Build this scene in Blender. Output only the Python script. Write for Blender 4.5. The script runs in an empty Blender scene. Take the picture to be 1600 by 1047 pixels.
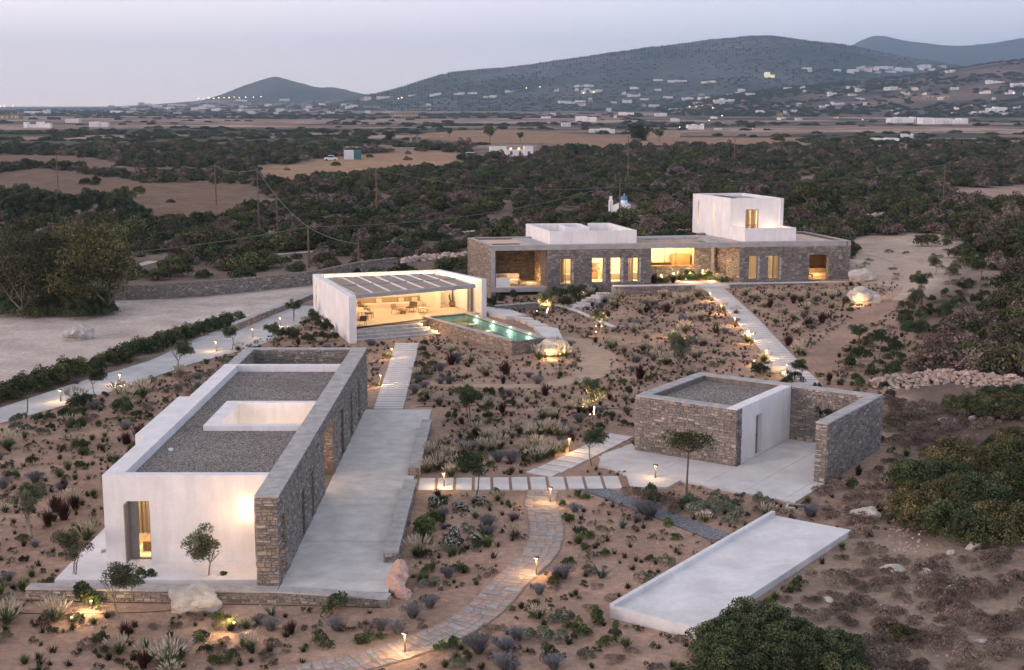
import bpy, math, random
import numpy as np
from mathutils import Vector, Matrix, noise
random.seed(7); np.random.seed(7)
R = math.radians
SC = bpy.context.scene
COL = SC.collection

# ------------------------------------------------------------------ camera
FPX, CX, CY, HZ, CAMZ = 2080.0, 800.0, 523.5, 163.0, 19.4
PITCH = math.atan((CY - HZ) / FPX)
cam_data = bpy.data.cameras.new('camera')
cam_data.sensor_width = 36.0
cam_data.lens = FPX / 1600.0 * 36.0
cam_data.clip_start = 0.5
cam_data.clip_end = 40000.0
cam = bpy.data.objects.new('camera', cam_data)
cam.location = (0, 0, CAMZ)
cam.rotation_euler = (math.pi / 2 - PITCH, 0, 0)
COL.objects.link(cam)
SC.camera = cam

# ------------------------------------------------------------------ sky, sun, exposure
SUN_EL, SUN_AZ = R(7.0), R(-118.0)          # low western glow, behind the camera's left shoulder
SKY_STRENGTH = 0.15
SUN_STRENGTH = 0.7
HAZE_DENSITY = 0.00014
world = bpy.data.worlds.new('World'); SC.world = world; world.use_nodes = True
wn = world.node_tree.nodes; wl = world.node_tree.links
for n in list(wn): wn.remove(n)
w_out = wn.new('ShaderNodeOutputWorld')
w_bg = wn.new('ShaderNodeBackground')
sky = wn.new('ShaderNodeTexSky'); sky.sky_type = 'NISHITA'; sky.sun_disc = False
sky.sun_elevation = SUN_EL; sky.sun_rotation = SUN_AZ
sky.air_density = 1.0; sky.dust_density = 1.2; sky.ozone_density = 1.6
# even dusk veil: lavender at the horizon, pinker towards the west, blue-grey above
tc = wn.new('ShaderNodeTexCoord'); sp = wn.new('ShaderNodeSeparateXYZ')
wl.new(tc.outputs['Generated'], sp.inputs[0])
def wmath(op, a, b=None):
    m = wn.new('ShaderNodeMath'); m.operation = op
    for i, v in enumerate((a, b)):
        if v is None: continue
        if isinstance(v, (int, float)): m.inputs[i].default_value = v
        else: wl.new(v, m.inputs[i])
    return m.outputs[0]
def wramp(fac, stops):
    r = wn.new('ShaderNodeValToRGB'); cr = r.color_ramp
    while len(cr.elements) < len(stops): cr.elements.new(0.5)
    for e, (p, c) in zip(cr.elements, stops): e.position = p; e.color = (*c, 1)
    wl.new(fac, r.inputs[0]); return r.outputs[0]
def wmix(fac, a, b):
    m = wn.new('ShaderNodeMix'); m.data_type = 'RGBA'
    if isinstance(fac, (int, float)): m.inputs[0].default_value = fac
    else: wl.new(fac, m.inputs[0])
    wl.new(a, m.inputs[6]); wl.new(b, m.inputs[7]); return m.outputs[2]
el = wmath('ABSOLUTE', sp.outputs['Z'])
east = wramp(el, [(0.0, (7.2, 6.8, 7.4)), (0.05, (5.2, 5.3, 6.5)), (0.15, (2.2, 2.75, 4.4)), (0.5, (2.6, 2.65, 3.15)), (1.0, (3.05, 2.85, 3.0))])
west = wramp(el, [(0.0, (12.2, 9.8, 9.2)), (0.05, (9.9, 8.2, 8.2)), (0.15, (6.6, 5.6, 5.9)), (0.5, (3.5, 3.2, 3.5)), (1.0, (3.05, 2.85, 3.0))])
wfac = wmath('MULTIPLY_ADD', sp.outputs['X'], -0.95)
wfac.node.inputs[2].default_value = 0.42
wfac.node.use_clamp = True
veil = wmix(wfac, east, west)
skymix = wmix(0.80, sky.outputs[0], veil)
wl.new(skymix, w_bg.inputs[0]); w_bg.inputs[1].default_value = SKY_STRENGTH
wl.new(w_bg.outputs[0], w_out.inputs[0])

sun_data = bpy.data.lights.new('sun', 'SUN'); sun_data.energy = SUN_STRENGTH
sun_data.angle = R(25); sun_data.color = (1.0, 0.74, 0.70)
sun = bpy.data.objects.new('sun', sun_data); COL.objects.link(sun)
_sd = Vector((math.sin(SUN_AZ) * math.cos(SUN_EL), math.cos(SUN_AZ) * math.cos(SUN_EL), math.sin(SUN_EL + R(6))))
sun.rotation_euler = _sd.to_track_quat('Z', 'Y').to_euler()
sun.location = (-60, -20, 40)

SC.view_settings.view_transform = 'Standard'
SC.view_settings.look = 'None'
SC.view_settings.exposure = 0.86
SC.view_settings.gamma = 1.0
SC.view_settings.use_curve_mapping = False
SC.cycles.use_denoising = True
SC.cycles.max_bounces = 6
SC.cycles.diffuse_bounces = 3
SC.cycles.glossy_bounces = 2
SC.cycles.transmission_bounces = 4
SC.cycles.transparent_max_bounces = 6
SC.cycles.volume_bounces = 0
SC.cycles.sample_clamp_indirect = 4.0
SC.cycles.caustics_reflective = False
SC.cycles.caustics_refractive = False

# ------------------------------------------------------------------ survey helpers (sight lines of the survey photo -> ground points)
_c, _s = math.cos(PITCH), math.sin(PITCH)
def sight(u, v):
    a = (u - CX) / FPX; b = (CY - v) / FPX
    return (a, _c + b * _s, -_s + b * _c)
def P(u, v, z=0.0):
    d = sight(u, v); t = (z - CAMZ) / d[2]
    return (d[0] * t, d[1] * t, z)
def AtY(u, v, y):
    d = sight(u, v); t = y / d[1]
    return (d[0] * t, y, CAMZ + d[2] * t)
def ppx(y):                      # photo pixels per metre at distance y
    return FPX / y

# ------------------------------------------------------------------ terrain
CTRL = [(-20,47,-.55),(-10,46,-.55),(0,46,-.5),(-10,38,-.6),(6,40,-.25),(14,44,-.25),(-28,46,-.4),(3,54,-.12),(4,48,-.02),(8,47,.0),(10,53,.0),(-2,56,-.35),(-2,64,-.25),(4,60,-.12),
 (10,60,-.1),(14,64,-.15),(0,70,-.1),(-3,76,-.1),(-14,60,-.2),(-14,75,-.2),(-24,60,-.15),(-24,75,-.1),(-22,88,-.05),(-8,95,-.15),(-3,90,-.15),
 (0,103,-.42),(3,102,-.42),(-4,101,-.3),(3,96,-.3),(8,100,-.1),(8,90,-.2),(4,84,-.1),(12,74,-.1),(17,74,-.1),(15,90,.05),(14,100,.25),(14,112,.4),(6,112,.35),(6,122,.4),(1,114,.5),(4,109,.35),(-1,119,.7),(0,125,.4),(11,128,.1),
 (20,128,.85),(24,130,1.05),(30,132,1.15),(36,134,1.3),(21,118,.65),(26,118,.8),(21,105,.35),(26,105,.5),(21,92,.0),(27,92,.4),(34,110,1.1),(40,120,1.5),(46,135,2.0),
 (-13,104,-.05),(-18,108,-.02),(-24,112,.0),(-10,115,.2),(-12,130,.1),(-6,135,.3),(0,148,.9),(10,152,1.2),(20,155,1.5),(32,155,1.9),(45,152,2.1),(60,150,2.4),
 (22,62,.05),(26,72,.25),(30,84,.7),(36,92,1.3),(44,100,1.9),(52,112,2.5),(36,76,1.2),(30,60,.6),(24,50,.2),(18,44,-.1),(40,62,1.6),(52,84,2.4),(64,110,3.0),
 (-36,95,.0),(-45,115,.1),(-32,130,.15),(-50,135,.1),(-60,120,.1),(-34,80,-.2),(-40,60,-.3),(5,175,.4),(-25,165,.0),(35,180,1.2),(65,185,1.8),(-50,165,-.2)]
CT = np.array(CTRL)
def vnoise(x, y, s=1.0, seed=0.0):     # cheap smooth noise, arrays ok
    x = np.asarray(x, float) * s + seed; y = np.asarray(y, float) * s + seed * 1.7
    return (np.sin(x * 1.0 + 1.3 * np.sin(y * .7 + seed)) * np.cos(y * 1.1 + 1.1 * np.sin(x * .6)) +
            .5 * np.sin(x * 2.3 + y * 1.7 + seed) * np.cos(y * 2.9 - x * 1.3) + .25 * np.sin(x * 5.1 - y * 4.3)) / 1.75
def hz_arr(x, y):
    x = np.asarray(x, float); y = np.asarray(y, float)
    sh = x.shape; xf = x.ravel(); yf = y.ravel(); out = np.zeros(len(xf))
    near = (yf > 5) & (yf < 260) & (abs(xf) < 140)
    xn, yn = xf[near], yf[near]
    num = np.zeros(len(xn)); den = np.full(len(xn), 0.004)
    for cx, cy, cz in CT:
        sg = 5.5 + max(0, cy - 120) * .12 + max(0, abs(cx) - 30) * .1
        w = np.exp(-((xn - cx) ** 2 + (yn - cy) ** 2) / (2 * sg * sg)); num += w * cz; den += w
    out[near] = num / den
    far = np.clip((yf - 170) / 120, 0, 1)
    out += far * vnoise(xf, yf, .02, 3) * 1.2
    # land swells towards the hills on the right and sinks to the sea on the far left
    out += np.clip((yf - 1500) / 4000, 0, 1) * np.clip((xf + 400) / 2500, 0, 1) * 12
    out += np.clip((yf - 2200) / 4000, 0, 1) ** 2 * 42 * np.clip((xf / np.maximum(yf, 1) + .30) / .08, 0, 1)
    return out.reshape(sh)
def hz(x, y): return float(hz_arr(np.array([x]), np.array([y]))[0])
def G(u, v, dz=0.0):               # where a sight line meets the ground
    z = 0.0
    for _ in range(12):
        p = P(u, v, z); z = hz(p[0], p[1])
    return (p[0], p[1], z + dz)

# ------------------------------------------------------------------ mesh builder
class MB:
    def __init__(s): s.v = []; s.f = []; s.c = []; s.m = []
    def poly(s, pts, col=None, mi=0):
        n = len(s.v); s.v.extend(pts); s.f.append(tuple(range(n, n + len(pts)))); s.c.append(col); s.m.append(mi)
    def quad(s, a, b, c, d, col=None, mi=0): s.poly([a, b, c, d], col, mi)
    def hexa(s, lo, hi, col=None, mi=0, bottom=True):
        """prism from a lower ring to an upper ring (ccw seen from above)"""
        n = len(s.v); k = len(lo); s.v.extend(lo); s.v.extend(hi)
        fs = [tuple(range(n + k, n + 2 * k))]
        if bottom: fs.append(tuple(reversed(range(n, n + k))))
        for i in range(k):
            j = (i + 1) % k; fs.append((n + i, n + j, n + k + j, n + k + i))
        s.f.extend(fs); s.c.extend([col] * len(fs)); s.m.extend([mi] * len(fs))
    def prism(s, xy, z0, z1, col=None, mi=0, bottom=True):
        a = sum(xy[i][0] * xy[(i + 1) % len(xy)][1] - xy[(i + 1) % len(xy)][0] * xy[i][1] for i in range(len(xy)))
        if a < 0: xy = list(reversed(xy))
        s.hexa([(p[0], p[1], z0) for p in xy], [(p[0], p[1], z1) for p in xy], col, mi, bottom)
    def box(s, x0, x1, y0, y1, z0, z1, col=None, mi=0):
        s.prism([(x0, y0), (x1, y0), (x1, y1), (x0, y1)], z0, z1, col, mi)
    def obox(s, c, ux, sx, sy, z0, z1, col=None, mi=0):
        """oriented box: centre c, unit x direction ux, sizes"""
        vx = (-ux[1], ux[0])
        q = [(c[0] + ux[0] * a * sx / 2 + vx[0] * b * sy / 2, c[1] + ux[1] * a * sx / 2 + vx[1] * b * sy / 2) for a, b in ((-1, -1), (1, -1), (1, 1), (-1, 1))]
        s.prism(q, z0, z1, col, mi)
    def tube(s, pts, rad, n=6, col=None, mi=0, cap=True):
        if isinstance(rad, (int, float)): rad = [rad] * len(pts)
        base = len(s.v); pv = [Vector(p) for p in pts]
        for i, p in enumerate(pv):
            d = (pv[min(i + 1, len(pv) - 1)] - pv[max(i - 1, 0)])
            if d.length < 1e-6: d = Vector((0, 0, 1))
            d.normalize(); a = d.cross(Vector((0, 0, 1)) if abs(d.z) < .95 else Vector((1, 0, 0))).normalized(); b = d.cross(a)
            for k in range(n):
                t = 2 * math.pi * k / n; s.v.append(tuple(p + (a * math.cos(t) + b * math.sin(t)) * rad[i]))
        for i in range(len(pv) - 1):
            for k in range(n):
                k2 = (k + 1) % n
                s.f.append((base + i * n + k, base + i * n + k2, base + (i + 1) * n + k2, base + (i + 1) * n + k)); s.c.append(col); s.m.append(mi)
        if cap:
            s.f.append(tuple(base + k for k in range(n))); s.c.append(col); s.m.append(mi)
            s.f.append(tuple(reversed([base + (len(pv) - 1) * n + k for k in range(n)]))); s.c.append(col); s.m.append(mi)
    def lathe(s, prof, n=12, c=(0, 0, 0), col=None, mi=0):
        base = len(s.v)
        for r, z in prof:
            for k in range(n):
                t = 2 * math.pi * k / n; s.v.append((c[0] + r * math.cos(t), c[1] + r * math.sin(t), c[2] + z))
        for i in range(len(prof) - 1):
            for k in range(n):
                k2 = (k + 1) % n
                s.f.append((base + i * n + k, base + i * n + k2, base + (i + 1) * n + k2, base + (i + 1) * n + k)); s.c.append(col); s.m.append(mi)
    def mesh(s, name, mats, smooth=False):
        me = bpy.data.meshes.new(name)
        me.from_pydata([tuple(map(float, p)) for p in s.v], [], s.f)
        if not isinstance(mats, (list, tuple)): mats = [mats]
        for m in mats: me.materials.append(m)
        if any(s.m): me.polygons.foreach_set('material_index', s.m)
        if any(c is not None for c in s.c):
            ca = me.color_attributes.new('Col', 'FLOAT_COLOR', 'CORNER')
            arr = []
            for f, c in zip(s.f, s.c):
                cc = (*(c or (.5, .5, .5)), 1.0); arr.extend(cc * len(f))
            ca.data.foreach_set('color', arr)
        if smooth: me.polygons.foreach_set('use_smooth', [True] * len(me.polygons))
        me.update(); return me
    def build(s, name, mats, parent=None, smooth=False, loc=None):
        o = bpy.data.objects.new(name, s.mesh(name, mats, smooth)); COL.objects.link(o)
        if parent is not None: o.parent = parent
        if loc: o.location = loc
        return o

def tag(o, label=None, cat=None, group=None, kind=None):
    if label: o['label'] = label
    if cat: o['category'] = cat
    if group: o['group'] = group
    if kind: o['kind'] = kind
    return o
def thing(name, label, cat, loc=(0, 0, 0), rz=0.0, group=None):
    o = bpy.data.objects.new(name, None); o.empty_display_size = .3; COL.objects.link(o)
    o.location = loc; o.rotation_euler = (0, 0, rz); return tag(o, label, cat, group)
def obj(name, me, parent=None, loc=None):
    o = bpy.data.objects.new(name, me); COL.objects.link(o)
    if parent is not None: o.parent = parent
    if loc: o.location = loc
    return o
def copy_tree(src, label=None, group=None, loc=None, rz=None, scale=None, parent=None):
    c = src.copy(); COL.objects.link(c); c.parent = parent
    if parent is None:
        if label: c['label'] = label
        if group: c['group'] = group
        if loc is not None: c.location = loc
        if rz is not None: c.rotation_euler = (0, 0, rz)
        if scale is not None: c.scale = (scale,) * 3 if isinstance(scale, (int, float)) else scale
    for ch in list(src.children): copy_tree(ch, parent=c)
    return c
KEEP = []
def children_local(root):   # parts are modelled round the thing's own base point
    return root

# ------------------------------------------------------------------ materials
def _nt(m): return m.node_tree.nodes, m.node_tree.links
def mat(name, col, rough=.8, var=.12, scale=3.0, bump=.0, bscale=40.0, spec=.3, vcol=False, col2=None, detail=6, objvar=0.0, metal=0.0, streak=False, fine=0.0, huevar=0.0, stain=0.0, sscale=.35):
    m = bpy.data.materials.new(name); m.use_nodes = True; n, l = _nt(m)
    b = n['Principled BSDF']; b.inputs['Roughness'].default_value = rough; b.inputs['Specular IOR Level'].default_value = spec
    b.inputs['Metallic'].default_value = metal
    tc = n.new('ShaderNodeTexCoord'); nz = n.new('ShaderNodeTexNoise'); nz.inputs['Scale'].default_value = scale; nz.inputs['Detail'].default_value = detail
    src = tc.outputs['Object']
    if streak:
        mp = n.new('ShaderNodeMapping'); mp.inputs['Scale'].default_value = streak if isinstance(streak, tuple) else (1, 1, .25); l.new(src, mp.inputs[0]); src = mp.outputs[0]
    l.new(src, nz.inputs['Vector'])
    cr = n.new('ShaderNodeValToRGB'); e = cr.color_ramp.elements
    c2 = col2 or tuple(min(1, c * (1 + var)) for c in col); c1 = col if col2 else tuple(c * (1 - var) for c in col)
    e[0].position = .35; e[1].position = .68; e[0].color = (*c1, 1); e[1].color = (*c2, 1)
    l.new(nz.outputs['Fac'], cr.inputs[0]); out = cr.outputs[0]
    if vcol:
        at = n.new('ShaderNodeVertexColor'); at.layer_name = 'Col'
        mx = n.new('ShaderNodeMix'); mx.data_type = 'RGBA'; mx.blend_type = 'MULTIPLY'; mx.inputs[0].default_value = 1
        l.new(at.outputs[0], mx.inputs[6]); l.new(out, mx.inputs[7]); out = mx.outputs[2]
    if fine:
        n2 = n.new('ShaderNodeTexNoise'); n2.inputs['Scale'].default_value = scale * 14; n2.inputs['Detail'].default_value = 3
        l.new(tc.outputs['Object'], n2.inputs['Vector'])
        mr = n.new('ShaderNodeMapRange'); mr.inputs[1].default_value = .3; mr.inputs[2].default_value = .7; mr.inputs[3].default_value = 1 - fine; mr.inputs[4].default_value = 1 + fine
        l.new(n2.outputs['Fac'], mr.inputs[0])
        mx = n.new('ShaderNodeVectorMath'); mx.operation = 'SCALE'; l.new(out, mx.inputs[0]); l.new(mr.outputs[0], mx.inputs['Scale']); out = mx.outputs[0]
    if stain:
        n3 = n.new('ShaderNodeTexNoise'); n3.inputs['Scale'].default_value = sscale; n3.inputs['Detail'].default_value = 9; n3.inputs['Roughness'].default_value = .68; n3.inputs['Distortion'].default_value = .6
        if name.startswith('white_plaster'):
            mp3 = n.new('ShaderNodeMapping'); mp3.inputs['Scale'].default_value = (2.2, 2.2, .35); l.new(tc.outputs['Object'], mp3.inputs[0]); l.new(mp3.outputs[0], n3.inputs['Vector'])
        else: l.new(tc.outputs['Object'], n3.inputs['Vector'])
        mr = n.new('ShaderNodeMapRange'); mr.inputs[1].default_value = .38; mr.inputs[2].default_value = .60; mr.inputs[3].default_value = 1 - stain; mr.inputs[4].default_value = 1 + stain * .35; l.new(n3.outputs['Fac'], mr.inputs[0])
        mx = n.new('ShaderNodeVectorMath'); mx.operation = 'SCALE'; l.new(out, mx.inputs[0]); l.new(mr.outputs[0], mx.inputs['Scale']); out = mx.outputs[0]
    if objvar or huevar:
        oi = n.new('ShaderNodeObjectInfo'); hs = n.new('ShaderNodeHueSaturation')
        mr = n.new('ShaderNodeMapRange'); mr.inputs[3].default_value = 1 - objvar; mr.inputs[4].default_value = 1 + objvar; l.new(oi.outputs['Random'], mr.inputs[0]); l.new(mr.outputs[0], hs.inputs['Value'])
        if huevar:
            ml = n.new('ShaderNodeMath'); ml.operation = 'MULTIPLY'; ml.inputs[1].default_value = 7.31; l.new(oi.outputs['Random'], ml.inputs[0])
            fr = n.new('ShaderNodeMath'); fr.operation = 'FRACT'; l.new(ml.outputs[0], fr.inputs[0])
            m2 = n.new('ShaderNodeMapRange'); m2.inputs[3].default_value = .5 - huevar; m2.inputs[4].default_value = .5 + huevar; l.new(fr.outputs[0], m2.inputs[0]); l.new(m2.outputs[0], hs.inputs['Hue'])
        l.new(out, hs.inputs['Color']); out = hs.outputs[0]
    l.new(out, b.inputs['Base Color'])
    if bump:
        nb = n.new('ShaderNodeTexNoise'); nb.inputs['Scale'].default_value = bscale; nb.inputs['Detail'].default_value = 5
        l.new(tc.outputs['Object'], nb.inputs['Vector'])
        bp = n.new('ShaderNodeBump'); bp.inputs['Strength'].default_value = bump; bp.inputs['Distance'].default_value = .03
        l.new(nb.outputs['Fac'], bp.inputs['Height']); l.new(bp.outputs[0], b.inputs['Normal'])
    return m
def emit(name, col, strength):
    m = bpy.data.materials.new(name); m.use_nodes = True; n, l = _nt(m)
    b = n['Principled BSDF']; b.inputs['Base Color'].default_value = (*col, 1)
    b.inputs['Emission Color'].default_value = (*col, 1); b.inputs['Emission Strength'].default_value = strength
    tc = n.new('ShaderNodeTexCoord'); nz = n.new('ShaderNodeTexNoise'); nz.inputs['Scale'].default_value = 8; l.new(tc.outputs['Object'], nz.inputs['Vector'])
    mr = n.new('ShaderNodeMapRange'); mr.inputs[3].default_value = strength * .9; mr.inputs[4].default_value = strength * 1.1; l.new(nz.outputs['Fac'], mr.inputs[0]); l.new(mr.outputs[0], b.inputs['Emission Strength'])
    return m
def gravel_mat(name, c1, c2, c3, scale=14, bump=.8):
    m = bpy.data.materials.new(name); m.use_nodes = True; n, l = _nt(m); b = n['Principled BSDF']; b.inputs['Roughness'].default_value = .95; b.inputs['Specular IOR Level'].default_value = .1
    tc = n.new('ShaderNodeTexCoord'); vo = n.new('ShaderNodeTexVoronoi'); vo.inputs['Scale'].default_value = scale; vo.inputs['Randomness'].default_value = 1
    l.new(tc.outputs['Object'], vo.inputs['Vector'])
    sep = n.new('ShaderNodeSeparateColor'); l.new(vo.outputs['Color'], sep.inputs[0])
    cr = n.new('ShaderNodeValToRGB'); cr.color_ramp.interpolation = 'LINEAR'; e = cr.color_ramp.elements; e.new(.5)
    e[0].color = (*c1, 1); e[1].color = (*c2, 1); e[2].color = (*c3, 1); e[0].position = .1; e[1].position = .55; e[2].position = .95
    l.new(sep.outputs[0], cr.inputs[0])
    nz = n.new('ShaderNodeTexNoise'); nz.inputs['Scale'].default_value = .35; nz.inputs['Detail'].default_value = 4; l.new(tc.outputs['Object'], nz.inputs['Vector'])
    mr = n.new('ShaderNodeMapRange'); mr.inputs[1].default_value = .3; mr.inputs[2].default_value = .7; mr.inputs[3].default_value = .85; mr.inputs[4].default_value = 1.12; l.new(nz.outputs['Fac'], mr.inputs[0])
    dk = n.new('ShaderNodeMapRange'); dk.inputs[1].default_value = .0; dk.inputs[2].default_value = .6; dk.inputs[3].default_value = 1.1; dk.inputs[4].default_value = .6; l.new(vo.outputs['Distance'], dk.inputs[0])
    mu = n.new('ShaderNodeMath'); mu.operation = 'MULTIPLY'; l.new(mr.outputs[0], mu.inputs[0]); l.new(dk.outputs[0], mu.inputs[1])
    vm = n.new('ShaderNodeVectorMath'); vm.operation = 'SCALE'; l.new(cr.outputs[0], vm.inputs[0]); l.new(mu.outputs[0], vm.inputs['Scale'])
    l.new(vm.outputs[0], b.inputs['Base Color'])
    bp = n.new('ShaderNodeBump'); bp.invert = True; bp.inputs['Strength'].default_value = bump; bp.inputs['Distance'].default_value = .05
    l.new(vo.outputs['Distance'], bp.inputs['Height']); l.new(bp.outputs[0], b.inputs['Normal']); return m

M = {}
M['plaster'] = mat('white_plaster', (.80, .775, .77), .85, .05, .8, .35, 14, .2, fine=.03, stain=.075, sscale=.7)
M['plaster_top'] = mat('white_plaster_coping', (.78, .78, .78), .85, .05, 1.2, .15, 30, .2)
M['mortar'] = mat('stone_mortar', (.20, .175, .155), .95, .2, 4, .5, 20, .1)
M['stone'] = mat('wall_stone', (.9, .88, .86), .92, .22, 9, .7, 30, .15, vcol=True, fine=.12)
M['coping'] = mat('concrete_coping', (.44, .42, .41), .85, .14, 2.2, .4, 30, .2, fine=.08, stain=.16, sscale=1.3)
M['beam'] = mat('concrete_beam', (.36, .35, .35), .8, .12, 1.2, .3, 18, .25, fine=.05)
M['terrace'] = mat('terrace_concrete', (.60, .58, .56), .8, .10, .9, .35, 14, .25, fine=.06, stain=.11, sscale=1.1)
M['slab'] = mat('pale_slab', (.64, .615, .60), .8, .06, .7, .25, 22, .25, fine=.05, stain=.13, sscale=.6)
M['ramp'] = mat('white_cement', (.73, .72, .72), .75, .07, .35, .2, 16, .3, fine=.04, stain=.13, sscale=.5)
M['road'] = mat('pale_concrete_road', (.50, .50, .50), .85, .08, .6, .3, 20, .2, fine=.05, stain=.14, sscale=.5)
M['gravel_roof'] = gravel_mat('roof_gravel', (.13, .115, .105), (.34, .30, .275), (.62, .56, .52), 20, .6)
M['gravel_path'] = gravel_mat('blue_grey_gravel', (.14, .14, .16), (.30, .31, .34), (.46, .47, .50), 22, .6)
M['flag'] = mat('flagstone', (.40, .35, .32), .85, .16, 2.0, .5, 18, .2, vcol=True, fine=.08)
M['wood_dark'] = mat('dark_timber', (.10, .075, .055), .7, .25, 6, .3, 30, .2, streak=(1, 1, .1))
M['wood'] = mat('oak_timber', (.36, .22, .11), .6, .22, 5, .2, 30, .3, streak=(4, 4, .4))
M['metal_grey'] = mat('bronze_metal', (.16, .13, .11), .45, .1, 5, .1, 30, .5, metal=.6)
M['alu'] = mat('grey_frame', (.24, .22, .21), .5, .08, 5, 0, 30, .4)
M['slat'] = mat('pergola_slat', (.37, .285, .225), .8, .12, 4, .2, 30, .2, streak=(1, 1, 1))
M['interior'] = mat('interior_plaster', (.76, .70, .60), .85, .04, 1.0, .1, 20, .2)
M['floor_in'] = mat('interior_floor', (.55, .47, .38), .7, .06, 1.0, .1, 20, .3)
M['curtain'] = mat('linen_curtain', (.74, .58, .38), .9, .10, 9, .1, 30, .1, streak=(6, 6, .1))
M['fabric_w'] = mat('cream_upholstery', (.68, .60, .50), .9, .06, 6, .2, 60, .1)
M['fabric_t'] = mat('taupe_upholstery', (.36, .28, .21), .9, .1, 6, .2, 60, .1)
M['fabric_d'] = mat('dark_upholstery', (.14, .11, .09), .9, .1, 6, .2, 60, .1)
M['white'] = mat('white_paint', (.80, .80, .80), .6, .04, 2, .05, 20, .3)
M['bark'] = mat('tree_bark', (.16, .13, .10), .9, .3, 12, .8, 30, .1, streak=(1, 1, .3))
M['bark_pale'] = mat('pale_olive_bark', (.30, .26, .21), .9, .3, 12, .8, 30, .1, streak=(1, 1, .3))
M['pole'] = mat('weathered_pole', (.17, .12, .085), .9, .2, 5, .3, 30, .1, streak=(1, 1, .1))
M['cable'] = mat('cable_rubber', (.05, .05, .05), .6, .1, 5)
M['hose'] = mat('irrigation_hose', (.03, .025, .02), .6, .1, 5)
M['pot'] = mat('terracotta_pot', (.22, .12, .07), .8, .1, 6)
M['blue_dome'] = mat('blue_dome_paint', (.05, .26, .50), .5, .08, 3)
M['farwhite'] = mat('far_whitewash', (.80, .78, .76), .85, .06, .2, 0, 5, .2, objvar=.12)
M['farwin'] = mat('far_window_dark', (.10, .11, .13), .4, .1, 1)
M['fartan'] = mat('far_stone_wall', (.34, .28, .23), .9, .12, .5, 0, 5, .1, objvar=.15)
M['rock_w'] = mat('white_boulder', (.52, .47, .42), .9, .22, 1.6, .9, 9, .2, fine=.12)
M['rock_p'] = mat('pink_boulder', (.52, .27, .19), .9, .1, 1.3, .8, 9, .2, col2=(.58, .46, .40), fine=.1)
M['bulb'] = emit('warm_bulb', (1.0, .66, .30), 6)
M['bulb_far'] = emit('far_lamp_glow', (1.0, .72, .40), 7)
M['strip'] = emit('warm_strip_light', (1.0, .62, .28), 14)
M['pool_light'] = emit('pool_lamp_glow', (1.0, .9, .65), 7)
M['glow_win'] = emit('lit_window', (1.0, .6, .25), .9)
M['vehicle_w'] = mat('white_car_paint', (.7, .7, .72), .35, .04, 2, 0, 5, .5)
M['vehicle_b'] = mat('blue_car_paint', (.05, .12, .30), .35, .04, 2, 0, 5, .5)
M['glass_dark'] = mat('dark_car_glass', (.03, .035, .04), .15, .1, 2, 0, 5, .5)
M['rubber'] = mat('tyre_rubber', (.03, .03, .03), .8, .1, 5)
M['teal'] = mat('teal_painted_steel', (.07, .20, .20), .6, .12, 1)

def glass_mat():
    m = bpy.data.materials.new('window_glass'); m.use_nodes = True; n, l = _nt(m); b = n['Principled BSDF']
    b.inputs['Roughness'].default_value = .05
    tr = n.new('ShaderNodeBsdfTransparent'); gl = n.new('ShaderNodeBsdfGlossy'); gl.inputs['Roughness'].default_value = .03
    nz = n.new('ShaderNodeTexNoise'); nz.inputs['Scale'].default_value = .8
    tc = n.new('ShaderNodeTexCoord'); l.new(tc.outputs['Object'], nz.inputs['Vector'])
    fr = n.new('ShaderNodeFresnel'); fr.inputs[0].default_value = 1.45
    mx = n.new('ShaderNodeMixShader'); l.new(fr.outputs[0], mx.inputs[0]); l.new(tr.outputs[0], mx.inputs[1]); l.new(gl.outputs[0], mx.inputs[2])
    tr.inputs[0].default_value = (.93, .94, .93, 1)
    l.new(mx.outputs[0], n['Material Output'].inputs[0]); return m
M['glass'] = glass_mat()
# ================================================================== WALL TOOLS
STONE_COLS = [(.33,.285,.25),(.38,.325,.28),(.27,.24,.22),(.43,.37,.32),(.31,.295,.285),(.36,.295,.24),(.24,.22,.21),(.48,.43,.38),(.34,.30,.27),(.30,.26,.235)]
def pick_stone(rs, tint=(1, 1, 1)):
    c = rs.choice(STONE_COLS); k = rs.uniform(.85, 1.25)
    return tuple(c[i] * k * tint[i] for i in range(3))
def wall_core(mb, p0, p1, t, z0, z1, ops=(), top=None):
    """solid wall, outer face on p0->p1, body to its left (ccw plan: outside is on the right)"""
    L = math.hypot(p1[0] - p0[0], p1[1] - p0[1]); ux = ((p1[0] - p0[0]) / L, (p1[1] - p0[1]) / L); nx = (-ux[1], ux[0])
    def q(s, d): return (p0[0] + ux[0] * s + nx[0] * d, p0[1] + ux[1] * s + nx[1] * d)
    br = sorted(set([0.0, L] + [min(max(a, 0), L) for o in ops for a in o[:2]]))
    for a, b in zip(br, br[1:]):
        if b - a < 1e-4: continue
        m = (a + b) / 2; cur = [(z0, z1)]
        for o in ops:
            if o[0] < m < o[1]:
                nxt = []
                for lo, hi in cur:
                    if o[3] <= lo or o[2] >= hi: nxt.append((lo, hi)); continue
                    if o[2] > lo: nxt.append((lo, o[2]))
                    if o[3] < hi: nxt.append((o[3], hi))
                cur = nxt
        for lo, hi in cur: mb.prism([q(a, 0), q(b, 0), q(b, t), q(a, t)], lo, hi)
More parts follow.
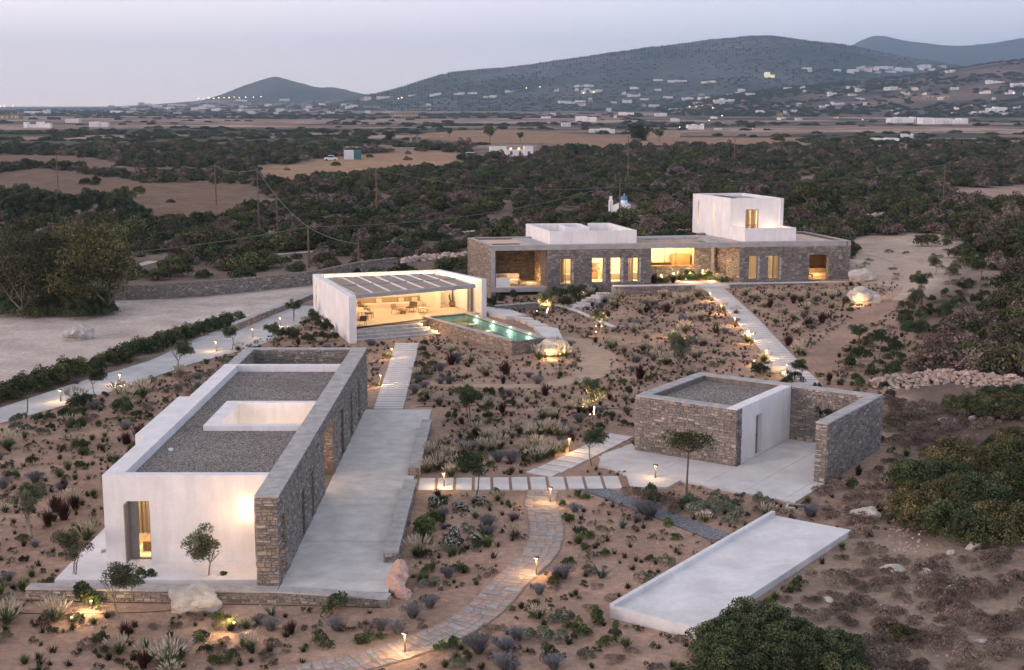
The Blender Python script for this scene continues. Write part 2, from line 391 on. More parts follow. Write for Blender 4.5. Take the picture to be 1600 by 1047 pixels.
def stone_face(mb, p0, p1, z0, z1, ops=(), rs=random, hs=(.09, .20), ws=(.12, .42), prot=(.012, .05), tint=(1, 1, 1), joint=.014, zt=None):
    """individual stones set proud of the wall's outer face (to the right of p0->p1)"""
    L = math.hypot(p1[0] - p0[0], p1[1] - p0[1]); ux = ((p1[0] - p0[0]) / L, (p1[1] - p0[1]) / L); nx = (ux[1], -ux[0])
    lv = sorted(set([z0, z1] + [min(max(z, z0), z1) for o in ops for z in o[2:4]]))
    for la, lb in zip(lv, lv[1:]):
        z = la
        while z < lb - 1e-4:
            h = rs.uniform(*hs)
            if lb - (z + h) < hs[0] * .6: h = lb - z
            zm = z + h / 2
            ints = [(0.0, L)]
            for o in ops:
                if o[2] < zm < o[3]:
                    nn = []
                    for a, b in ints:
                        if o[1] <= a or o[0] >= b: nn.append((a, b)); continue
                        if o[0] > a: nn.append((a, o[0]))
                        if o[1] < b: nn.append((o[1], b))
                    ints = nn
            for a, b in ints:
                s = a
                while s < b - 1e-3:
                    w = rs.uniform(*ws)
                    if b - (s + w) < ws[0] * .7: w = b - s
                    ztop = z + h
                    def pt(ss, zz, dd): return (p0[0] + ux[0] * ss + nx[0] * dd, p0[1] + ux[1] * ss + nx[1] * dd, zz)
                    cut = z + h * rs.uniform(.35, .65)
                    lays = [(z, cut), (cut, ztop)] if (h > hs[0] * 1.35 and rs.random() < .38) else [(z, ztop)]
                    sp_ = w * rs.uniform(.35, .65) if (w > ws[0] * 2.4 and len(lays) == 2) else None
                    cells = []
                    for li, (za_, zb_) in enumerate(lays):
                        if sp_ and li == 0: cells += [(s, s + sp_, za_, zb_), (s + sp_, s + w, za_, zb_)]
                        else: cells.append((s, s + w, za_, zb_))
                    for sa, sb2, za_, zb_ in cells:
                        d = rs.uniform(*prot) * 1.25; j = joint * rs.uniform(.3, 1.3) * .6
                        jit = [(rs.uniform(-.008, .028), rs.uniform(-.006, .024)) for _ in range(4)]
                        A = [pt(sa + j, za_ + j, -.01), pt(sb2 - j, za_ + j, -.01), pt(sb2 - j, zb_ - j, -.01), pt(sa + j, zb_ - j, -.01)]
                        e = .008
                        B = [pt(sa + j + e + jit[0][0], za_ + j + e + jit[0][1], d), pt(sb2 - j - e - jit[1][0], za_ + j + e + jit[1][1], d),
                             pt(sb2 - j - e - jit[2][0], zb_ - j - e - jit[2][1], d), pt(sa + j + e + jit[3][0], zb_ - j - e - jit[3][1], d)]
                        n = len(mb.v); mb.v.extend(A); mb.v.extend(B); col = pick_stone(rs, tint)
                        fs = [(n + 4, n + 5, n + 6, n + 7)] + [(n + i, n + (i + 1) % 4, n + 4 + (i + 1) % 4, n + 4 + i) for i in range(4)]
                        mb.f.extend(fs); mb.c.extend([col] * 5); mb.m.extend([0] * 5)
                    s += w
            z += h
def stuffpart(o): o['kind'] = 'stuff'; return o
def drape_strip(name, cl, widths, m, dz=.02, edge=None, kerb=0, seg=1.0, parent=None, th=.0):
    """ribbon along a centre line laid on the ground"""
    pts = resample(cl, seg); mb = MB(); n = len(pts); rows = []
    W = widths if isinstance(widths, (list, tuple)) else [widths] * len(cl)
    S = [0]
    for a, b in zip(cl, cl[1:]): S.append(S[-1] + math.hypot(b[0] - a[0], b[1] - a[1]))
    for i, p in enumerate(pts):
        a = pts[max(i - 1, 0)]; b = pts[min(i + 1, n - 1)]; d = Vector((b[0] - a[0], b[1] - a[1])).normalized(); nn = (-d.y, d.x)
        t = S[-1] * i / (n - 1); w = np.interp(t, S, W)
        row = []
        for k in np.linspace(-.5, .5, 5):
            x, y = p[0] + nn[0] * w * k, p[1] + nn[1] * w * k
            row.append((x, y))
        rows.append(row)
    zz = hz_arr(np.array([[q[0] for q in r] for r in rows]), np.array([[q[1] for q in r] for r in rows])) + dz
    V = [(q[0], q[1], zz[i][j]) for i, r in enumerate(rows) for j, q in enumerate(r)]
    mb.v = V
    for i in range(n - 1):
        for j in range(4):
            a = i * 5 + j; mb.f.append((a + 1, a, a + 5, a + 6)); mb.c.append(None); mb.m.append(0)
    o = mb.build(name, m, parent); return o
def resample(cl, seg):
    """smooth (catmull) and resample"""
    P_ = [Vector((p[0], p[1])) for p in cl]; out = []
    for i in range(len(P_) - 1):
        p0 = P_[max(i - 1, 0)]; p1 = P_[i]; p2 = P_[i + 1]; p3 = P_[min(i + 2, len(P_) - 1)]
        L = (p2 - p1).length; k = max(1, int(L / seg))
        for j in range(k):
            t = j / k; out.append(.5 * ((2 * p1) + (p2 - p0) * t + (2 * p0 - 5 * p1 + 4 * p2 - p3) * t * t + (3 * p1 - p0 - 3 * p2 + p3) * t ** 3))
    out.append(P_[-1]); return [(v.x, v.y) for v in out]
def point_light(parent, loc, power, col=(1, .62, .30), r=.05, spot=None, rot=None, blend=.6):
    ld = bpy.data.lights.new('lamp', 'SPOT' if spot else 'POINT'); ld.energy = power; ld.color = col; ld.shadow_soft_size = r
    if spot: ld.spot_size = spot; ld.spot_blend = blend
    o = bpy.data.objects.new('lamp', ld); COL.objects.link(o); o.location = loc
    if rot is not None: o.rotation_euler = rot
    if parent is not None: o.parent = parent
    return o
def area_light(parent, loc, power, sx, sy, rot=(0, 0, 0), col=(1, .66, .34)):
    ld = bpy.data.lights.new('lamp', 'AREA'); ld.shape = 'RECTANGLE'; ld.size = sx; ld.size_y = sy; ld.energy = power; ld.color = col
    o = bpy.data.objects.new('lamp', ld); COL.objects.link(o); o.location = loc; o.rotation_euler = rot
    if parent is not None: o.parent = parent
    return o
def inpoly(x, y, poly):
    c = False; n = len(poly); j = n - 1
    for i in range(n):
        xi, yi = poly[i][:2]; xj, yj = poly[j][:2]
        if (yi > y) != (yj > y) and x < (xj - xi) * (y - yi) / (yj - yi) + xi: c = not c
        j = i
    return c
def inpoly_arr(x, y, poly):
    c = np.zeros(x.shape, bool); n = len(poly); j = n - 1
    for i in range(n):
        xi, yi = poly[i][:2]; xj, yj = poly[j][:2]
        if yi != yj:
            m = ((yi > y) != (yj > y)) & (x < (xj - xi) * (y - yi) / (yj - yi) + xi); c ^= m
        j = i
    return c

M['sand'] = mat('raked_sand', (.46, .335, .25), .95, .1, 1.2, .5, 12, .05, fine=.08)
# ================================================================== GUEST HOUSE (axis aligned, front left)
GX0, GX1, GY0, GY1, GZ = -17.45, -10.40, 54.80, 79.0, 3.85
SX0, SX1 = -10.40, -9.50           # long stone wall
rs = random.Random(11)
gh = thing('guest_house', 'long low white guest house with gravel roof and a stone wall down its right side', 'house', (-14, 66, 0))
gh.location = (0, 0, 0)
mb = MB()
wall_core(mb, (GX0, GY0), (SX0, GY0), .45, 0.0, GZ, [(1.0, 1.95, .05, 2.70), (6.42, 6.98, .14, 2.55)])
mb.build('front_wall', M['plaster'], gh)
mb = MB()
# left wall with its projecting bay
BY0, BY1 = AtY(236, 660, 62.4)[1], 70.3
wall_core(mb, (GX0, BY0 - .6), (GX0, GY0 + .45), .85, 0, GZ)
wall_core(mb, (GX0 - .55, BY1), (GX0 - .55, BY0 - .6), 1.4, 0, GZ)
wall_core(mb, (GX0, GY1), (GX0, BY1), .85, 0, GZ)
wall_core(mb, (SX0, GY1 + .4), (GX0, GY1 + .4), .4, 0, GZ)
mb.build('side_wall', M['plaster'], gh)
# roof slab, gravel bed, skylight court
SKX0, SKX1, SKY0, SKY1 = -15.30, -10.42, 64.2, 69.8
mb = MB()
for (x0, x1, y0, y1) in ((GX0 + .85, SX0, GY0 + .45, SKY0), (GX0 + .85, SX0, SKY1, GY1), (GX0 + .85, SKX0, SKY0, SKY1)):
    mb.box(x0, x1, y0, y1, 3.2, 3.45)
tag(mb.build('gravel_roof', M['gravel_roof'], gh), 'grey and beige gravel spread over the flat roof')
mb = MB()
t = .42
mb.box(SKX0, SKX1, SKY0, SKY0 + t, 2.9, 3.72); mb.box(SKX0, SKX1, SKY1 - t, SKY1, 0.02, 3.72)
mb.box(SKX0, SKX0 + .75, SKY0 + t, SKY1 - t, 0.02, 3.72)
mb.build('light_well', M['plaster'], gh)
area_light(gh, (-12.6, 66.4, .5), 70, 2.6, 3.0, (math.pi, 0, 0), (1, .76, .55))
# white plinth
mb = MB(); mb.prism([(-18.95, 52.6), (-10.43, 52.6), (-10.43, 54.8), (-17.45, 54.8), (-17.45, 60.2), (-18.95, 60.2)], -.6, .0)
mb.build('plinth', M['plaster'], gh)
# window and door of the facade
def room(mbx, x0, x1, y0, y1, z0, z1):   # inward facing shell, open to -y
    mbx.box(x0, x1, y0, y1, z0 - .1, z0)
    mbx.box(x0, x1, y0, y1, z1, z1 + .1)
    mbx.box(x0 - .1, x0, y0, y1, z0 - .1, z1 + .1); mbx.box(x1, x1 + .1, y0, y1, z0 - .1, z1 + .1); mbx.box(x0 - .1, x1 + .1, y1, y1 + .1, z0 - .1, z1 + .1)
mb = MB(); room(mb, -16.55, -11.0, 55.26, 59.5, .05, 2.95); mb.build('room', M['interior'], gh)
win = MB(); win.box(-16.45, -15.50, 55.0, 55.08, .05, .11); win.box(-16.45, -15.50, 55.0, 55.08, 2.62, 2.70); win.box(-16.45, -16.38, 55.0, 55.08, .11, 2.62); win.box(-15.57, -15.5, 55.0, 55.08, .11, 2.62)
wf = win.build('window', M['alu'], gh)
g_ = MB(); g_.quad((-16.38, 55.04, .11), (-15.57, 55.04, .11), (-15.57, 55.04, 2.62), (-16.38, 55.04, 2.62)); g_.build('pane', M['glass'], wf)
sh = MB(); sh.box(-16.46, -16.42, 54.30, 55.0, .08, 2.69); sh.box(-16.42, -16.05, 54.98, 54.999, .1, 2.69)
sh.build('shutter', M['alu'], gh)
cu = MB()
for k in range(22):
    x = -16.3 + k * .036; cu.box(x, x + .026, 55.5 + .05 * math.sin(k * 1.3), 55.55 + .05 * math.sin(k * 1.3), 1.05, 2.9)
cu.build('curtain', M['curtain'], gh)
bd = MB(); bd.box(-16.2, -15.0, 56.0, 57.6, .05, .50); bd.box(-16.2, -15.0, 57.6, 57.75, .05, 1.15); bd.build('bed', M['wood'], gh)
area_light(gh, (-15.6, 56.6, 2.9), 120, 1.6, 2.0)
dr = MB(); dr.box(-11.03, -10.48, 55.0, 55.06, .16, 2.53); d_ = dr.build('door', M['wood'], gh)
hn = MB(); hn.tube([(-10.93, 54.97, 1.15), (-10.93, 54.90, 1.15), (-10.82, 54.90, 1.15)], .014, 6); hn.build('handle', M['metal_grey'], d_)
# vertical wall light beside the door
wl_ = thing('wall_light', 'tall thin lit wall light on the white facade beside the stone pier', 'wall light', (-11.30, 54.76, 2.35))
m_ = MB(); m_.box(-.03, .03, -.05, .03, -.32, .32); m_.build('light_strip', M['strip'], wl_)
m_ = MB(); m_.box(-.045, .045, .03, .042, -.36, .36); m_.build('bracket', M['metal_grey'], wl_)
area_light(wl_, (0, -.14, 0), 5, .10, .8, (R(90), 0, 0), (1, .62, .30))
point_light(wl_, (-.25, -1.3, .1), 38, (1, .62, .30), .3)
# stone wall with openings on its right face (s measured from the back end southwards)
OP = [(52.6, 53.5, .12, 2.7), (57.8, 58.7, 0, 2.15), (60.7, 61.5, 0, 2.25), (65.1, 68.6, .0, 3.0), (71.8, 73.1, 0, 2.7), (76.2, 77.2, 0, 2.6), (80.0, 81.2, 0, 2.7)]
WY0, WY1, WZ = 51.95, 85.3, 3.72
# outside is on the right when walking from p0 to p1: walk south->north on the +x face
ops_n = [(a - WY0, b - WY0, c, d) for a, b, c, d in OP]
mb = MB(); wall_core(mb, (SX1, WY0), (SX1, WY1), .90, -.5, WZ, ops_n)
mb.build('stone_wall', M['mortar'], gh)
sb = MB()
stone_face(sb, (SX1, WY0), (SX1, WY1), -.1, WZ, ops_n, rs, tint=(.88, .91, .97))
stone_face(sb, (SX0, WY0), (SX1, WY0), -.1, WZ, (), rs, tint=(1.05, 1.0, .95))
stone_face(sb, (SX0, 54.78), (SX0, WY0), -.1, WZ, (), rs)
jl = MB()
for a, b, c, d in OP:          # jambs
    if a not in (52.6, 65.1, 80.0): jl.box(SX0, SX1 - .12, b - .03, b - .002, c, d); continue  # dark strip on the far jamb stands in for shade in the deep slot
    stone_face(sb, (SX0, b), (SX1, b), c, d, (), rs, tint=(1.1, 1, .9))
    stone_face(sb, (SX1, a), (SX0, a), c, d, (), rs)
# courtyard at the back: left wall, back wall
CYL = -17.35
wall = MB(); wall_core(wall, (CYL, WY1), (CYL, GY1 + .4), .62, -.3, WZ); wall_core(wall, (SX0, WY1), (CYL, WY1), .55, -.3, WZ)
wall.build('courtyard_wall', M['mortar'], gh)
stone_face(sb, (CYL + .62, WY1 - .55), (SX0, WY1 - .55), 0, WZ, (), rs)
stone_face(sb, (CYL + .62, GY1 + .4), (CYL + .62, WY1 - .55), 0, WZ, (), rs)
stone_face(sb, (CYL, WY1), (CYL, GY1 + .4), 0, WZ, (), rs)
stuffpart(sb.build('stonework', M['stone'], gh)); stuffpart(jl.build('jamb_shade', M['wood_dark'], gh))
cp = MB()      # copings: slabs laid along the wall tops
y = WY0 - .02
while y < WY1:
    y2 = min(y + rs.uniform(1.3, 2.1), WY1 + .02); cp.box(SX0 - .03, SX1 + .05, y + .006, y2 - .006, WZ, WZ + .07 + rs.uniform(0, .008)); y = y2
y = GY1 + .42
while y < WY1 - .6:
    y2 = min(y + rs.uniform(1.5, 2.3), WY1 - .58); cp.box(CYL - .04, CYL + .66, y + .006, y2 - .006, WZ, WZ + .07); y = y2
x = CYL - .04
while x < SX0 - .1:
    x2 = min(x + rs.uniform(1.5, 2.3), SX0 - .04); cp.box(x + .006, x2 - .006, WY1 - .57, WY1 + .03, WZ, WZ + .07); x = x2
cp.build('coping', M['coping'], gh)
# timber / glass set back in the openings
for a, b, c, d in OP[1:3] + OP[4:]:
    ob = MB(); ob.box(SX0 - .06, SX0 - .02, a, b, c, d); ob.build('recessed_door', M['wood_dark'], gh)
pl_ = MB(); pl_.box(-17.3, SX0 - .05, 54.9, 85.2, -.05, -.005); pl_.build('floor', M['slab'], gh)
point_light(gh, (-9.85, 66.2, 2.3), 26, (1, .55, .22), .08)
point_light(gh, (-11.6, 67.4, .8), 40, (1, .60, .30), .15)
area_light(gh, (-14.6, 82.5, 3.0), 1.0, 1, 1)
point_light(gh, (-10.15, 53.05, .5), 5, (1, .5, .2), .05)

# terrace beside it and its low walls
mb = MB()
mb.prism([(SX1 + .02, 51.2), (-5.0, 51.2), (-5.2, 68.3), (-5.2, 83.8), (SX1 + .02, 83.8)], -.9, -.001)
ter = tag(mb.build('terrace', M['terrace']), 'broad pale concrete terrace running along the stone wall of the guest house', 'terrace', kind='structure')
jt = MB()
for y_ in (57.5, 63.0, 68.5, 74.0, 79.5): jt.box(-9.40, -5.55, y_, y_ + .012, .001, .003)
jt.build('joint', M['mortar'], ter)
def capped_wall(name, label, pts, t, z0, z1, cat='wall', closed=False, tint=(1, 1, 1), seed=1, cap=True, ends=(True, True), capmat='coping', capover=.04):
    """low rubble wall following pts (outside on the right), capped with slabs"""
    r_ = random.Random(seed); root = thing(name, label, cat, (0, 0, 0)); core = MB(); st = MB(); cpb = MB()
    for i, (a, b) in enumerate(zip(pts, pts[1:])):
        za = z0(a) if callable(z0) else z0
        L = math.hypot(b[0] - a[0], b[1] - a[1]); u = ((b[0] - a[0]) / L, (b[1] - a[1]) / L); n_ = (-u[1], u[0])
        ztop = z1(a, b) if callable(z1) else z1
        wall_core(core, a, b, t, za - .4, ztop)
        stone_face(st, a, b, za, ztop, (), r_, tint=tint)
        a2 = (a[0] + n_[0] * t, a[1] + n_[1] * t); b2 = (b[0] + n_[0] * t, b[1] + n_[1] * t)
        stone_face(st, b2, a2, za, ztop, (), r_, tint=tint)
        if i == 0 and ends[0]: stone_face(st, a2, a, za, ztop, (), r_, tint=tint)
        if i == len(pts) - 2 and ends[1]: stone_face(st, b, b2, za, ztop, (), r_, tint=tint)
        if cap:
            s = 0
            while s < L:
                e = min(s + r_.uniform(1.2, 2.0), L)
                if L - e < .5: e = L
                cx = (s + e) / 2; c = (a[0] + u[0] * cx + n_[0] * t / 2, a[1] + u[1] * cx + n_[1] * t / 2)
                cpb.obox(c, u, e - s - .012, t + 2 * capover, ztop, ztop + .07 + r_.uniform(0, .006)); s = e
    core.build('core', M['mortar'], root); stuffpart(st.build('stonework', M['stone'], root))
    if cap: cpb.build('coping', M[capmat], root)
    return root
capped_wall('low_wall', 'low stone wall with pale coping at the far half of the terrace edge', [(-4.93, 68.35), (-4.93, 79.1)], .52, -.25, .40, seed=3)
capped_wall('low_wall', 'low stone wall with pale coping at the near half of the terrace edge, pink boulder at its end', [(-4.93, 54.7), (-4.93, 65.95)], .55, -.55, .40, seed=4)
capped_wall('retaining_wall', 'long low retaining wall with pale coping in front of the white house and terrace', [(-19.75, 51.5), (-9.5, 51.15), (-4.95, 50.35)], .55, lambda a: -.62, -.02, seed=5)

# ================================================================== GARAGE / SERVICE COURT (centre right)
ga = R(-34.5); gu = (math.cos(ga), math.sin(ga)); gv = (-math.sin(ga), math.cos(ga)); go = (7.0, 73.65)
def gp(u, v): return (go[0] + gu[0] * u + gv[0] * v, go[1] + gu[1] * u + gv[1] * v)
rs = random.Random(21)
gr = thing('garage', 'small stone walled garage with gravel roof and an open walled court', 'garage', (0, 0, 0))
core = MB(); st = MB(); GH_ = 3.12
# front wall, left wall, back wall (with gap), right wall
wall_core(core, gp(0, 0), gp(6.25, 0), .62, -.6, GH_)
wall_core(core, gp(0, 8.0), gp(0, .62), .62, -.6, GH_)
gapu = (7.75, 9.5, 0, 2.15)
wall_core(core, gp(11.5, 8.0), gp(0, 8.0), .65, -.6, GH_, [(11.5 - gapu[1], 11.5 - gapu[0], gapu[2], gapu[3])])
wall_core(core, gp(11.5, -.35), gp(11.5, 7.36), .62, -.6, GH_)
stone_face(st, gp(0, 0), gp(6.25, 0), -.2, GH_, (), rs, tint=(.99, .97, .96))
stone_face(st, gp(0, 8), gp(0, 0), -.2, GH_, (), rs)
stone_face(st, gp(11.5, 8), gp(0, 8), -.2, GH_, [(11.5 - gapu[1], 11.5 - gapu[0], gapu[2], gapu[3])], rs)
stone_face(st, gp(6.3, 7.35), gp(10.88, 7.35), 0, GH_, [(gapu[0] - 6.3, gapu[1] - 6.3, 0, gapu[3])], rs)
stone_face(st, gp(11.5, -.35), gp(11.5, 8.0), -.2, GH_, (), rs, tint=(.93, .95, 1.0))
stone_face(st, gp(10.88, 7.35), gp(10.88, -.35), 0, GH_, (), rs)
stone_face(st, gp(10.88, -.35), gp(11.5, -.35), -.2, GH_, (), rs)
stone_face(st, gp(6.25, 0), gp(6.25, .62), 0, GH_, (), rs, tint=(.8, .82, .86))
stone_face(st, gp(gapu[0], 7.35), gp(gapu[0], 8.0), 0, gapu[3], (), rs)
stone_face(st, gp(gapu[1], 8.0), gp(gapu[1], 7.35), 0, gapu[3], (), rs)
core.build('wall', M['mortar'], gr); stuffpart(st.build('stonework', M['stone'], gr))
cp = MB()
def cop(mbx, a, b, t, z, over=.03, lmin=1.2, lmax=2.0, h=.07):
    L = math.hypot(b[0] - a[0], b[1] - a[1]); u = ((b[0] - a[0]) / L, (b[1] - a[1]) / L); n_ = (-u[1], u[0]); s = 0
    while s < L:
        e = min(s + rs.uniform(lmin, lmax), L)
        if L - e < .4: e = L
        c_ = (s + e) / 2; mbx.obox((a[0] + u[0] * c_ + n_[0] * t / 2, a[1] + u[1] * c_ + n_[1] * t / 2), u, e - s - .008, t + 2 * over, z, z + h + rs.uniform(0, .006)); s = e
cop(cp, gp(0, 0), gp(5.62, 0), .62, GH_); cop(cp, gp(0, 7.36), gp(0, .64), .62, GH_); cop(cp, gp(11.5, 8.0), gp(0, 8.0), .65, GH_); cop(cp, gp(11.5, -.38), gp(11.5, 7.34), .62, GH_)
cp.build('coping', M['coping'], gr)
mb = MB(); wall_core(mb, gp(6.27, .63), gp(6.27, 7.34), .62, -.1, GH_ + .06, [(1.85, 2.72, 0, 2.35)])
mb.prism([gp(5.64, 0.0), gp(6.26, 0.0), gp(6.26, .62), gp(5.64, .62)], GH_, GH_ + .06)
mb.build('white_wall', M['plaster'], gr)
dm = MB(); dm.prism([gp(5.95, 2.48), gp(6.0, 2.48), gp(6.0, 3.35), gp(5.95, 3.35)], 0, 2.35); dd = dm.build('door', M['alu'], gr)
hn = MB(); a = gp(6.03, 3.2); hn.box(a[0] - .03, a[0] + .03, a[1] - .03, a[1] + .03, 1.0, 1.12); hn.build('handle', M['metal_grey'], dd)
mb = MB(); mb.prism([gp(.63, .63), gp(5.63, .63), gp(5.63, 7.34), gp(.63, 7.34)], 2.6, 2.86); tag(mb.build('gravel_roof', M['gravel_roof'], gr), 'gravel spread on the garage roof')
# forecourt slab
fs = MB(); slabpoly = [gp(.0, -3.95), gp(-.85, -1.0), gp(-.05, .05), gp(6.3, -.05), gp(6.3, 7.4), gp(10.9, 7.4), gp(10.9, -.3), gp(11.45, -.6), gp(11.45, -4.35)]
fs.prism([gp(-1.05, -1.9), gp(-.85, 1.2), gp(-.05, .3), gp(-.05, -3.95)], -.5, -.005)
for a, b in ((-.05, 3.3), (3.3, 6.3)): fs.prism([gp(a + .01, -4.0), gp(b - .01, -4.15), gp(b - .01, -.02), gp(a + .01, -.02)], -.5, -.002)
for a, b in ((6.3, 8.6), (8.6, 10.88)): fs.prism([gp(a + .01, -4.3), gp(b - .01, -4.35), gp(b - .01, 8.6), gp(a + .01, 8.6)], -.5, -.002)
fs.prism([gp(10.89, -4.35), gp(11.5, -4.35), gp(11.5, -.37), gp(10.89, -.37)], -.5, -.002)
tag(fs.build('forecourt', M['slab']), 'pale concrete forecourt in front of the stone garage', 'pavement', kind='structure')

# ================================================================== WHITE RAMP SLAB (front right)
ra = math.atan2(12.3, 8.8); ro = (3.78, 48.82); ru = (math.cos(ra), math.sin(ra)); rn = (ru[1], -ru[0])
def rp(s, w): return (ro[0] + ru[0] * s + rn[0] * w, ro[1] + ru[1] * s + rn[1] * w)
mb = MB(); mb.hexa([(*rp(0, 0), -.5), (*rp(0, 3.75), -.5), (*rp(14.6, 3.95), -.5), (*rp(14.6, 0), -.5)], [(*rp(0, 0), .24), (*rp(0, 3.75), .24), (*rp(14.6, 3.95), .24), (*rp(14.6, 0), .24)])
rampo = tag(mb.build('cement_platform', M['ramp']), 'long white cement platform with a thin raised kerb, lying in the soil at front right', 'platform')
mb = MB(); mb.prism([rp(-.02, -.0), rp(14.62, -.0), rp(14.62, .2), rp(-.02, .2)], .24, .44); mb.prism([rp(-.02, .2), rp(.16, .2), rp(.16, 3.78), rp(-.02, 3.78)], .24, .34)
mb.build('kerb', M['ramp'], rampo)

# ================================================================== POOL PAVILION (white, centre left)
FL, BL, BR, FR = (-13.35, 107.8), (-18.46, 122.4), (-6.9, 126.0), (-2.3, 118.75)
PF, PZ = .83, 3.92
pv = thing('pavilion', 'open white pavilion with slatted roof, lit lounge inside and wide front steps', 'pavilion', (0, 0, 0))
def lerp(a, b, t): return (a[0] + (b[0] - a[0]) * t, a[1] + (b[1] - a[1]) * t)
def offset_in(a, b, t):
    L = math.hypot(b[0] - a[0], b[1] - a[1]); n_ = (-(b[1] - a[1]) / L, (b[0] - a[0]) / L); return (a[0] + n_[0] * t, a[1] + n_[1] * t), (b[0] + n_[0] * t, b[1] + n_[1] * t)
def line_x(a, b, c, d):
    x1, y1, x2, y2, x3, y3, x4, y4 = *a, *b, *c, *d
    den = (x1 - x2) * (y3 - y4) - (y1 - y2) * (x3 - x4); t = ((x1 - x3) * (y3 - y4) - (y1 - y3) * (x3 - x4)) / den
    return (x1 + t * (x2 - x1), y1 + t * (y2 - y1))
mb = MB(); wall_core(mb, BL, FL, .60, -.3, PZ, [(1.0, 1.9, .9, 3.1)]); mb.build('left_wall', M['plaster'], pv)
mb = MB(); wall_core(mb, FR, BR, .50, 0, PZ); mb.build('right_wall', M['plaster'], pv)
mb = MB(); wall_core(mb, BR, BL, .45, 0, PZ - .02); mb.build('back_wall', M['interior'], pv)
# floor, steps
iFL = lerp(FL, BL, .15); steps_dir = ((FR[0] - FL[0]), (FR[1] - FL[1])); sl = math.hypot(*steps_dir); sd = (steps_dir[0] / sl, steps_dir[1] / sl); sn = (-sd[1], sd[0])
sdir = (math.cos(R(25.5)), math.sin(R(25.5))); snn = (-sdir[1], sdir[0])
def pvp(s, d): return (-12.75 + sdir[0] * s + snn[0] * d, 108.25 + sdir[1] * s + snn[1] * d)
poolA = (-7.87, 115.55)
for k in range(4):
    m_ = MB(); L0 = 7.1 + (3 - k) * .45 * 0; x_end = [7.3, 6.95, 6.6, 6.2][k]
    m_.prism([pvp(-.35 * k * .2, k * .62), pvp(x_end + .15, k * .62), pvp(x_end + .1, k * .62 + .66 + (0 if k < 3 else .3)), pvp(-.35 * k * .2, k * .62 + .66 + (0 if k < 3 else .3))], -.3, .01 + .205 * (k + 1))
    m_.build('step', M['beam' if False else 'coping'], pv)
fl = MB(); fl.prism([pvp(-.2, 2.5), pvp(6.3, 2.5), (-7.3, 115.2), (-3.0, 118.9), (-2.0, 119.8), (-6.7, 126.0), (-18.2, 122.3), (-13.6, 109.6)], -.3, PF); fl.build('floor', M['floor_in'], pv)
for k in range(3):
    p_ = pvp(7.25 - k * .4, .55 + k * .7); stp = MB(); stp.box(-.05, .05, -.02, .05, 0, .08); stp.build('step_light', M['strip'], pv, loc=(p_[0], p_[1], .30 + k * .22))
    point_light(pv, (p_[0] - .15, p_[1] - .15, .50 + k * .22), 9, (1, .6, .28), .05)
# slatted roof: beams and panels
iF0, iF1 = (-13.0, 110.4), (-3.35, 116.85)     # front roof edge
iB0, iB1 = (-17.5, 122.3), (-7.0, 125.3)
iL0, iL1 = (-12.95, 110.35), (-17.65, 122.2)
def rq(s, t): a = lerp(iF0, iB0, t); b = lerp(iF1, iB1, t); return lerp(a, b, s)
mb = MB()
def rbeam(s0, t0, s1, t1, w, z0, z1):
    a = rq(s0, t0); b = rq(s1, t1); L = math.hypot(b[0] - a[0], b[1] - a[1]); u = ((b[0] - a[0]) / L, (b[1] - a[1]) / L)
    mb.obox(((a[0] + b[0]) / 2, (a[1] + b[1]) / 2), u, L, w, z0, z1)
rbeam(0, 0, 1, 0, .45, 3.40, 3.72); rbeam(0, .5, 1, .5, .22, 3.50, 3.70); rbeam(0, .985, 1, .985, .3, 3.50, 3.70)
mb.build('roof_beam', M['beam'], pv)
mb = MB()
for k in range(8): rbeam(k / 7, .035, k / 7, .48, .10, 3.45, 3.72); rbeam(k / 7, .52, k / 7, .97, .10, 3.45, 3.72)
stuffpart(mb.build('rafter', M['plaster_top'], pv))
npan = 0
for i in range(7):
    for j in range(2):
        m_ = MB(); s0 = i / 7 + .008; s1 = (i + 1) / 7 - .008; t0 = .03 + j * .48; t1 = t0 + .45
        nsl = 9
        for q in range(nsl):
            ta = t0 + (t1 - t0) * q / nsl; tb = ta + (t1 - t0) / nsl * .93
            a, b, c, d = rq(s0, ta), rq(s1, ta), rq(s1, tb), rq(s0, tb)
            m_.prism([a, b, c, d], 3.58, 3.63)
        m_.build('roof_panel', M['slat'], pv)
rc = MB(); rc.prism([rq(0.01, 0.03), rq(.99, .03), rq(.99, .97), rq(.01, .97)], 3.38, 3.42); rc.build('ceiling', M['interior'], pv)
for s in (.12, .38, .64, .88):
    for t_ in (.2, .55, .85):
        q = rq(s, t_); point_light(pv, (q[0], q[1], 3.0), 70, (1, .66, .34), .2)
for a, b in (((-13.6, 109.7), (-17.9, 121.9)), ((-7.2, 124.9), (-3.5, 118.9)), ((-17.3, 122.0), (-7.4, 125.1))):   # cove strip between roof and wall
    n_ = Vector((b[0] - a[0], b[1] - a[1])).normalized(); m_ = MB(); m_.obox(lerp(a, b, .5), (n_.x, n_.y), math.dist(a, b), .05, 3.70, 3.74)
    tag(m_.build('cove_light', M['strip'], pv))
# divider wall, sliding frame at right, kitchen back
mb = MB(); a = rq(.83, .62); b = rq(.86, .96); mb.obox(lerp(a, b, .5), (sn[0], sn[1]), 3.2, .25, PF, 3.36); mb.build('inner_wall', M['interior'], pv)
sf = MB(); q = lerp(FR, BR, .11)
for k, dd_ in enumerate((0, .55)):
    c_ = (q[0] - .85 - dd_ * .6, q[1] + .2 - dd_ * .9); sf.obox(c_, sd, .12, .12, PF, 3.4)
sf.build('sliding_frame', M['alu'], pv)
gq = MB(); gq.quad((q[0] - .85, q[1] + .2, PF), (q[0] - 1.18, q[1] - .3, PF), (q[0] - 1.18, q[1] - .3, 3.4), (q[0] - .85, q[1] + .2, 3.4)); gq.build('pane', M['glass'], pv)
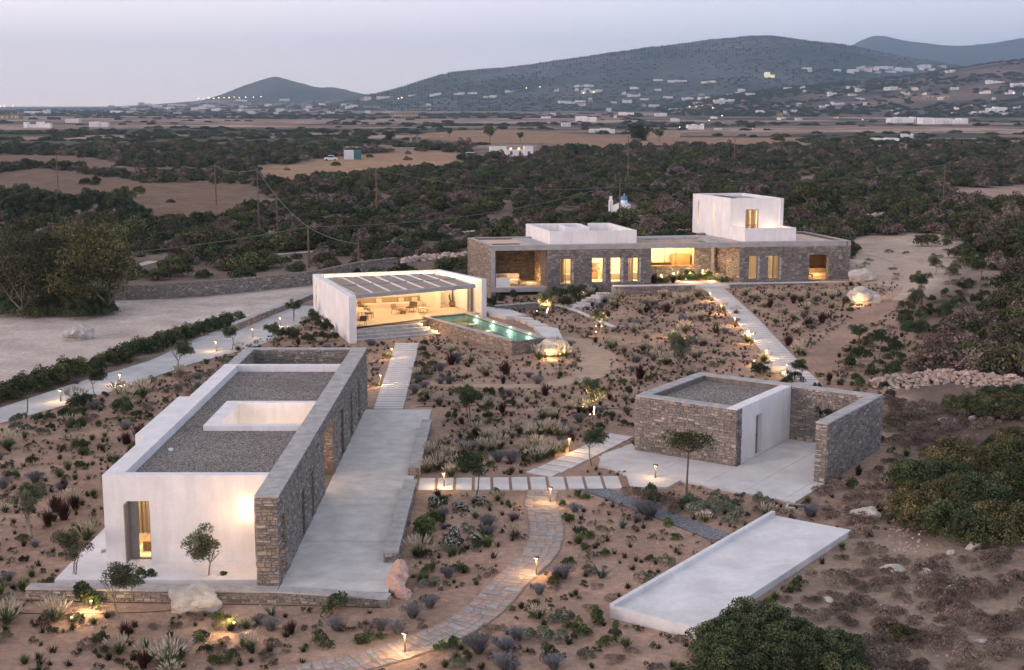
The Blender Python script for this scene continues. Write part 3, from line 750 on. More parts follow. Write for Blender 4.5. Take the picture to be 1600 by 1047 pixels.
# side planter wall at the left foot
mb = MB(); mb.prism([P(483, 487, .3)[:2], P(490, 486, .3)[:2], P(529, 516, .3)[:2], P(521, 517, .3)[:2]], -.3, .42)
tag(mb.build('planter_wall', M['plaster']), 'low white planter wall slanting beside the left foot of the pavilion', 'wall')
mb = MB(); mb.prism([P(470, 481, .05)[:2], P(490, 476, .05)[:2], P(500, 486, .05)[:2], P(484, 492, .05)[:2]], -.4, .10)
tag(mb.build('entrance_slab', M['slab']), kind='structure')

# lounge furniture ------------------------------------------------
def sofa(name, label, a, b, depth, z, mats, cushions, parent=None):
    L = math.dist(a, b); u = ((b[0] - a[0]) / L, (b[1] - a[1]) / L); n_ = (u[1], -u[0])
    root = thing(name, label, 'sofa', (0, 0, 0))
    def c(s, d): return (a[0] + u[0] * s + n_[0] * d, a[1] + u[1] * s + n_[1] * d)
    m_ = MB(); m_.obox(c(L / 2, depth / 2 + .12), u, L, depth, z, z + .40); m_.build('seat', M[mats[0]], root)
    m_ = MB(); k = 0; nb = max(1, int(L / 1.0))
    for k in range(nb): m_.obox(c(L * (k + .5) / nb, .16), u, L / nb - .03, .22, z + .41, z + .88)
    m_.build('backrest', M[mats[1]], root)
    for s in cushions:
        m_ = MB(); m_.obox(c(s, .40), u, .48, .16, z + .42, z + .80); m_.build('cushion', M[mats[2]], root)
    return root
a_, b_ = rq(.02, .90), rq(.80, .90)
sofa('built_in_sofa', 'long built-in sofa with taupe back cushions along the rear wall of the pavilion', a_, b_, .95, PF, ('fabric_w', 'fabric_t', 'fabric_w'), [.5, 2.3, 4.6, 6.7, 8.0])
def chair(name, label, loc, rz, group=None, frame='wood', seat='fabric_d', w=.6):
    root = thing(name, label, 'chair', loc, rz, group)
    m_ = MB(); m_.box(-w / 2, w / 2, -w / 2, w / 2, .38, .46); m_.build('seat', M[seat], root)
    m_ = MB(); m_.hexa([(-w / 2, w / 2 - .06, .46), (w / 2, w / 2 - .06, .46), (w / 2, w / 2, .46), (-w / 2, w / 2, .46)], [(-w / 2, w / 2 + .06, .85), (w / 2, w / 2 + .06, .85), (w / 2, w / 2 + .12, .85), (-w / 2, w / 2 + .12, .85)]); m_.build('backrest', M[seat], root)
    for sx in (-1, 1):
        for sy in (-1, 1):
            m_ = MB(); m_.tube([(sx * (w / 2 - .03), sy * (w / 2 - .03), .38), (sx * (w / 2), sy * (w / 2), 0)], .02, 5); m_.build('leg', M[frame], root)
        m_ = MB(); m_.tube([(sx * w / 2, -w / 2, .38), (sx * w / 2, -w / 2, .60), (sx * w / 2, w / 2, .60)], .018, 5); m_.build('armrest', M[frame], root)
    return root
def table(name, label, loc, rz, w, d, h, top='wood', leg='wood'):
    root = thing(name, label, 'table', loc, rz)
    m_ = MB(); m_.box(-w / 2, w / 2, -d / 2, d / 2, h - .05, h); m_.build('tabletop', M[top], root)
    for sx in (-1, 1):
        for sy in (-1, 1): m_ = MB(); m_.box(sx * (w / 2 - .1) - .03, sx * (w / 2 - .1) + .03, sy * (d / 2 - .1) - .03, sy * (d / 2 - .1) + .03, 0, h - .05); m_.build('leg', M[leg], root)
    return root
def F(u, v): p = P(u, v, PF); return (p[0], p[1], PF)
table('dining_table', 'pale rectangular dining table at the left side of the pavilion', F(563, 497), R(109), 2.6, 1.0, .75, 'fabric_w', 'wood')
c0 = chair('dining_chair', 'dark dining chair at the near end of the pavilion table', F(566, 508), R(200), 'dining chairs in the pavilion')
for (u, v, rz, lb) in ((577, 497, 100, 'dark dining chair on the right side of the pavilion table, nearest the steps'), (572, 491, 105, 'dark dining chair on the right side of the pavilion table, middle one'), (567, 486, 110, 'dark dining chair on the right side of the pavilion table, farthest from the steps')):
    copy_tree(c0, lb, 'dining chairs in the pavilion', F(u, v), R(-rz + 180))
chair('lounge_chair', 'taupe lounge chair left of the low round table in the pavilion', F(621, 490), R(60), None, 'wood', 'fabric_t', .75)
chair('lounge_chair', 'dark lounge chair right of the low round table, back to the sofa', F(643, 487), R(-20), None, 'wood', 'fabric_d', .75)
lc = chair('deck_chair', 'light timber armchair near the pool corner with its back to the inner wall', F(662, 488), R(-70), None, 'wood', 'fabric_w', .8)
tb = thing('coffee_table', 'low round drum table between the lounge chairs', 'table', F(630, 490))
m_ = MB(); m_.lathe([(0, .34), (.42, .34), (.42, .30), (.02, .30)], 16); m_.build('tabletop', M['wood'], tb); m_ = MB(); m_.lathe([(.30, 0), (.22, .30), (0, .3)], 12); m_.build('base', M['wood'], tb)
pt = thing('cactus_pot', 'tall dark cactus in a round terracotta pot against the pale wall', 'potted plant', F(707, 479))
m_ = MB(); m_.lathe([(0, 0), (.26, 0), (.36, .22), (.30, .48), (.24, .5), (.22, .44), (0, .44)], 14); m_.build('pot', M['pot'], pt, True)
m_ = MB()
for x, h, dx in ((0, 1.25, .02), (-.08, .8, -.2), (.08, .95, .16)):
    m_.tube([(x, 0, .42), (x + dx * .8, 0, .42 + h * .35), (x + dx, .02, .42 + h * .7), (x + dx, .02, .42 + h)], [.07, .08, .08, .03], 7)
m_.build('stem', mat('cactus_green', (.06, .09, .04), .8, .2, 6), pt, True)

# ================================================================== POOL
pA, pB, pC, pD = (-7.87, 115.55), (0.0, 103.36), (2.75, 104.92), (-3.95, 118.2)
pool = thing('swimming_pool', 'raised lap pool with stone sides and lit turquoise water', 'pool', (0, 0, 0))
PT = 1.0; core = MB(); st = MB(); rs = random.Random(31)
ring = [pA, pB, pC, pD]; tks = [.45, .35, .55, .5]
def inner_ring(ring, tks):
    out = []; n = len(ring)
    for i in range(n):
        a0, a1 = offset_in(ring[i - 1], ring[i], tks[i - 1]); b0, b1 = offset_in(ring[i], ring[(i + 1) % n], tks[i]); out.append(line_x(a0, a1, b0, b1))
    return out
inr = inner_ring(ring, tks)
for i in range(4):
    a, b = ring[i], ring[(i + 1) % 4]; c_, d_ = inr[(i + 1) % 4], inr[i]
    core.prism([a, b, c_, d_], -.9, PT - .02 if i != 1 else PT - .06)
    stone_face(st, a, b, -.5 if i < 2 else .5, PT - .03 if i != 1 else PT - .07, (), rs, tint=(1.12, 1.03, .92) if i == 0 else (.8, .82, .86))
core.build('wall', M['mortar'], pool); stuffpart(st.build('stonework', M['stone'], pool))
cp = MB(); rs = random.Random(5)
for i in (0, 2, 3):
    a, b = ring[i], ring[(i + 1) % 4]; L = math.dist(a, b); n_ = max(1, int(L / 1.6))
    for k in range(n_):
        q0, q1 = lerp(a, b, k / n_), lerp(a, b, (k + 1) / n_ - .004); r0, r1 = lerp(inr[i], inr[(i + 1) % 4], k / n_), lerp(inr[i], inr[(i + 1) % 4], (k + 1) / n_ - .004)
        cp.prism([q0, q1, r1, r0], PT - .02, PT + .04)
cp.build('coping', M['coping'], pool)
mb = MB(); mb.prism(inr, -.9, -.05); 
for i in range(4):
    a, b = inr[i], inr[(i + 1) % 4]; a2, b2 = offset_in(a, b, .02); mb.prism([a, b, b2, a2], -.05, PT - .12)
mb.build('basin', mat('pool_plaster', (.44, .62, .56), .6, .08, 1.2, .1, 10, .3), pool)
def water_mat():
    m = bpy.data.materials.new('pool_water'); m.use_nodes = True; n, l = _nt(m)
    tr = n.new('ShaderNodeBsdfTransparent'); tr.inputs[0].default_value = (.52, .80, .74, 1)
    gl = n.new('ShaderNodeBsdfGlossy'); gl.inputs['Roughness'].default_value = .04
    tc = n.new('ShaderNodeTexCoord'); nz = n.new('ShaderNodeTexNoise'); nz.inputs['Scale'].default_value = 2.2; nz.inputs['Detail'].default_value = 3; l.new(tc.outputs['Object'], nz.inputs['Vector'])
    bp = n.new('ShaderNodeBump'); bp.inputs['Strength'].default_value = .25; bp.inputs['Distance'].default_value = .1; l.new(nz.outputs['Fac'], bp.inputs['Height'])
    l.new(bp.outputs[0], gl.inputs['Normal']); fr = n.new('ShaderNodeFresnel'); fr.inputs[0].default_value = 1.33; l.new(bp.outputs[0], fr.inputs['Normal'])
    fm = n.new('ShaderNodeMath'); fm.operation = 'MULTIPLY'; fm.inputs[1].default_value = .55; l.new(fr.outputs[0], fm.inputs[0]); mx = n.new('ShaderNodeMixShader'); l.new(fm.outputs[0], mx.inputs[0]); l.new(tr.outputs[0], mx.inputs[1]); l.new(gl.outputs[0], mx.inputs[2]); l.new(mx.outputs[0], n['Material Output'].inputs[0]); return m
M['water'] = water_mat()
nx_, ny_ = 8, 3; mb = MB()
win_ = [offset_in(inr[i], inr[(i + 1) % 4], .0)[0] for i in range(4)]
mb.poly([(p[0], p[1], PT - .08) for p in inr]); mb.build('water', M['water'], pool)
for k, t_ in enumerate((.16, .40, .63, .88)):
    q = lerp(inr[3], inr[2], t_); lm = MB(); lm.lathe([(0, .0), (.09, .0), (.09, .03), (0, .03)], 10, (q[0] - .12, q[1] - .07, PT - .30)); lm.build('pool_lamp', M['pool_light'], pool)
    point_light(pool, (q[0] - .32, q[1] - .24, PT - .32), 19, (1, .95, .75), .18)
    lb_ = MB(); lb_.lathe([(0, 0), (.05, 0), (.05, .05), (0, .05)], 8, (q[0] + .10, q[1] + .05, PT + .05)); lb_.build('coping_lamp', M['bulb'], pool)
    point_light(pool, (q[0] + .02, q[1], PT + .22), 4, (1, .8, .5), .05)
# sun deck right of the pool
mb = MB()
mb.prism([P(752, 478, .8)[:2], P(800, 484, .8)[:2], P(820, 492, .8)[:2], P(790, 494, .8)[:2], P(764, 489, .8)[:2]], -.2, .80)
mb.prism([P(833, 509, .6)[:2], P(872, 513, .6)[:2], P(880, 530, .6)[:2], P(850, 528, .6)[:2]], -.3, .62)
tag(mb.build('pool_deck', M['slab']), kind='structure')
sd_ = thing('pool_stepping_slabs', 'row of long pale stepping slabs beside the pool', 'stepping stones', (0, 0, 0))
for k in range(5):
    u0, v0 = 796 + k * 11, 490 + k * 4.6; m_ = MB(); m_.prism([P(u0 - 5, v0, .7)[:2], P(u0 + 22, v0 + 1, .7)[:2], P(u0 + 27, v0 + 3.4, .7)[:2], P(u0 + 1, v0 + 2.6, .7)[:2]], .4, .72 - .02 * k); m_.build('slab', M['slab'], sd_)
capped_wall('garden_wall', 'short straight stone wall with pale top between the pavilion and the main house', [P(776, 482, .8)[:2], P(842, 477, .8)[:2]], .4, .3, 1.0, seed=8)
capped_wall('curved_wall', 'curving low wall with white top leading up towards the stone steps', [P(a, b, .3)[:2] for a, b in ((962, 517), (935, 505), (905, 492), (873, 482))], .35, .0, .62, seed=9, capmat='slab')

# ================================================================== MAIN HOUSE (back centre to right)
ha = R(7.8); hu = (math.cos(ha), math.sin(ha)); hv = (-math.sin(ha), math.cos(ha)); ho = (-2.1, 132.3)
def hp(u, v): return (ho[0] + hu[0] * u + hv[0] * v, ho[1] + hu[1] * u + hv[1] * v)
def hp3(u, v, z): return (*hp(u, v), z)
mh = thing('main_house', 'long low stone house with flat roofs, white rooftop boxes and lit windows', 'house', (0, 0, 0))
core = MB(); st = MB(); rs = random.Random(41); HS = dict(hs=(.12, .26), ws=(.16, .55), prot=(.015, .07), joint=.02)
ZT, ZB, ZBT = 5.5, 5.02, 5.02     # roof top, beam underside
WINS = [(6.99, 8.19, 1.46, 4.08), (10.27, 11.48, 1.60, 4.13), (12.21, 13.30, 1.60, 4.13), (14.02, 15.12, 1.60, 4.10)]
RW = [(26.7, 27.6, 1.62, 4.10), (28.74, 29.92, 1.62, 4.10), (33.12, 35.16, 1.44, 4.10)]
# left wing: front wall right of loggia
wall_core(core, hp(5.75, 0), hp(16.4, 0), .5, -.3, ZB, [(a - 5.75, b - 5.75, c, d) for a, b, c, d in WINS])
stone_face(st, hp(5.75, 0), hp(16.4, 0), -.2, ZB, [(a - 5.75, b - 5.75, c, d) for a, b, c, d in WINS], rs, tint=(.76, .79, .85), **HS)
# left end wall
wall_core(core, hp(-1.4, 8.8), hp(0, 0), .5, -.2, ZT - .06)
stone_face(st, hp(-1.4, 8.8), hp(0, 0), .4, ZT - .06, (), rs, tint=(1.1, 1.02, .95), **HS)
wall_core(core, hp(15.5, 9.0), hp(-1.4, 8.8), .5, 0, ZT - .06)
# loggia inner walls
wall_core(core, hp(.5, 5.2), hp(5.2, 5.2), .3, 1.2, 5.0); stone_face(st, hp(.0, 5.2), hp(5.2, 5.2), 1.3, 5.0, (), rs, tint=(.30, .27, .24), **HS)  # back stones tinted dark, shade of the loggia rear put into their colour
wall_core(core, hp(5.2, 5.2), hp(5.75, 0.5), .3, 1.2, 5.0)
stone_face(st, hp(5.2, 5.2), hp(5.74, .9), 1.3, 5.0, (), rs, tint=(1.15, 1, .8), **HS)
# right wing
wall_core(core, hp(25.7, 0), hp(37.5, 0), .5, 0, ZB, [(a - 25.7, b - 25.7, c, d) for a, b, c, d in RW])
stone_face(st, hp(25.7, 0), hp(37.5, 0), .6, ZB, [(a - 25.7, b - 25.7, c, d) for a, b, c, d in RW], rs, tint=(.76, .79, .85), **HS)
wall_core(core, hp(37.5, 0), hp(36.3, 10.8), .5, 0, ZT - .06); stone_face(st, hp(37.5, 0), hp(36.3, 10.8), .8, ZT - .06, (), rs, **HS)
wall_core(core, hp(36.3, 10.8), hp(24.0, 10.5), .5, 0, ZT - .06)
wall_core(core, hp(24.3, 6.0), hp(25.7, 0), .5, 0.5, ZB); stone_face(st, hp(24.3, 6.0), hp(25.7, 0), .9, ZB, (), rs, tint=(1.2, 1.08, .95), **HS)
# court: window wall and dark wall
wall_core(core, hp(16.4, 4.2), hp(24.4, 4.2), .4, .5, ZB, [(.9, 5.75, 2.72, 4.62)])
stone_face(st, hp(16.4, 4.2), hp(24.4, 4.2), .9, ZB, [(.9, 5.75, 2.72, 4.62)], rs, **HS)
wall_core(core, hp(16.4, .5), hp(16.4, 4.2), .4, .5, ZB)
core.build('wall', M['mortar'], mh); stuffpart(st.build('stonework', M['stone'], mh))
# concrete frame of the cantilevered loggia, roof edge beams, slabs
mb = MB()
mb.prism([hp(0, -.02), hp(5.74, -.02), hp(5.2, 5.6), hp(-.6, 5.2)], .80, 1.24)
mb.prism([hp(0, -.02), hp(.42, -.02), hp(.36, .6), hp(-.08, .6)], 1.24, 4.98)
mb.prism([hp(0, -.03), hp(37.52, -.03), hp(37.4, .58), hp(-.08, .58)], 4.99, ZT - .06)
mb.build('beam', M['beam'], mh)
rf = MB()
rf.prism([hp(-.09, .6), hp(15.5, .6), hp(15.3, 8.9), hp(-1.35, 8.75)], 4.99, 5.26)
rf.prism([hp(24.9, .6), hp(37.35, .6), hp(36.3, 10.3), hp(23.6, 10.3)], 4.99, 5.26)
rf.prism([hp(15.5, 5.2), hp(24.4, 5.2), hp(23.6, 10.0), hp(15.3, 9.0)], 4.99, 5.24)
rf.build('roof', mat('pinkish_roof_screed', (.66, .50, .40), .9, .1, .8, .3, 10, .1, fine=.05), mh)
ed = MB()   # roof upstands
def upstand(a, b, t=.42, z0=5.2, z1=ZT): L = math.dist(a, b); n_ = (-(b[1] - a[1]) / L, (b[0] - a[0]) / L); ed.prism([a, b, (b[0] + n_[0] * t, b[1] + n_[1] * t), (a[0] + n_[0] * t, a[1] + n_[1] * t)], z0, z1)
upstand(hp(-1.42, 8.82), hp(-.02, .56), .40, ZT - .06, ZT); upstand(hp(-.02, -.04), hp(37.5, -.04), .58, ZT - .06, ZT + .001)
upstand(hp(15.4, 9.1), hp(-1.4, 8.82), .4, ZT - .06, ZT); upstand(hp(37.5, .55), hp(36.32, 10.9), .4, ZT - .06, ZT); upstand(hp(36.3, 10.9), hp(24.0, 10.6), .4, ZT - .06, ZT)
ed.prism([hp(4.2, .55), hp(6.1, .55), hp(5.0, 8.5), hp(3.2, 8.5)], 5.26, 5.42)
ed.prism([hp(15.4, 5.4), hp(23.2, 6.0), hp(22.8, 8.0), hp(15.4, 7.6)], 5.24, 5.5)
ed.prism([hp(23.3, 1.4), hp(25.2, .6), hp(24.3, 8), hp(22.6, 7.4)], 5.20, 5.42)
ed.build('roof_coping', M['coping'], mh)
sk = MB(); sk.prism([hp(.6, 3.0), hp(3.4, 3.2), hp(3.3, 4.0), hp(.5, 3.8)], 5.262, 5.30); sk.build('skylight', M['wood_dark'], mh)
# white rooftop box (open terrace with inner walls)
bxr = [hp(6.2, 1.5), hp(15.25, 1.75), hp(14.3, 10.6), hp(5.1, 10.8)]; bin_ = inner_ring(bxr, [.3, .3, .3, .3])
mb = MB(); ZW = 6.70
mb.prism([bxr[0], bxr[1], bin_[1], bin_[0]], 5.3, ZW); mb.prism([bxr[1], bxr[2], bin_[2], bin_[1]], 5.3, ZW); mb.prism([bxr[3], bxr[0], bin_[0], bin_[3]], 5.3, ZW)
q0, q1 = lerp(bxr[3], bxr[2], .62), lerp(bin_[3], bin_[2], .62); mb.prism([bxr[3], q0, q1, bin_[3]], 5.3, ZW)
q0, q1 = lerp(bxr[3], bxr[2], .74), lerp(bin_[3], bin_[2], .74); mb.prism([q0, bxr[2], bin_[2], q1], 5.3, ZW)
mb.prism([hp(9.0, 6.2), hp(10.9, 6.2), hp(10.9, 6.5), hp(9.0, 6.5)], 5.3, ZW - .02); mb.prism([hp(8.6, 6.2), hp(9.0, 6.2), hp(9.0, 10.3), hp(8.6, 10.3)], 5.3, ZW - .02)
mb.prism([hp(10.9, 6.2), hp(11.2, 6.2), hp(11.0, 10.4), hp(10.7, 10.4)], 5.3, ZW - .02)
mb.prism(bin_, 5.27, 5.34)
tag(mb.build('roof_terrace', M['plaster'], mh), 'white walled roof terrace')
pl2 = thing('roof_planter', 'small planter with green and red plants on the white roof terrace', 'planter', hp3(9.95, 8.0, 5.34))
m_ = MB(); m_.box(-.8, .8, -.3, .3, 0, .9); m_.build('planter_box', M['plaster'], pl2)
# tower
def tw(v, right=False): return (26.75 - .215 * (v - 1.7) if not right else 32.35 - .2 * (v - 2.0))
tv0, tv1 = 4.9, 13.2; ZTW = 9.62
tp = [hp(tw(tv0), tv0), hp(tw(tv0, 1), tv0 - .3), hp(tw(tv1, 1), tv1 + .2), hp(tw(tv1), tv1)]
mb = MB()
Lt = math.dist(tp[0], tp[1])
wall_core(mb, tp[0], tp[1], .4, 5.3, ZTW, [(1.65, 3.05, 6.0, 8.45)])
Ll = math.dist(tp[3], tp[0])
wall_core(mb, tp[3], tp[0], .4, 5.3, ZTW, [(1.2, 1.5, 6.3, 8.9), (4.8, 5.12, 6.1, 8.9)])
wall_core(mb, tp[1], tp[2], .4, 5.3, ZTW); wall_core(mb, tp[2], tp[3], .4, 5.3, ZTW)
mb.build('tower_wall', M['plaster'], mh)
ti = inner_ring(tp, [.4] * 4)
mb = MB(); mb.prism(ti, 9.2, 9.34); mb.build('tower_roof', M['coping'], mh)
sk = MB(); sk.prism([lerp(ti[0], ti[2], .45), lerp(ti[0], ti[2], .5), lerp(ti[3], ti[2], .55), lerp(ti[3], ti[2], .2)], 9.345, 9.40); sk.build('roof_hatch', M['wood_dark'], mh)
mb = MB(); mb.prism([lerp(ti[0], ti[1], .02), lerp(ti[0], ti[1], .98), lerp(ti[3], ti[2], .98), lerp(ti[3], ti[2], .02)], 5.9, 6.0); mb.build('upper_floor', M['floor_in'], mh)
# balcony
bq = [hp(26.72, 1.75), hp(32.35, 2.15), tp[1], tp[0]]; bi = inner_ring(bq, [.25, .25, .01, .25])
mb = MB(); mb.prism([bq[0], bq[1], bi[1], bi[0]], 5.3, 6.72); mb.prism([bq[1], bq[2], bi[2], bi[1]], 5.3, 6.72); mb.prism([bq[3], bq[0], bi[0], bi[3]], 5.3, 6.72); mb.prism(bi, 5.3, 5.95)
mb.build('balcony', M['plaster'], mh)
tud = Vector((tp[1][0] - tp[0][0], tp[1][1] - tp[0][1])).normalized(); tun = (-tud.y, tud.x)
def tpt(s, d): return (tp[0][0] + tud.x * s + tun[0] * d, tp[0][1] + tud.y * s + tun[1] * d)
fm = MB()
for s0, s1 in ((1.65, 1.74), (2.96, 3.05), (2.30, 2.38)): fm.prism([tpt(s0, .1), tpt(s1, .1), tpt(s1, .2), tpt(s0, .2)], 6.0, 8.45)
for z0_, z1_ in ((8.36, 8.45), (6.75, 6.84)): fm.prism([tpt(1.65, .1), tpt(3.05, .1), tpt(3.05, .2), tpt(1.65, .2)], z0_, z1_)
tf = fm.build('window', M['wood'], mh); gm = MB(); gm.quad((*tpt(1.7, .15), 6.0), (*tpt(3.0, .15), 6.0), (*tpt(3.0, .15), 8.4), (*tpt(1.7, .15), 8.4)); gm.build('pane', M['glass'], tf)
cm = MB()
for k in range(14):
    s = 1.75 + k * .085
    if 5 < k < 9: continue
    cm.obox(tpt(s, .55 + .03 * (k % 2)), (tud.x, tud.y), .075, .03, 6.0, 8.4)
cm.build('curtain', M['curtain'], mh)
q = tpt(2.4, 2.5); point_light(mh, (*q, 8.2), 480, (1, .66, .34), .3)
q = tpt(4.3, -.9); point_light(mh, (*q, 6.25), 26, (1, .66, .36), .1)
q = tpt(1.0, -.9); point_light(mh, (*q, 6.2), 14, (1, .66, .36), .1)
q = lerp(tp[3], tp[0], .16); point_light(mh, (q[0] + 1.2, q[1], 6.6), 40, (1, .66, .34), .2)
# reveals/shutters of ground floor windows and rooms behind
def hroom(u0, u1, v0, v1, z0, z1, name='room', m='interior'):
    m_ = MB(); w = .08
    m_.prism([hp(u0, v0), hp(u1, v0), hp(u1, v1), hp(u0, v1)], z0 - w, z0); m_.prism([hp(u0, v0), hp(u1, v0), hp(u1, v1), hp(u0, v1)], z1, z1 + w)
    m_.prism([hp(u0 - w, v0), hp(u0, v0), hp(u0, v1), hp(u0 - w, v1)], z0 - w, z1 + w); m_.prism([hp(u1, v0), hp(u1 + w, v0), hp(u1 + w, v1), hp(u1, v1)], z0 - w, z1 + w)
    m_.prism([hp(u0 - w, v1), hp(u1 + w, v1), hp(u1 + w, v1 + w), hp(u0 - w, v1 + w)], z0 - w, z1 + w); return m_.build(name, M[m], mh)
hroom(6.2, 9.5, .52, 5.0, 1.45, 4.7); hroom(9.7, 16.2, .52, 5.0, 1.5, 4.7); hroom(25.95, 31.5, .52, 4.4, 1.5, 4.7)
for (u_, v_, pw) in ((7.6, 2.6, 260), (10.9, 2.4, 330), (12.8, 2.4, 300), (14.6, 2.4, 300), (27.2, 2.2, 220), (29.5, 2.2, 240)):
    point_light(mh, hp3(u_, v_, 4.2), pw, (1, .66, .32), .25)
def hwin(u0, u1, z0, z1, v=.25, mull=True, shutter=True):
    m_ = MB(); w = .07
    m_.prism([hp(u0, v), hp(u1, v), hp(u1, v + .08), hp(u0, v + .08)], z0, z0 + w); m_.prism([hp(u0, v), hp(u1, v), hp(u1, v + .08), hp(u0, v + .08)], z1 - w, z1)
    xs = [u0, u1 - w] + ([(u0 + u1) / 2 - w / 2] if mull else [])
    for x in xs: m_.prism([hp(x, v), hp(x + w, v), hp(x + w, v + .08), hp(x, v + .08)], z0 + w, z1 - w)
    f_ = m_.build('window', M['alu'], mh)
    g_ = MB(); g_.quad(hp3(u0, v + .04, z0), hp3(u1, v + .04, z0), hp3(u1, v + .04, z1), hp3(u0, v + .04, z1)); g_.build('pane', M['glass'], f_)
    if shutter:
        s_ = MB(); s_.prism([hp(u1 + .002, -.06), hp(u1 + .2, -.06), hp(u1 + .2, -.02), hp(u1 + .002, -.02)], z0, z1); s_.build('shutter', M['coping'], mh)
for i, (a, b, c, d) in enumerate(WINS): hwin(a, b, c, d, mull=(i == 0))
hwin(RW[0][0], RW[0][1], RW[0][2], RW[0][3], mull=False); hwin(RW[1][0], RW[1][1], RW[1][2], RW[1][3])
for (a, b, c, d, m0) in ((6.99, 7.5, 1.5, 4.05, 'wood'), (26.72, 27.58, 1.62, 4.08, 'curtain'), (28.76, 29.2, 1.62, 4.08, 'curtain'), (29.3, 29.9, 1.62, 4.08, 'curtain'), (14.05, 14.7, 1.6, 4.1, 'curtain')):
    m_ = MB(); k = a
    while k < b: m_.prism([hp(k, .62 + .05 * math.sin(k * 40)), hp(k + .05, .62 + .05 * math.sin(k * 40)), hp(k + .05, .66 + .05 * math.sin(k * 40)), hp(k, .66 + .05 * math.sin(k * 40))], c, d); k += .06
    m_.build('curtain', M[m0], mh)
m_ = MB(); m_.prism([hp(7.0, 3.0), hp(9.0, 3.0), hp(9.0, 4.6), hp(7.0, 4.6)], 1.5, 2.1); m_.prism([hp(12.0, 2.6), hp(15.6, 2.6), hp(15.6, 3.6), hp(12.0, 3.6)], 1.52, 2.2); m_.build('bed', M['fabric_w'], mh)
m_ = MB(); m_.prism([hp(10.0, 4.2), hp(12, 4.2), hp(12, 4.8), hp(10, 4.8)], 2.4, 2.5); m_.prism([hp(10.0, 4.2), hp(12, 4.2), hp(12, 4.8), hp(10, 4.8)], 3.0, 3.1); m_.prism([hp(10.0, 3.4), hp(11.6, 3.4), hp(11.6, 4.0), hp(10, 4.0)], 1.52, 2.3); m_.build('shelf', M['wood'], mh)
# court window
m_ = MB()
for u0, u1 in ((17.3, 17.4), (20.1, 20.18), (22.07, 22.15), (18.9, 18.96)): m_.prism([hp(u0, 4.35), hp(u1, 4.35), hp(u1, 4.45), hp(u0, 4.45)], 2.72, 4.62)
m_.prism([hp(17.2, 3.98), hp(22.2, 3.98), hp(22.2, 4.5), hp(17.2, 4.5)], 2.62, 2.73)
f_ = m_.build('window', M['wood'], mh); g_ = MB(); g_.quad(hp3(17.3, 4.4, 2.72), hp3(22.15, 4.4, 2.72), hp3(22.15, 4.4, 4.62), hp3(17.3, 4.4, 4.62)); g_.build('pane', M['glass'], f_)
hroom(16.9, 22.9, 4.62, 8.6, 1.6, 4.8); point_light(mh, hp3(18.6, 6.4, 4.3), 330, (1, .62, .26), .3); point_light(mh, hp3(21.2, 6.4, 4.3), 330, (1, .62, .26), .3)
m_ = MB(); m_.prism([hp(17.0, 5.0), hp(19.8, 5.0), hp(19.8, 5.6), hp(17.0, 5.6)], 1.6, 2.95); m_.prism([hp(20.6, 7.8), hp(22.6, 7.8), hp(22.6, 8.4), hp(20.6, 8.4)], 1.6, 3.5); m_.build('cabinet', M['wood'], mh)
m_ = MB(); m_.prism([hp(23.85, 4.0), hp(24.15, 4.0), hp(24.15, 4.2), hp(23.85, 4.2)], .95, 5.0); m_.build('post', M['coping'], mh)
# left loggia: built-in sofa, table; warm light
lf = MB(); lf.prism([hp(.42, .0), hp(5.7, .0), hp(5.2, 5.15), hp(.2, 5.15)], 1.24, 1.30); lf.build('loggia_floor', M['floor_in'], mh)
m_ = MB(); m_.prism([hp(.5, .02), hp(1.9, .02), hp(1.9, .22), hp(.5, .22)], 1.3, 2.25); m_.build('parapet', M['plaster'], mh)
sofa('built_in_sofa', 'cream L-shaped built-in sofa in the left open loggia of the main house', hp(.6, 4.2), hp(3.4, 4.2), .9, 1.3, ('fabric_w', 'fabric_w', 'fabric_t'), [.9, 1.3])
sofa('built_in_bench', 'short cream bench seat along the left side of the open loggia', hp(.42, 1.3), hp(.35, 3.6), .8, 1.3, ('fabric_w', 'fabric_w', 'fabric_w'), [])
table('low_table', 'low cream table in front of the sofa in the left loggia', hp3(2.4, 1.9, 1.3), ha, 1.6, .8, .5, 'fabric_w', 'wood_dark')
point_light(mh, hp3(2.4, 2.3, 2.5), 55, (1, .64, .30), .15); point_light(mh, hp3(4.5, 3.2, 2.0), 45, (1, .60, .26), .15)
fr_ = MB()
for k in range(3): a = hp(5.3 + .09 * k, 1.4 - .45 * k); fr_.box(a[0] - .04, a[0] + .04, a[1] - .04, a[1] + .04, 1.3, 4.98)
fr_.build('sliding_frame', M['alu'], mh)
# right loggia
lf = MB(); lf.prism([hp(32.4, .5), hp(36.9, .5), hp(36.6, 4.6), hp(32.0, 4.6)], 1.30, 1.40); lf.build('loggia_floor', M['floor_in'], mh)
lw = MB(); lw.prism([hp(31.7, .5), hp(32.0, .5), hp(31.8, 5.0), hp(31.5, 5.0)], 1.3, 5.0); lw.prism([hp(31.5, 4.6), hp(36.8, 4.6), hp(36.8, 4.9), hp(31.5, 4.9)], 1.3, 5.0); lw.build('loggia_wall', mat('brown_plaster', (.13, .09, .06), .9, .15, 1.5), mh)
sofa('built_in_sofa', 'cream built-in sofa in the right open loggia of the main house', hp(32.4, 3.6), hp(36.4, 3.6), .9, 1.4, ('fabric_w', 'fabric_t', 'fabric_w'), [])
table('low_table', 'small dark table on the floor of the right loggia', hp3(33.7, 1.6, 1.4), ha, .9, .6, .45, 'wood_dark', 'wood_dark')
point_light(mh, hp3(34.6, 1.8, 2.3), 80, (1, .58, .22), .12)
point_light(mh, hp3(23.2, 1.6, 1.5), 60, (1, .66, .34), .1)
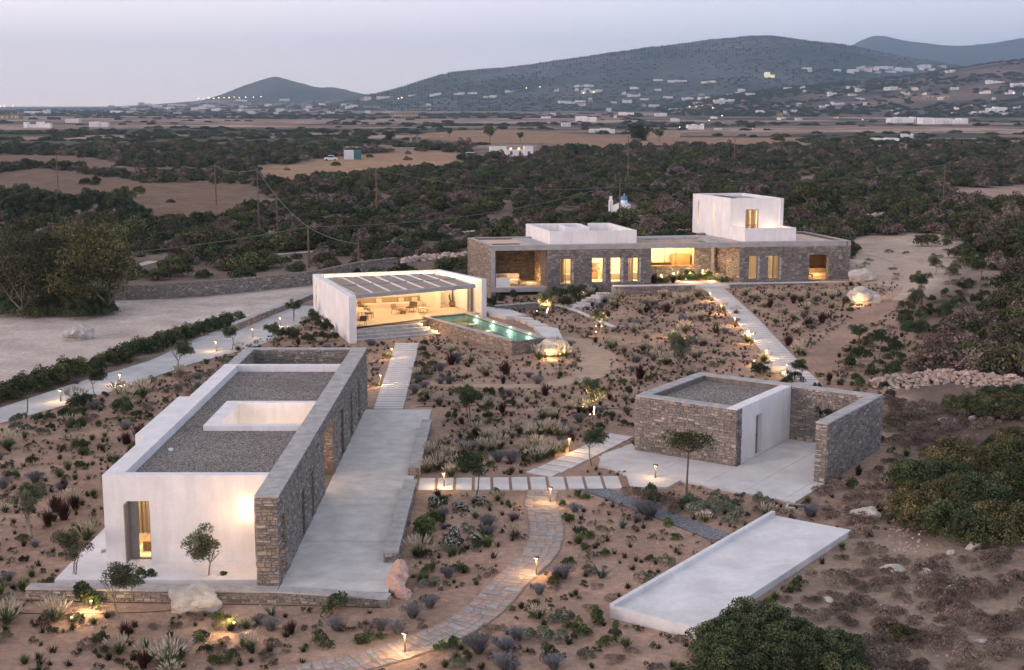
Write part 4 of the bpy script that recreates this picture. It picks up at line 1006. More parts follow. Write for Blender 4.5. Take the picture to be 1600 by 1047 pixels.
# terrace ledge in front of the house with its wall
def lz(u): return 1.36
capped_wall('terrace_wall', 'stone retaining wall with pale coping left of the boardwalk below the main house', [hp(12.3, -1.7), hp(20.6, -1.7)], .4, .0, 1.36, seed=12, capmat='slab')
capped_wall('terrace_wall', 'stone retaining wall with pale coping right of the boardwalk below the main house', [hp(24.2, -1.7), hp(37.8, -1.7)], .4, .6, 1.40, seed=13, capmat='slab')
mb = MB(); mb.prism([hp(12.3, -1.3), hp(38.2, -1.3), hp(38.2, -.02), hp(12.3, -.02)], -.2, 1.34); mb.prism([hp(16.42, -.018), hp(25.68, -.018), hp(24.4, 4.18), hp(16.42, 4.18)], .2, 1.30); mb.prism([hp(20.6, -1.75), hp(24.2, -1.75), hp(24.2, -1.3), hp(20.6, -1.3)], .0, 1.25)
tag(mb.build('house_terrace', M['slab']), kind='structure')
mb = MB(); mb.prism([hp(17.0, 3.6), hp(18.4, 3.9), hp(23.6, -.01), hp(20.4, -.01)], 1.1, 1.345); tag(mb.build('court_path', M['slab']), kind='structure')
sb_ = MB(); sb_.prism([hp(16.43, .0), hp(20.3, .0), hp(17.0, 3.4), hp(16.43, 3.4)], 1.1, 1.32); sb_.prism([hp(18.6, 4.1), hp(24.3, 4.1), hp(25.5, .05), hp(23.8, .05)], 1.1, 1.32); tag(sb_.build('court_soil', M['sand']), kind='structure')
# white steps climbing to the house
stw = thing('garden_steps', 'flight of white steps climbing from the garden to the main house', 'steps', (0, 0, 0))
for k in range(8):
    t0 = k / 8; a = P(888 + 62 * t0, 484 - 30 * t0, .35 + 1.0 * t0); m_ = MB(); c_ = (a[0], a[1]); m_.obox(c_, hu, 1.25, .95, .0, .35 + 1.0 * t0); m_.build('step', M['slab'], stw)
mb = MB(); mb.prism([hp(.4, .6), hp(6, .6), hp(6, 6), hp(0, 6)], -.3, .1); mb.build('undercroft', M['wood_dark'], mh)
mb = MB(); mb.prism([hp(5.75, .55), hp(6.2, .55), hp(6.0, 6), hp(5.6, 6)], -.3, .8); mb.prism([hp(.1, .1), hp(.5, .1), hp(.4, 6), hp(-.3, 6)], -.3, .8); mb.build('pier', M['mortar'], mh)

# ================================================================== PATHS
def slabs_along(name, label, cl, pitch, width, gap, m, dz, cat='path', th=.12, group=None, seg=.25, child='plank', skew=None, kind='structure', wfun=None):
    pts = resample(cl, .1); S = [0]
    for a, b in zip(pts, pts[1:]): S.append(S[-1] + math.dist(a, b))
    xs = np.array([p[0] for p in pts]); ys = np.array([p[1] for p in pts]); root = tag(thing(name, label, cat), kind=kind)
    s = 0; r_ = random.Random(3)
    while s + pitch - gap <= S[-1]:
        m0 = s + (pitch - gap) / 2; x, y = np.interp(m0, S, xs), np.interp(m0, S, ys); x2, y2 = np.interp(m0 + .2, S, xs), np.interp(m0 + .2, S, ys); x1, y1 = np.interp(m0 - .2, S, xs), np.interp(m0 - .2, S, ys)
        L = math.hypot(x2 - x1, y2 - y1); u = ((x2 - x1) / L, (y2 - y1) / L)
        if skew: u = skew
        z = hz(x, y) + dz; m_ = MB(); w = wfun(m0 / S[-1]) if wfun else width
        m_.obox((0, 0), u, pitch - gap, w + r_.uniform(-.01, .01), -th, r_.uniform(-.004, .004)); m_.build(child, m, root, loc=(x, y, z))
        s += pitch
    return root
slabs_along('boardwalk', 'straight boardwalk of pale planks from the terrace up to the pavilion steps', [(-8.0, 84.0), (-8.62, 107.9)], .74, 1.9, .17, M['slab'], .16)
BW2 = [(G(1262, 604)[0], G(1262, 604)[1]), G(1215, 555)[:2], G(1170, 505)[:2], G(1130, 466)[:2], hp(22.4, -1.9)]
slabs_along('boardwalk', 'long diagonal boardwalk of pale planks from the garage up to the main house', BW2, .86, 2.05, .19, M['slab'], .16)
mb = MB(); mb.prism([P(1265, 604, .0)[:2], P(1320, 604, .0)[:2], P(1330, 640, 0)[:2], P(1262, 640, 0)[:2]], -.3, -.02); tag(mb.build('garage_path', M['slab']), kind='structure')
slabs_along('slab_path', 'straight path of square pale slabs between the terrace and the garage forecourt', [(-4.85, 67.1), (6.25, 67.35)], .97, 2.25, .16, M['slab'], .06, child='slab')
slabs_along('slab_path', 'short diagonal path of wide pale slabs leading to the stone garage', [(1.4, 68.9), (2.9, 71.1), (6.9, 77.9)], 1.0, 1.55, .16, M['slab'], .06, child='slab', skew=(math.cos(R(60)), math.sin(R(60))))
mb = MB(); a_ = [(6.1, 66.2), (8.0, 66.2), (8.9, 67.6), gp(.4, -3.8), gp(.2, -2.5), gp(-1.0, -2.3), (5.2, 69.7), (6.1, 68.5)]; mb.prism(a_, -.3, -.01); tag(mb.build('path_landing', M['slab']), kind='structure')
# flagstone path
FCL = [G(u, v)[:2] for u, v in ((848, 767), (846, 790), (852, 812), (854, 837), (845, 862), (822, 888), (797, 910), (775, 935), (748, 960), (715, 981), (668, 1002), (610, 1022), (540, 1040), (440, 1063), (380, 1080))]
M['path_joint'] = mat('path_joint_sand', (.31, .25, .215), .95, .15, 3, .4, 20, .1)
fp = tag(drape_strip('flagstone_path', FCL, 1.62, M['path_joint'], .03, seg=.3), 'winding crazy paved footpath of pinkish grey flagstones', 'path', kind='structure')
pts = resample(FCL, .1); S = [0]
for a, b in zip(pts, pts[1:]): S.append(S[-1] + math.dist(a, b))
xs = np.array([p[0] for p in pts]); ys = np.array([p[1] for p in pts]); rs = random.Random(9); nrow = int(S[-1] / .30); ncol = 4
def fpt(s, w):
    x, y = np.interp(s, S, xs), np.interp(s, S, ys); x2, y2 = np.interp(s + .3, S, xs), np.interp(s + .3, S, ys); x1, y1 = np.interp(s - .3, S, xs), np.interp(s - .3, S, ys)
    L = math.hypot(x2 - x1, y2 - y1) or 1; return (x - (y2 - y1) / L * w, y + (x2 - x1) / L * w)
grid = [[(i * .30 + rs.uniform(-.09, .09) + .12 * (j % 2), -.78 + j * .39 + (rs.uniform(-.1, .1) if 0 < j < ncol else rs.uniform(-.06, .05))) for j in range(ncol + 1)] for i in range(nrow + 1)]
stones = []
for i in range(nrow):
    j = 0
    while j < ncol:
        jj = j + (2 if rs.random() < .28 and j + 2 <= ncol else 1)
        q = [grid[i][j], grid[i + 1][j], grid[i + 1][jj], grid[i][jj]]; cs = sum(a[0] for a in q) / 4; cw = sum(a[1] for a in q) / 4
        q = [(cs + (a[0] - cs) * .91, cw + (a[1] - cw) * .91) for a in q]
        e = [((q[k][0] + q[(k + 1) % 4][0]) / 2 + rs.uniform(-.02, .02), (q[k][1] + q[(k + 1) % 4][1]) / 2 + rs.uniform(-.02, .02)) for k in range(4)]
        poly = [p for k in range(4) for p in (q[k], e[k])]
        stones.append((cs, [fpt(*p) for p in poly], rs.uniform(.028, .045), rs.uniform(.85, 1.15), rs.random())); j = jj
stones.sort(key=lambda a: -a[0]); near = stones[:300]; rest = stones[300:]
def stone_col(k, t): return tuple(c * k for c in ((1.0, .93, .9) if t < .5 else ((1.08, .9, .82) if t < .75 else (.92, .95, 1.0))))
for cs, poly, h, k, t in near:
    cx = sum(p[0] for p in poly) / 8; cy = sum(p[1] for p in poly) / 8; m_ = MB(); m_.prism([(p[0] - cx, p[1] - cy) for p in poly], -.04, h, stone_col(k, t), bottom=False); m_.build('flagstone', M['flag'], fp, loc=(cx, cy, hz(cx, cy) + .012))
m_ = MB()
for cs, poly, h, k, t in rest:
    cx = sum(p[0] for p in poly) / 8; cy = sum(p[1] for p in poly) / 8; z = hz(cx, cy); m_.prism(poly, z - .03, z + .012 + h, stone_col(k, t), bottom=False)
if rest: stuffpart(m_.build('paving', M['flag'], fp))
# blue-grey gravel path, sandy garden paths, road
tag(drape_strip('gravel_path', [G(u, v)[:2] for u, v in ((918, 762), (950, 772), (985, 786), (1030, 802), (1080, 822), (1130, 842))], 1.25, M['gravel_path'], .035, seg=.5), kind='structure')
M['sand_pale'] = mat('pale_sand', (.50, .385, .305), .95, .1, 1.2, .5, 12, .05, fine=.08)
tag(drape_strip('sand_path', [G(u, v)[:2] for u, v in ((872, 528), (910, 540), (930, 555), (934, 575), (905, 592), (850, 602), (780, 604), (700, 602), (655, 600))], [1.8, 2.6, 3.0, 3.2, 2.4, 1.6, 1.4, 1.3, 1.2], M['sand'], .02, seg=.8), kind='structure')
tag(drape_strip('sand_path', [G(u, v)[:2] for u, v in ((1330, 392), (1395, 402), (1430, 425), (1425, 450), (1400, 470))], [2.4, 3.0, 2.6, 1.6, .8], M['sand_pale'], .02, seg=.8), kind='structure')
mb = MB(); RT = [(-24, 860), (0, 638), (134, 599), (266, 559), (350, 527), (400, 505), (450, 487), (490, 474)]; 
up = [P(-130, 676)[:2], P(0, 638)[:2], P(134, 599)[:2], P(266, 559)[:2], P(350, 527)[:2], P(400, 506)[:2], P(440, 492)[:2], P(486, 474)[:2]]
lo = [P(-130, 690)[:2], P(0, 656)[:2], P(131, 619)[:2], P(266, 574)[:2], P(344, 550)[:2], P(400, 526)[:2], P(440, 508)[:2], P(486, 488)[:2]]
cl_ = [lerp(a, b, .5) for a, b in zip(up, lo)]; ww = [math.dist(a, b) * .93 for a, b in zip(up, lo)]
tag(drape_strip('driveway', cl_, ww, M['road'], .035, seg=1.0), kind='structure')
capped_wall('driveway_wall', 'low rubble wall along the far side of the driveway behind the pavilion', [P(a, b, .2)[:2] for a, b in ((492, 462), (455, 478), (420, 490), (362, 514))][::-1][::-1], .45, .0, .62, seed=17)
capped_wall('boundary_wall', 'long curved dry stone wall closing off the pale dusty lot', [P(a, b, .1)[:2] for a, b in ((150, 470), (200, 469), (260, 467), (320, 462), (380, 457), (440, 451), (500, 444), (560, 430), (620, 422))], .5, .0, 1.6, seed=19, cap=False, tint=(1.1, 1.1, 1.1))
# ================================================================== GROUND
def PX(poly, z=None): return [G(u, v)[:2] for u, v in poly]
FIELD_A = PX([(-60,285),(0,270),(60,263),(150,275),(250,287),(400,290),(415,300),(345,350),(240,338),(170,312),(60,305),(-60,306)])
FIELD_A2 = PX([(-60,240),(60,243),(150,246),(210,262),(320,262),(400,262),(400,268),(300,270),(200,272),(120,262),(-60,262)])
FIELD_B = PX([(395,262),(470,256),(500,248),(620,236),(650,232),(730,240),(720,254),(690,262),(590,268),(520,277),(430,286),(400,276)])
FIELD_C = PX([(640,212),(700,204),(830,203),(920,212),(1080,215),(1300,217),(1320,228),(1100,224),(1000,228),(935,236),(900,232),(860,224),(760,224),(700,222)])
FIELD_D = PX([(1495,296),(1620,286),(1620,312),(1560,315),(1500,308)])
FIELD_E = PX([(900,244),(915,240),(912,256),(880,256)])
LOT = PX([(-200,480),(0,470),(150,470),(320,464),(480,446),(500,440),(490,466),(430,488),(350,512),(240,552),(100,592),(-20,618),(-200,650)])
GARDEN = PX([(-100,650),(0,662),(300,575),(480,500),(560,505),(700,455),(900,440),(1330,420),(1400,440),(1450,520),(1400,600),(1420,700),(1400,820),(1150,1000),(1100,1120),(-200,1120)])
CLEAR_R = PX([(1325,372),(1500,360),(1500,420),(1440,470),(1330,430)])
TERR = PX([(1330,600),(1400,640),(1380,720),(1340,830),(1500,850),(1640,830),(1640,1120),(1050,1120),(1100,1000),(1330,830)])
def soft(x, y, poly, s):
    """soft polygon mask by jittered sampling"""
    a = np.zeros(x.shape)
    for dx, dy in ((0, 0), (s, 0), (-s, 0), (0, s), (0, -s), (s * .7, s * .7), (-s * .7, -s * .7), (s * .7, -s * .7), (-s * .7, s * .7)):
        a += inpoly_arr(x + dx + vnoise(x, y, .35, 1) * s, y + dy + vnoise(x, y, .3, 4) * s, poly)
    return a / 9
def mixc(c, m, col): return c * (1 - m[:, None]) + np.array(col)[None, :] * m[:, None]
NR, NC = 560, 430
yy = 22 * (11500 / 22) ** (np.arange(NR) / (NR - 1)) - 20
tt = np.linspace(-.72, .72, NC)
gx = tt[None, :] * (yy[:, None] + 72); gy = np.repeat(yy[:, None], NC, 1)
gz = hz_arr(gx, gy)
X_, Y_ = gx.ravel(), gy.ravel()
col = np.tile(np.array([.17, .125, .10]), (len(X_), 1))                       # scrub soil
m = np.clip(vnoise(X_, Y_, .11, 2) * .9 + .2, 0, 1) * (Y_ < 700); col = mixc(col, m, (.29, .225, .19))
farm = np.clip((Y_ - 480) / 300, 0, 1)
fx = vnoise(X_, Y_ * 2.2, .0052, 7); fcol = np.tile(np.array([.28, .185, .145]), (len(X_), 1))
fcol = mixc(fcol, ((fx > .2) & (fx < .45)).astype(float), (.46, .34, .28)); fcol = mixc(fcol, (fx < -.15).astype(float), (.085, .085, .062))
fx2 = vnoise(X_, Y_ * 3, .0024, 17); fcol = mixc(fcol, (fx2 > .42).astype(float), (.07, .075, .055)); fcol = mixc(fcol, (fx2 < -.55).astype(float), (.40, .29, .24))
col = mixc(col, farm, (0, 0, 0)) + fcol * farm[:, None]
ne = (Y_ < 1400)
def app(poly, c, s):
    global col
    mm = np.zeros(len(X_)); mm[ne] = soft(X_[ne], Y_[ne], poly, s); col = mixc(col, mm, c)
app(GARDEN, (.40, .275, .208), 1.2); app(TERR, (.36, .27, .21), 1.5); app(LOT, (.57, .485, .43), .8); app(CLEAR_R, (.50, .39, .31), 1.2)
app(FIELD_A, (.21, .14, .10), 4); app(FIELD_A2, (.23, .15, .11), 6); app(FIELD_B, (.39, .25, .155), 5); app(FIELD_C, (.34, .215, .14), 6); app(FIELD_D, (.42, .29, .23), 4); app(FIELD_E, (.48, .34, .26), 3)
# chalk scrapes on the dusty lot
lotm = np.zeros(len(X_)); nl = (Y_ < 160) & (Y_ > 70) & (X_ < -15); lotm[nl] = soft(X_[nl], Y_[nl], LOT, .8)
ch = np.clip((vnoise(X_ - Y_ * .9, Y_, .16, 5) - .35) * 3, 0, 1) * lotm * .7; col = mixc(col, ch, (.74, .70, .69))
me = bpy.data.meshes.new('ground')
V = np.stack([X_, Y_, gz.ravel()], 1); idx = np.arange(NR * NC).reshape(NR, NC)
q = np.stack([idx[:-1, :-1], idx[:-1, 1:], idx[1:, 1:], idx[1:, :-1]], -1).reshape(-1, 4)
def np_mesh(me, V, q):
    me.vertices.add(len(V)); me.vertices.foreach_set('co', V.astype(np.float32).ravel())
    me.loops.add(q.size); me.loops.foreach_set('vertex_index', q.astype(np.int32).ravel())
    me.polygons.add(len(q)); me.polygons.foreach_set('loop_start', (np.arange(len(q)) * q.shape[1]).astype(np.int32)); me.polygons.foreach_set('loop_total', np.full(len(q), q.shape[1], np.int32))
    me.update(calc_edges=True)
np_mesh(me, V, q); me.polygons.foreach_set('use_smooth', [True] * len(q))
ca = me.color_attributes.new('Col', 'FLOAT_COLOR', 'POINT'); ca.data.foreach_set('color', np.concatenate([col, np.ones((len(col), 1))], 1).astype(np.float32).ravel())
def ground_mat():
    m = bpy.data.materials.new('soil'); m.use_nodes = True; n, l = _nt(m); b = n['Principled BSDF']; b.inputs['Roughness'].default_value = .97; b.inputs['Specular IOR Level'].default_value = .08
    at = n.new('ShaderNodeVertexColor'); at.layer_name = 'Col'; tc = n.new('ShaderNodeTexCoord')
    def nz(sc, d, lo, hi, a=.3, b_=.7):
        t = n.new('ShaderNodeTexNoise'); t.inputs['Scale'].default_value = sc; t.inputs['Detail'].default_value = d; t.inputs['Roughness'].default_value = .62; l.new(tc.outputs['Object'], t.inputs['Vector'])
        r = n.new('ShaderNodeMapRange'); r.inputs[1].default_value = a; r.inputs[2].default_value = b_; r.inputs[3].default_value = lo; r.inputs[4].default_value = hi; l.new(t.outputs['Fac'], r.inputs[0]); return r.outputs[0], t
    a, t1 = nz(.22, 8, .72, 1.22); b1, t2 = nz(3.2, 6, .78, 1.2); c1, t3 = nz(.03, 5, .85, 1.15)
    mu = n.new('ShaderNodeMath'); mu.operation = 'MULTIPLY'; l.new(a, mu.inputs[0]); l.new(b1, mu.inputs[1]); m2 = n.new('ShaderNodeMath'); m2.operation = 'MULTIPLY'; l.new(mu.outputs[0], m2.inputs[0]); l.new(c1, m2.inputs[1])
    vm = n.new('ShaderNodeVectorMath'); vm.operation = 'SCALE'; l.new(at.outputs[0], vm.inputs[0]); l.new(m2.outputs[0], vm.inputs['Scale'])
    # scattered pebbles
    vo = n.new('ShaderNodeTexVoronoi'); vo.inputs['Scale'].default_value = 3.1; l.new(tc.outputs['Object'], vo.inputs['Vector']); sp_ = n.new('ShaderNodeSeparateColor'); l.new(vo.outputs['Color'], sp_.inputs[0])
    gt = n.new('ShaderNodeMath'); gt.operation = 'GREATER_THAN'; gt.inputs[1].default_value = .80; l.new(sp_.outputs[0], gt.inputs[0])
    lt = n.new('ShaderNodeMapRange'); lt.inputs[1].default_value = .16; lt.inputs[2].default_value = .30; lt.inputs[3].default_value = 1; lt.inputs[4].default_value = 0; l.new(vo.outputs['Distance'], lt.inputs[0])
    pm = n.new('ShaderNodeMath'); pm.operation = 'MULTIPLY'; l.new(gt.outputs[0], pm.inputs[0]); l.new(lt.outputs[0], pm.inputs[1]); p2 = n.new('ShaderNodeMath'); p2.operation = 'MULTIPLY'; p2.inputs[1].default_value = .5; l.new(pm.outputs[0], p2.inputs[0])
    mx = n.new('ShaderNodeMix'); mx.data_type = 'RGBA'; l.new(p2.outputs[0], mx.inputs[0]); l.new(vm.outputs[0], mx.inputs[6]); mx.inputs[7].default_value = (.44, .35, .30, 1); l.new(mx.outputs[2], b.inputs['Base Color'])
    bp = n.new('ShaderNodeBump'); bp.inputs['Strength'].default_value = .9; bp.inputs['Distance'].default_value = .18
    ad = n.new('ShaderNodeMath'); ad.operation = 'ADD'; l.new(t2.outputs['Fac'], ad.inputs[0]); l.new(t1.outputs['Fac'], ad.inputs[1]); l.new(ad.outputs[0], bp.inputs['Height']); l.new(bp.outputs[0], b.inputs['Normal']); return m
me.materials.append(ground_mat()); tag(obj('ground', me), kind='structure')

# ------------------------------------------------------------------ hills
def hill_mat(name, c1, c2, sc):
    return mat(name, c1, .95, 0, sc, .6, sc * 4, .05, col2=c2, detail=9, fine=.25)
def hill(name, ridge, d0, d1, c1, c2, seed, ny=46, back=.5, sc=.004, rough=.06, shape=1.0):
    """ridge: photo skyline (u, v) at distance d1; slope rises from d0; falls away behind"""
    us = np.array([r[0] for r in ridge], float); vs = np.array([r[1] for r in ridge], float); n = 220; u = np.linspace(us[0], us[-1], n); v = np.interp(u, us, vs)
    k = np.ones(9) / 9; v = np.convolve(np.pad(v, 4, 'edge'), k, 'valid') + vnoise(u * .9, u * 0, .09, seed) * .9 + vnoise(u, u * 0, .31, seed) * .35
    hgt = np.array([AtY(a, b, d1)[2] for a, b in zip(u, v)]); xr = np.array([(a - CX) / FPX * d1 * 1.013 for a in u])
    rows = []; T = np.concatenate([np.linspace(0, 1, ny), 1 + np.linspace(.06, 1, 12)])
    for t in T:
        if t <= 1:
            y = d0 + (d1 - d0) * t; f = t ** shape; f = f * f * (3 - 2 * f); x = xr * (y / d1)
            ns = (vnoise(x, np.full(n, y), .0021 * 4000 / d1, seed) * rough + vnoise(x, np.full(n, y), .009 * 4000 / d1, seed + 3) * rough * .4) * np.sin(math.pi * t)
            z = (hgt + 25) * (f + ns) - 25
        else:
            y = d1 + (t - 1) * (d1 - d0) * back; x = xr * (y / d1); z = (hgt + 25) * (1 - (t - 1)) - 25
        rows.append(np.stack([x, np.full(n, y), z], 1))
    V = np.concatenate(rows); idx = np.arange(len(V)).reshape(len(T), n)
    q = np.stack([idx[:-1, :-1], idx[:-1, 1:], idx[1:, 1:], idx[1:, :-1]], -1).reshape(-1, 4)
    me = bpy.data.meshes.new(name); np_mesh(me, V, q); me.polygons.foreach_set('use_smooth', [True] * len(q)); me.materials.append(hill_mat(name + '_ground', c1, c2, sc))
    return tag(obj(name, me), kind='structure'), V.reshape(len(T), n, 3), u
hill('hill', [(300,163),(330,157),(345,153),(365,145),(385,137.5),(405,130),(425,122.5),(442,119),(460,124),(480,130),(505,137),(525,136),(545,140),(570,146),(600,150),(640,155),(680,160)], 5200, 6500, (.06,.07,.055), (.16,.13,.10), 1)
HB = hill('hill', [(520,164),(565,151),(620,141),(690,118),(720,112),(800,106),(900,92),(1000,76),(1040,72),(1100,64),(1140,60),(1180,58),(1215,61),(1240,66),(1300,71),(1340,79),(1400,90),(1460,100),(1520,112),(1640,128)], 2600, 4600, (.05,.065,.06), (.15,.145,.14), 2, rough=.07)
hill('hill', [(1240,90),(1310,73),(1330,62),(1350,55),(1366,58),(1400,66),(1450,71),(1480,73),(1520,68),(1560,62),(1610,56),(1700,52),(1800,60)], 6600, 8800, (.06,.065,.055), (.12,.10,.085), 3)
HD = hill('hill', [(1020,168),(1100,153),(1180,142),(1260,134),(1340,126),(1400,120),(1450,112),(1500,104),(1550,97),(1620,90),(1720,84),(1800,84)], 1500, 3100, (.05,.055,.045), (.30,.20,.155), 5, rough=.03, sc=.008)

# ------------------------------------------------------------------ air
hz_me = MB(); hz_me.box(-9000, 9500, -400, 11700, -60, 560)
ho_ = hz_me.build('haze', [])
hm = bpy.data.materials.new('haze_air'); hm.use_nodes = True; n, l = _nt(hm); n.remove(n['Principled BSDF']); pv_ = n.new('ShaderNodeVolumePrincipled')
pv_.inputs['Color'].default_value = (.64, .82, 1.0, 1); pv_.inputs['Density'].default_value = HAZE_DENSITY; pv_.inputs['Anisotropy'].default_value = .72
l.new(pv_.outputs[0], n['Material Output'].inputs['Volume']); ho_.data.materials.append(hm); tag(ho_, kind='stuff')
# ================================================================== FOLIAGE TOOLS
def leaf_mesh(name, C, N, S, cols, mats, asp=.55, mi=None, extra=None):
    """C centres, N leaf directions, S sizes: one small quad per leaf"""
    n = len(C); rng = np.random.default_rng(len(C))
    N = N / (np.linalg.norm(N, axis=1, keepdims=True) + 1e-9); A = rng.normal(size=(n, 3)); T = np.cross(N, A); T /= (np.linalg.norm(T, axis=1, keepdims=True) + 1e-9); B = np.cross(N, T)
    a = T * S[:, None]; b = B * (S * asp)[:, None]
    V = np.stack([C - a, C - b * .9 + a * .1, C + a, C + b * .9 + a * .1], 1).reshape(-1, 3); q = np.arange(4 * n).reshape(n, 4)
    cc = np.repeat(cols, 4, 0); mats = mats if isinstance(mats, (list, tuple)) else [mats]; mis = np.zeros(n, int) if mi is None else mi
    return assemble(name, V, q, cc, mis, mats, extra)
def assemble(name, V, q, cc, mis, mats, extra=None):
    me = bpy.data.meshes.new(name)
    if extra is not None:
        eV, eF, eC, eM = extra; V = np.concatenate([V, np.array(eV, float)]); off = len(V) - len(eV)
        eF = [tuple(i + off for i in (f if len(f) == 4 else (f[0], f[1], f[2], f[2]))) for f in eF]
        q = np.concatenate([q, np.array([f for f in eF])]); cc = np.concatenate([cc, np.array([eC[i] for i in range(len(eF)) for _ in range(4)])]); mis = np.concatenate([mis, np.array(eM)])
    np_mesh(me, V, q)
    ca = me.color_attributes.new('Col', 'FLOAT_COLOR', 'CORNER'); ca.data.foreach_set('color', np.concatenate([cc, np.ones((len(cc), 1))], 1).astype(np.float32).ravel())
    for m in mats: me.materials.append(m)
    me.polygons.foreach_set('material_index', mis.astype(np.int32)); return me
def leafmat(name, c1, c2, objvar=.22, huevar=.02, scale=1.6, trans=.0):
    return mat(name, c1, .75, 0, scale, 0, 10, .15, vcol=True, col2=c2, objvar=objvar, huevar=huevar, detail=4)
M['leaf_maquis'] = leafmat('maquis_leaf', (.042, .052, .022), (.125, .135, .060), .42, .03)
M['leaf_dark'] = leafmat('dark_evergreen_leaf', (.030, .045, .022), (.085, .11, .05), .25, .02)
M['leaf_olive'] = leafmat('olive_leaf', (.065, .078, .045), (.155, .165, .10), .2, .015)
M['leaf_yellow'] = leafmat('olive_yellow_leaf', (.10, .10, .03), (.22, .20, .07), .2, .02)
M['leaf_tamd'] = leafmat('tamarisk_dark_leaf', (.045, .048, .026), (.115, .105, .058), .15, .01)
M['leaf_tam'] = leafmat('tamarisk_leaf', (.07, .068, .030), (.165, .145, .068), .15, .01)
M['leaf_grey'] = leafmat('grey_green_leaf', (.10, .125, .085), (.20, .23, .16), .2, .02)
M['leaf_green'] = leafmat('fresh_green_leaf', (.055, .085, .028), (.14, .175, .062), .25, .03)
M['leaf_dry'] = leafmat('dry_brown_twig', (.13, .10, .08), (.25, .20, .165), .3, .02)
M['leaf_lav'] = leafmat('lavender_spike', (.17, .17, .18), (.30, .30, .33), .2, .02)
M['leaf_red'] = leafmat('dark_red_leaf', (.035, .016, .016), (.085, .035, .030), .3, .02)
M['leaf_plume'] = leafmat('pale_grass_plume', (.46, .40, .31), (.68, .61, .50), .15, .01)
M['leaf_tuft'] = leafmat('small_tuft_leaf', (.040, .040, .022), (.10, .092, .048), .5, .06)
M['leaf_white'] = leafmat('white_flower', (.50, .48, .44), (.72, .70, .66), .1, .0)
M['leaf_teal'] = leafmat('agave_leaf', (.09, .14, .11), (.17, .24, .19), .15, .02)
def blob_points(rng, n, lumps, jit=.22):
    """points on the shells of overlapping lumps: centre(3), radius(3)"""
    L = np.array(lumps); vol = (L[:, 3] * L[:, 4]); k = rng.choice(len(L), n, p=vol / vol.sum()); d = rng.normal(size=(n, 3)); d /= np.linalg.norm(d, axis=1, keepdims=True)
    d[:, 2] = np.where(d[:, 2] < -.35, -d[:, 2], d[:, 2]); r = 1 - np.abs(rng.normal(size=n)) * jit
    return L[k, :3] + d * L[k, 3:6] * r[:, None], d, k
def dome_lumps(rng, n, R_, H, r=(.25, .45)):
    out = []
    for i in range(n):
        a = rng.uniform(0, 2 * math.pi); q = math.sqrt(rng.uniform(0, 1)) * .78; rr = rng.uniform(*r) * R_
        z = H * (1 - q * q) * rng.uniform(.35, .85); out.append((q * R_ * math.cos(a), q * R_ * math.sin(a), z, rr, rr, rr * H / R_ * rng.uniform(.75, 1.2)))
    return out
def bush_mesh(name, seed, R_=1.0, H=.9, n=1500, leaf=.07, m='leaf_maquis', lumps=16, cvar=.35, r=(.25, .45), flowers=0):
    rng = np.random.default_rng(seed); L = dome_lumps(rng, lumps, R_, H, r); C, D, k = blob_points(rng, n, L); C[:, 2] = np.maximum(C[:, 2], .02)
    lc = rng.uniform(1 - cvar, 1 + cvar, len(L)); c = (lc[k] * rng.uniform(.75, 1.3, n))[:, None] * np.ones((1, 3)); c[:, 0] *= rng.uniform(.85, 1.2, n)
    N = D + rng.normal(size=(n, 3)) * .8; S = leaf * rng.uniform(.6, 1.3, n); mi = np.zeros(n, int); ms = [M[m]]
    if flowers: ms.append(M['leaf_white']); top = rng.random(n) < flowers * (C[:, 2] > H * .35); mi[top] = 1; c[top] = 1.0; C[top] += D[top] * .04
    return leaf_mesh(name, C, N, S, c, ms, .6, mi)
def blades(name, seed, n, H, spread, w, m, curve=.4, tip=None, tipn=0, tiplen=.2, tipw=.03, base=.08, segs=3, hv=(.6, 1.1)):
    """arching blades from a clump; optional pale heads at the tips"""
    rng = np.random.default_rng(seed); V = []; q = []; cc = []; mi = []
    for i in range(n):
        a = rng.uniform(0, 2 * math.pi); s = rng.uniform(.05, 1) ** .8; h = H * rng.uniform(*hv); out = spread * s; r0 = base * rng.uniform(0, 1); d = np.array([math.cos(a), math.sin(a), 0]); sd = np.array([-d[1], d[0], 0]); br = rng.uniform(.7, 1.3)
        p = []
        for t in np.linspace(0, 1, segs + 1): p.append(d * (r0 + out * (t * (1 - curve) + curve * t * t)) + np.array([0, 0, h * (t - (curve * s) * t * t * .9)]))
        for j in range(segs):
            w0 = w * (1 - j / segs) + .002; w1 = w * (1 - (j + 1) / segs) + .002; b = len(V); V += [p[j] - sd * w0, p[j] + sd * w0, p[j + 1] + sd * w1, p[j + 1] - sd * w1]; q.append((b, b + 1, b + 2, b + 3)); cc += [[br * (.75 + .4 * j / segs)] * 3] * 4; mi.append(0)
        if i < tipn:
            e = p[-1]; dv = (p[-1] - p[-2]); dv = dv / np.linalg.norm(dv) * tiplen; 
            for sv in (sd, np.cross(dv / tiplen, sd)):
                b = len(V); V += [e - dv * .3, e + dv * .3 + sv * tipw, e + dv, e + dv * .3 - sv * tipw]; q.append((b, b + 1, b + 2, b + 3)); cc += [[rng.uniform(.8, 1.2)] * 3] * 4; mi.append(1)
    ms = [M[m]] + ([M[tip]] if tip else [])
    return assemble(name, np.array(V), np.array(q), np.array(cc), np.array(mi), ms)
T = {}   # plant meshes by kind
T['small_tuft'] = [blades('small_tuft', 100 + i, 46, .26, .20, .016, 'leaf_tuft', .35) if i % 2 else bush_mesh('small_tuft', 100 + i, .22, .22, 130, .032, 'leaf_tuft', 5) for i in range(6)]
T['round_shrub'] = [bush_mesh('round_shrub', 120 + i, .55, .55, 900, .045, 'leaf_green', 9) for i in range(3)]
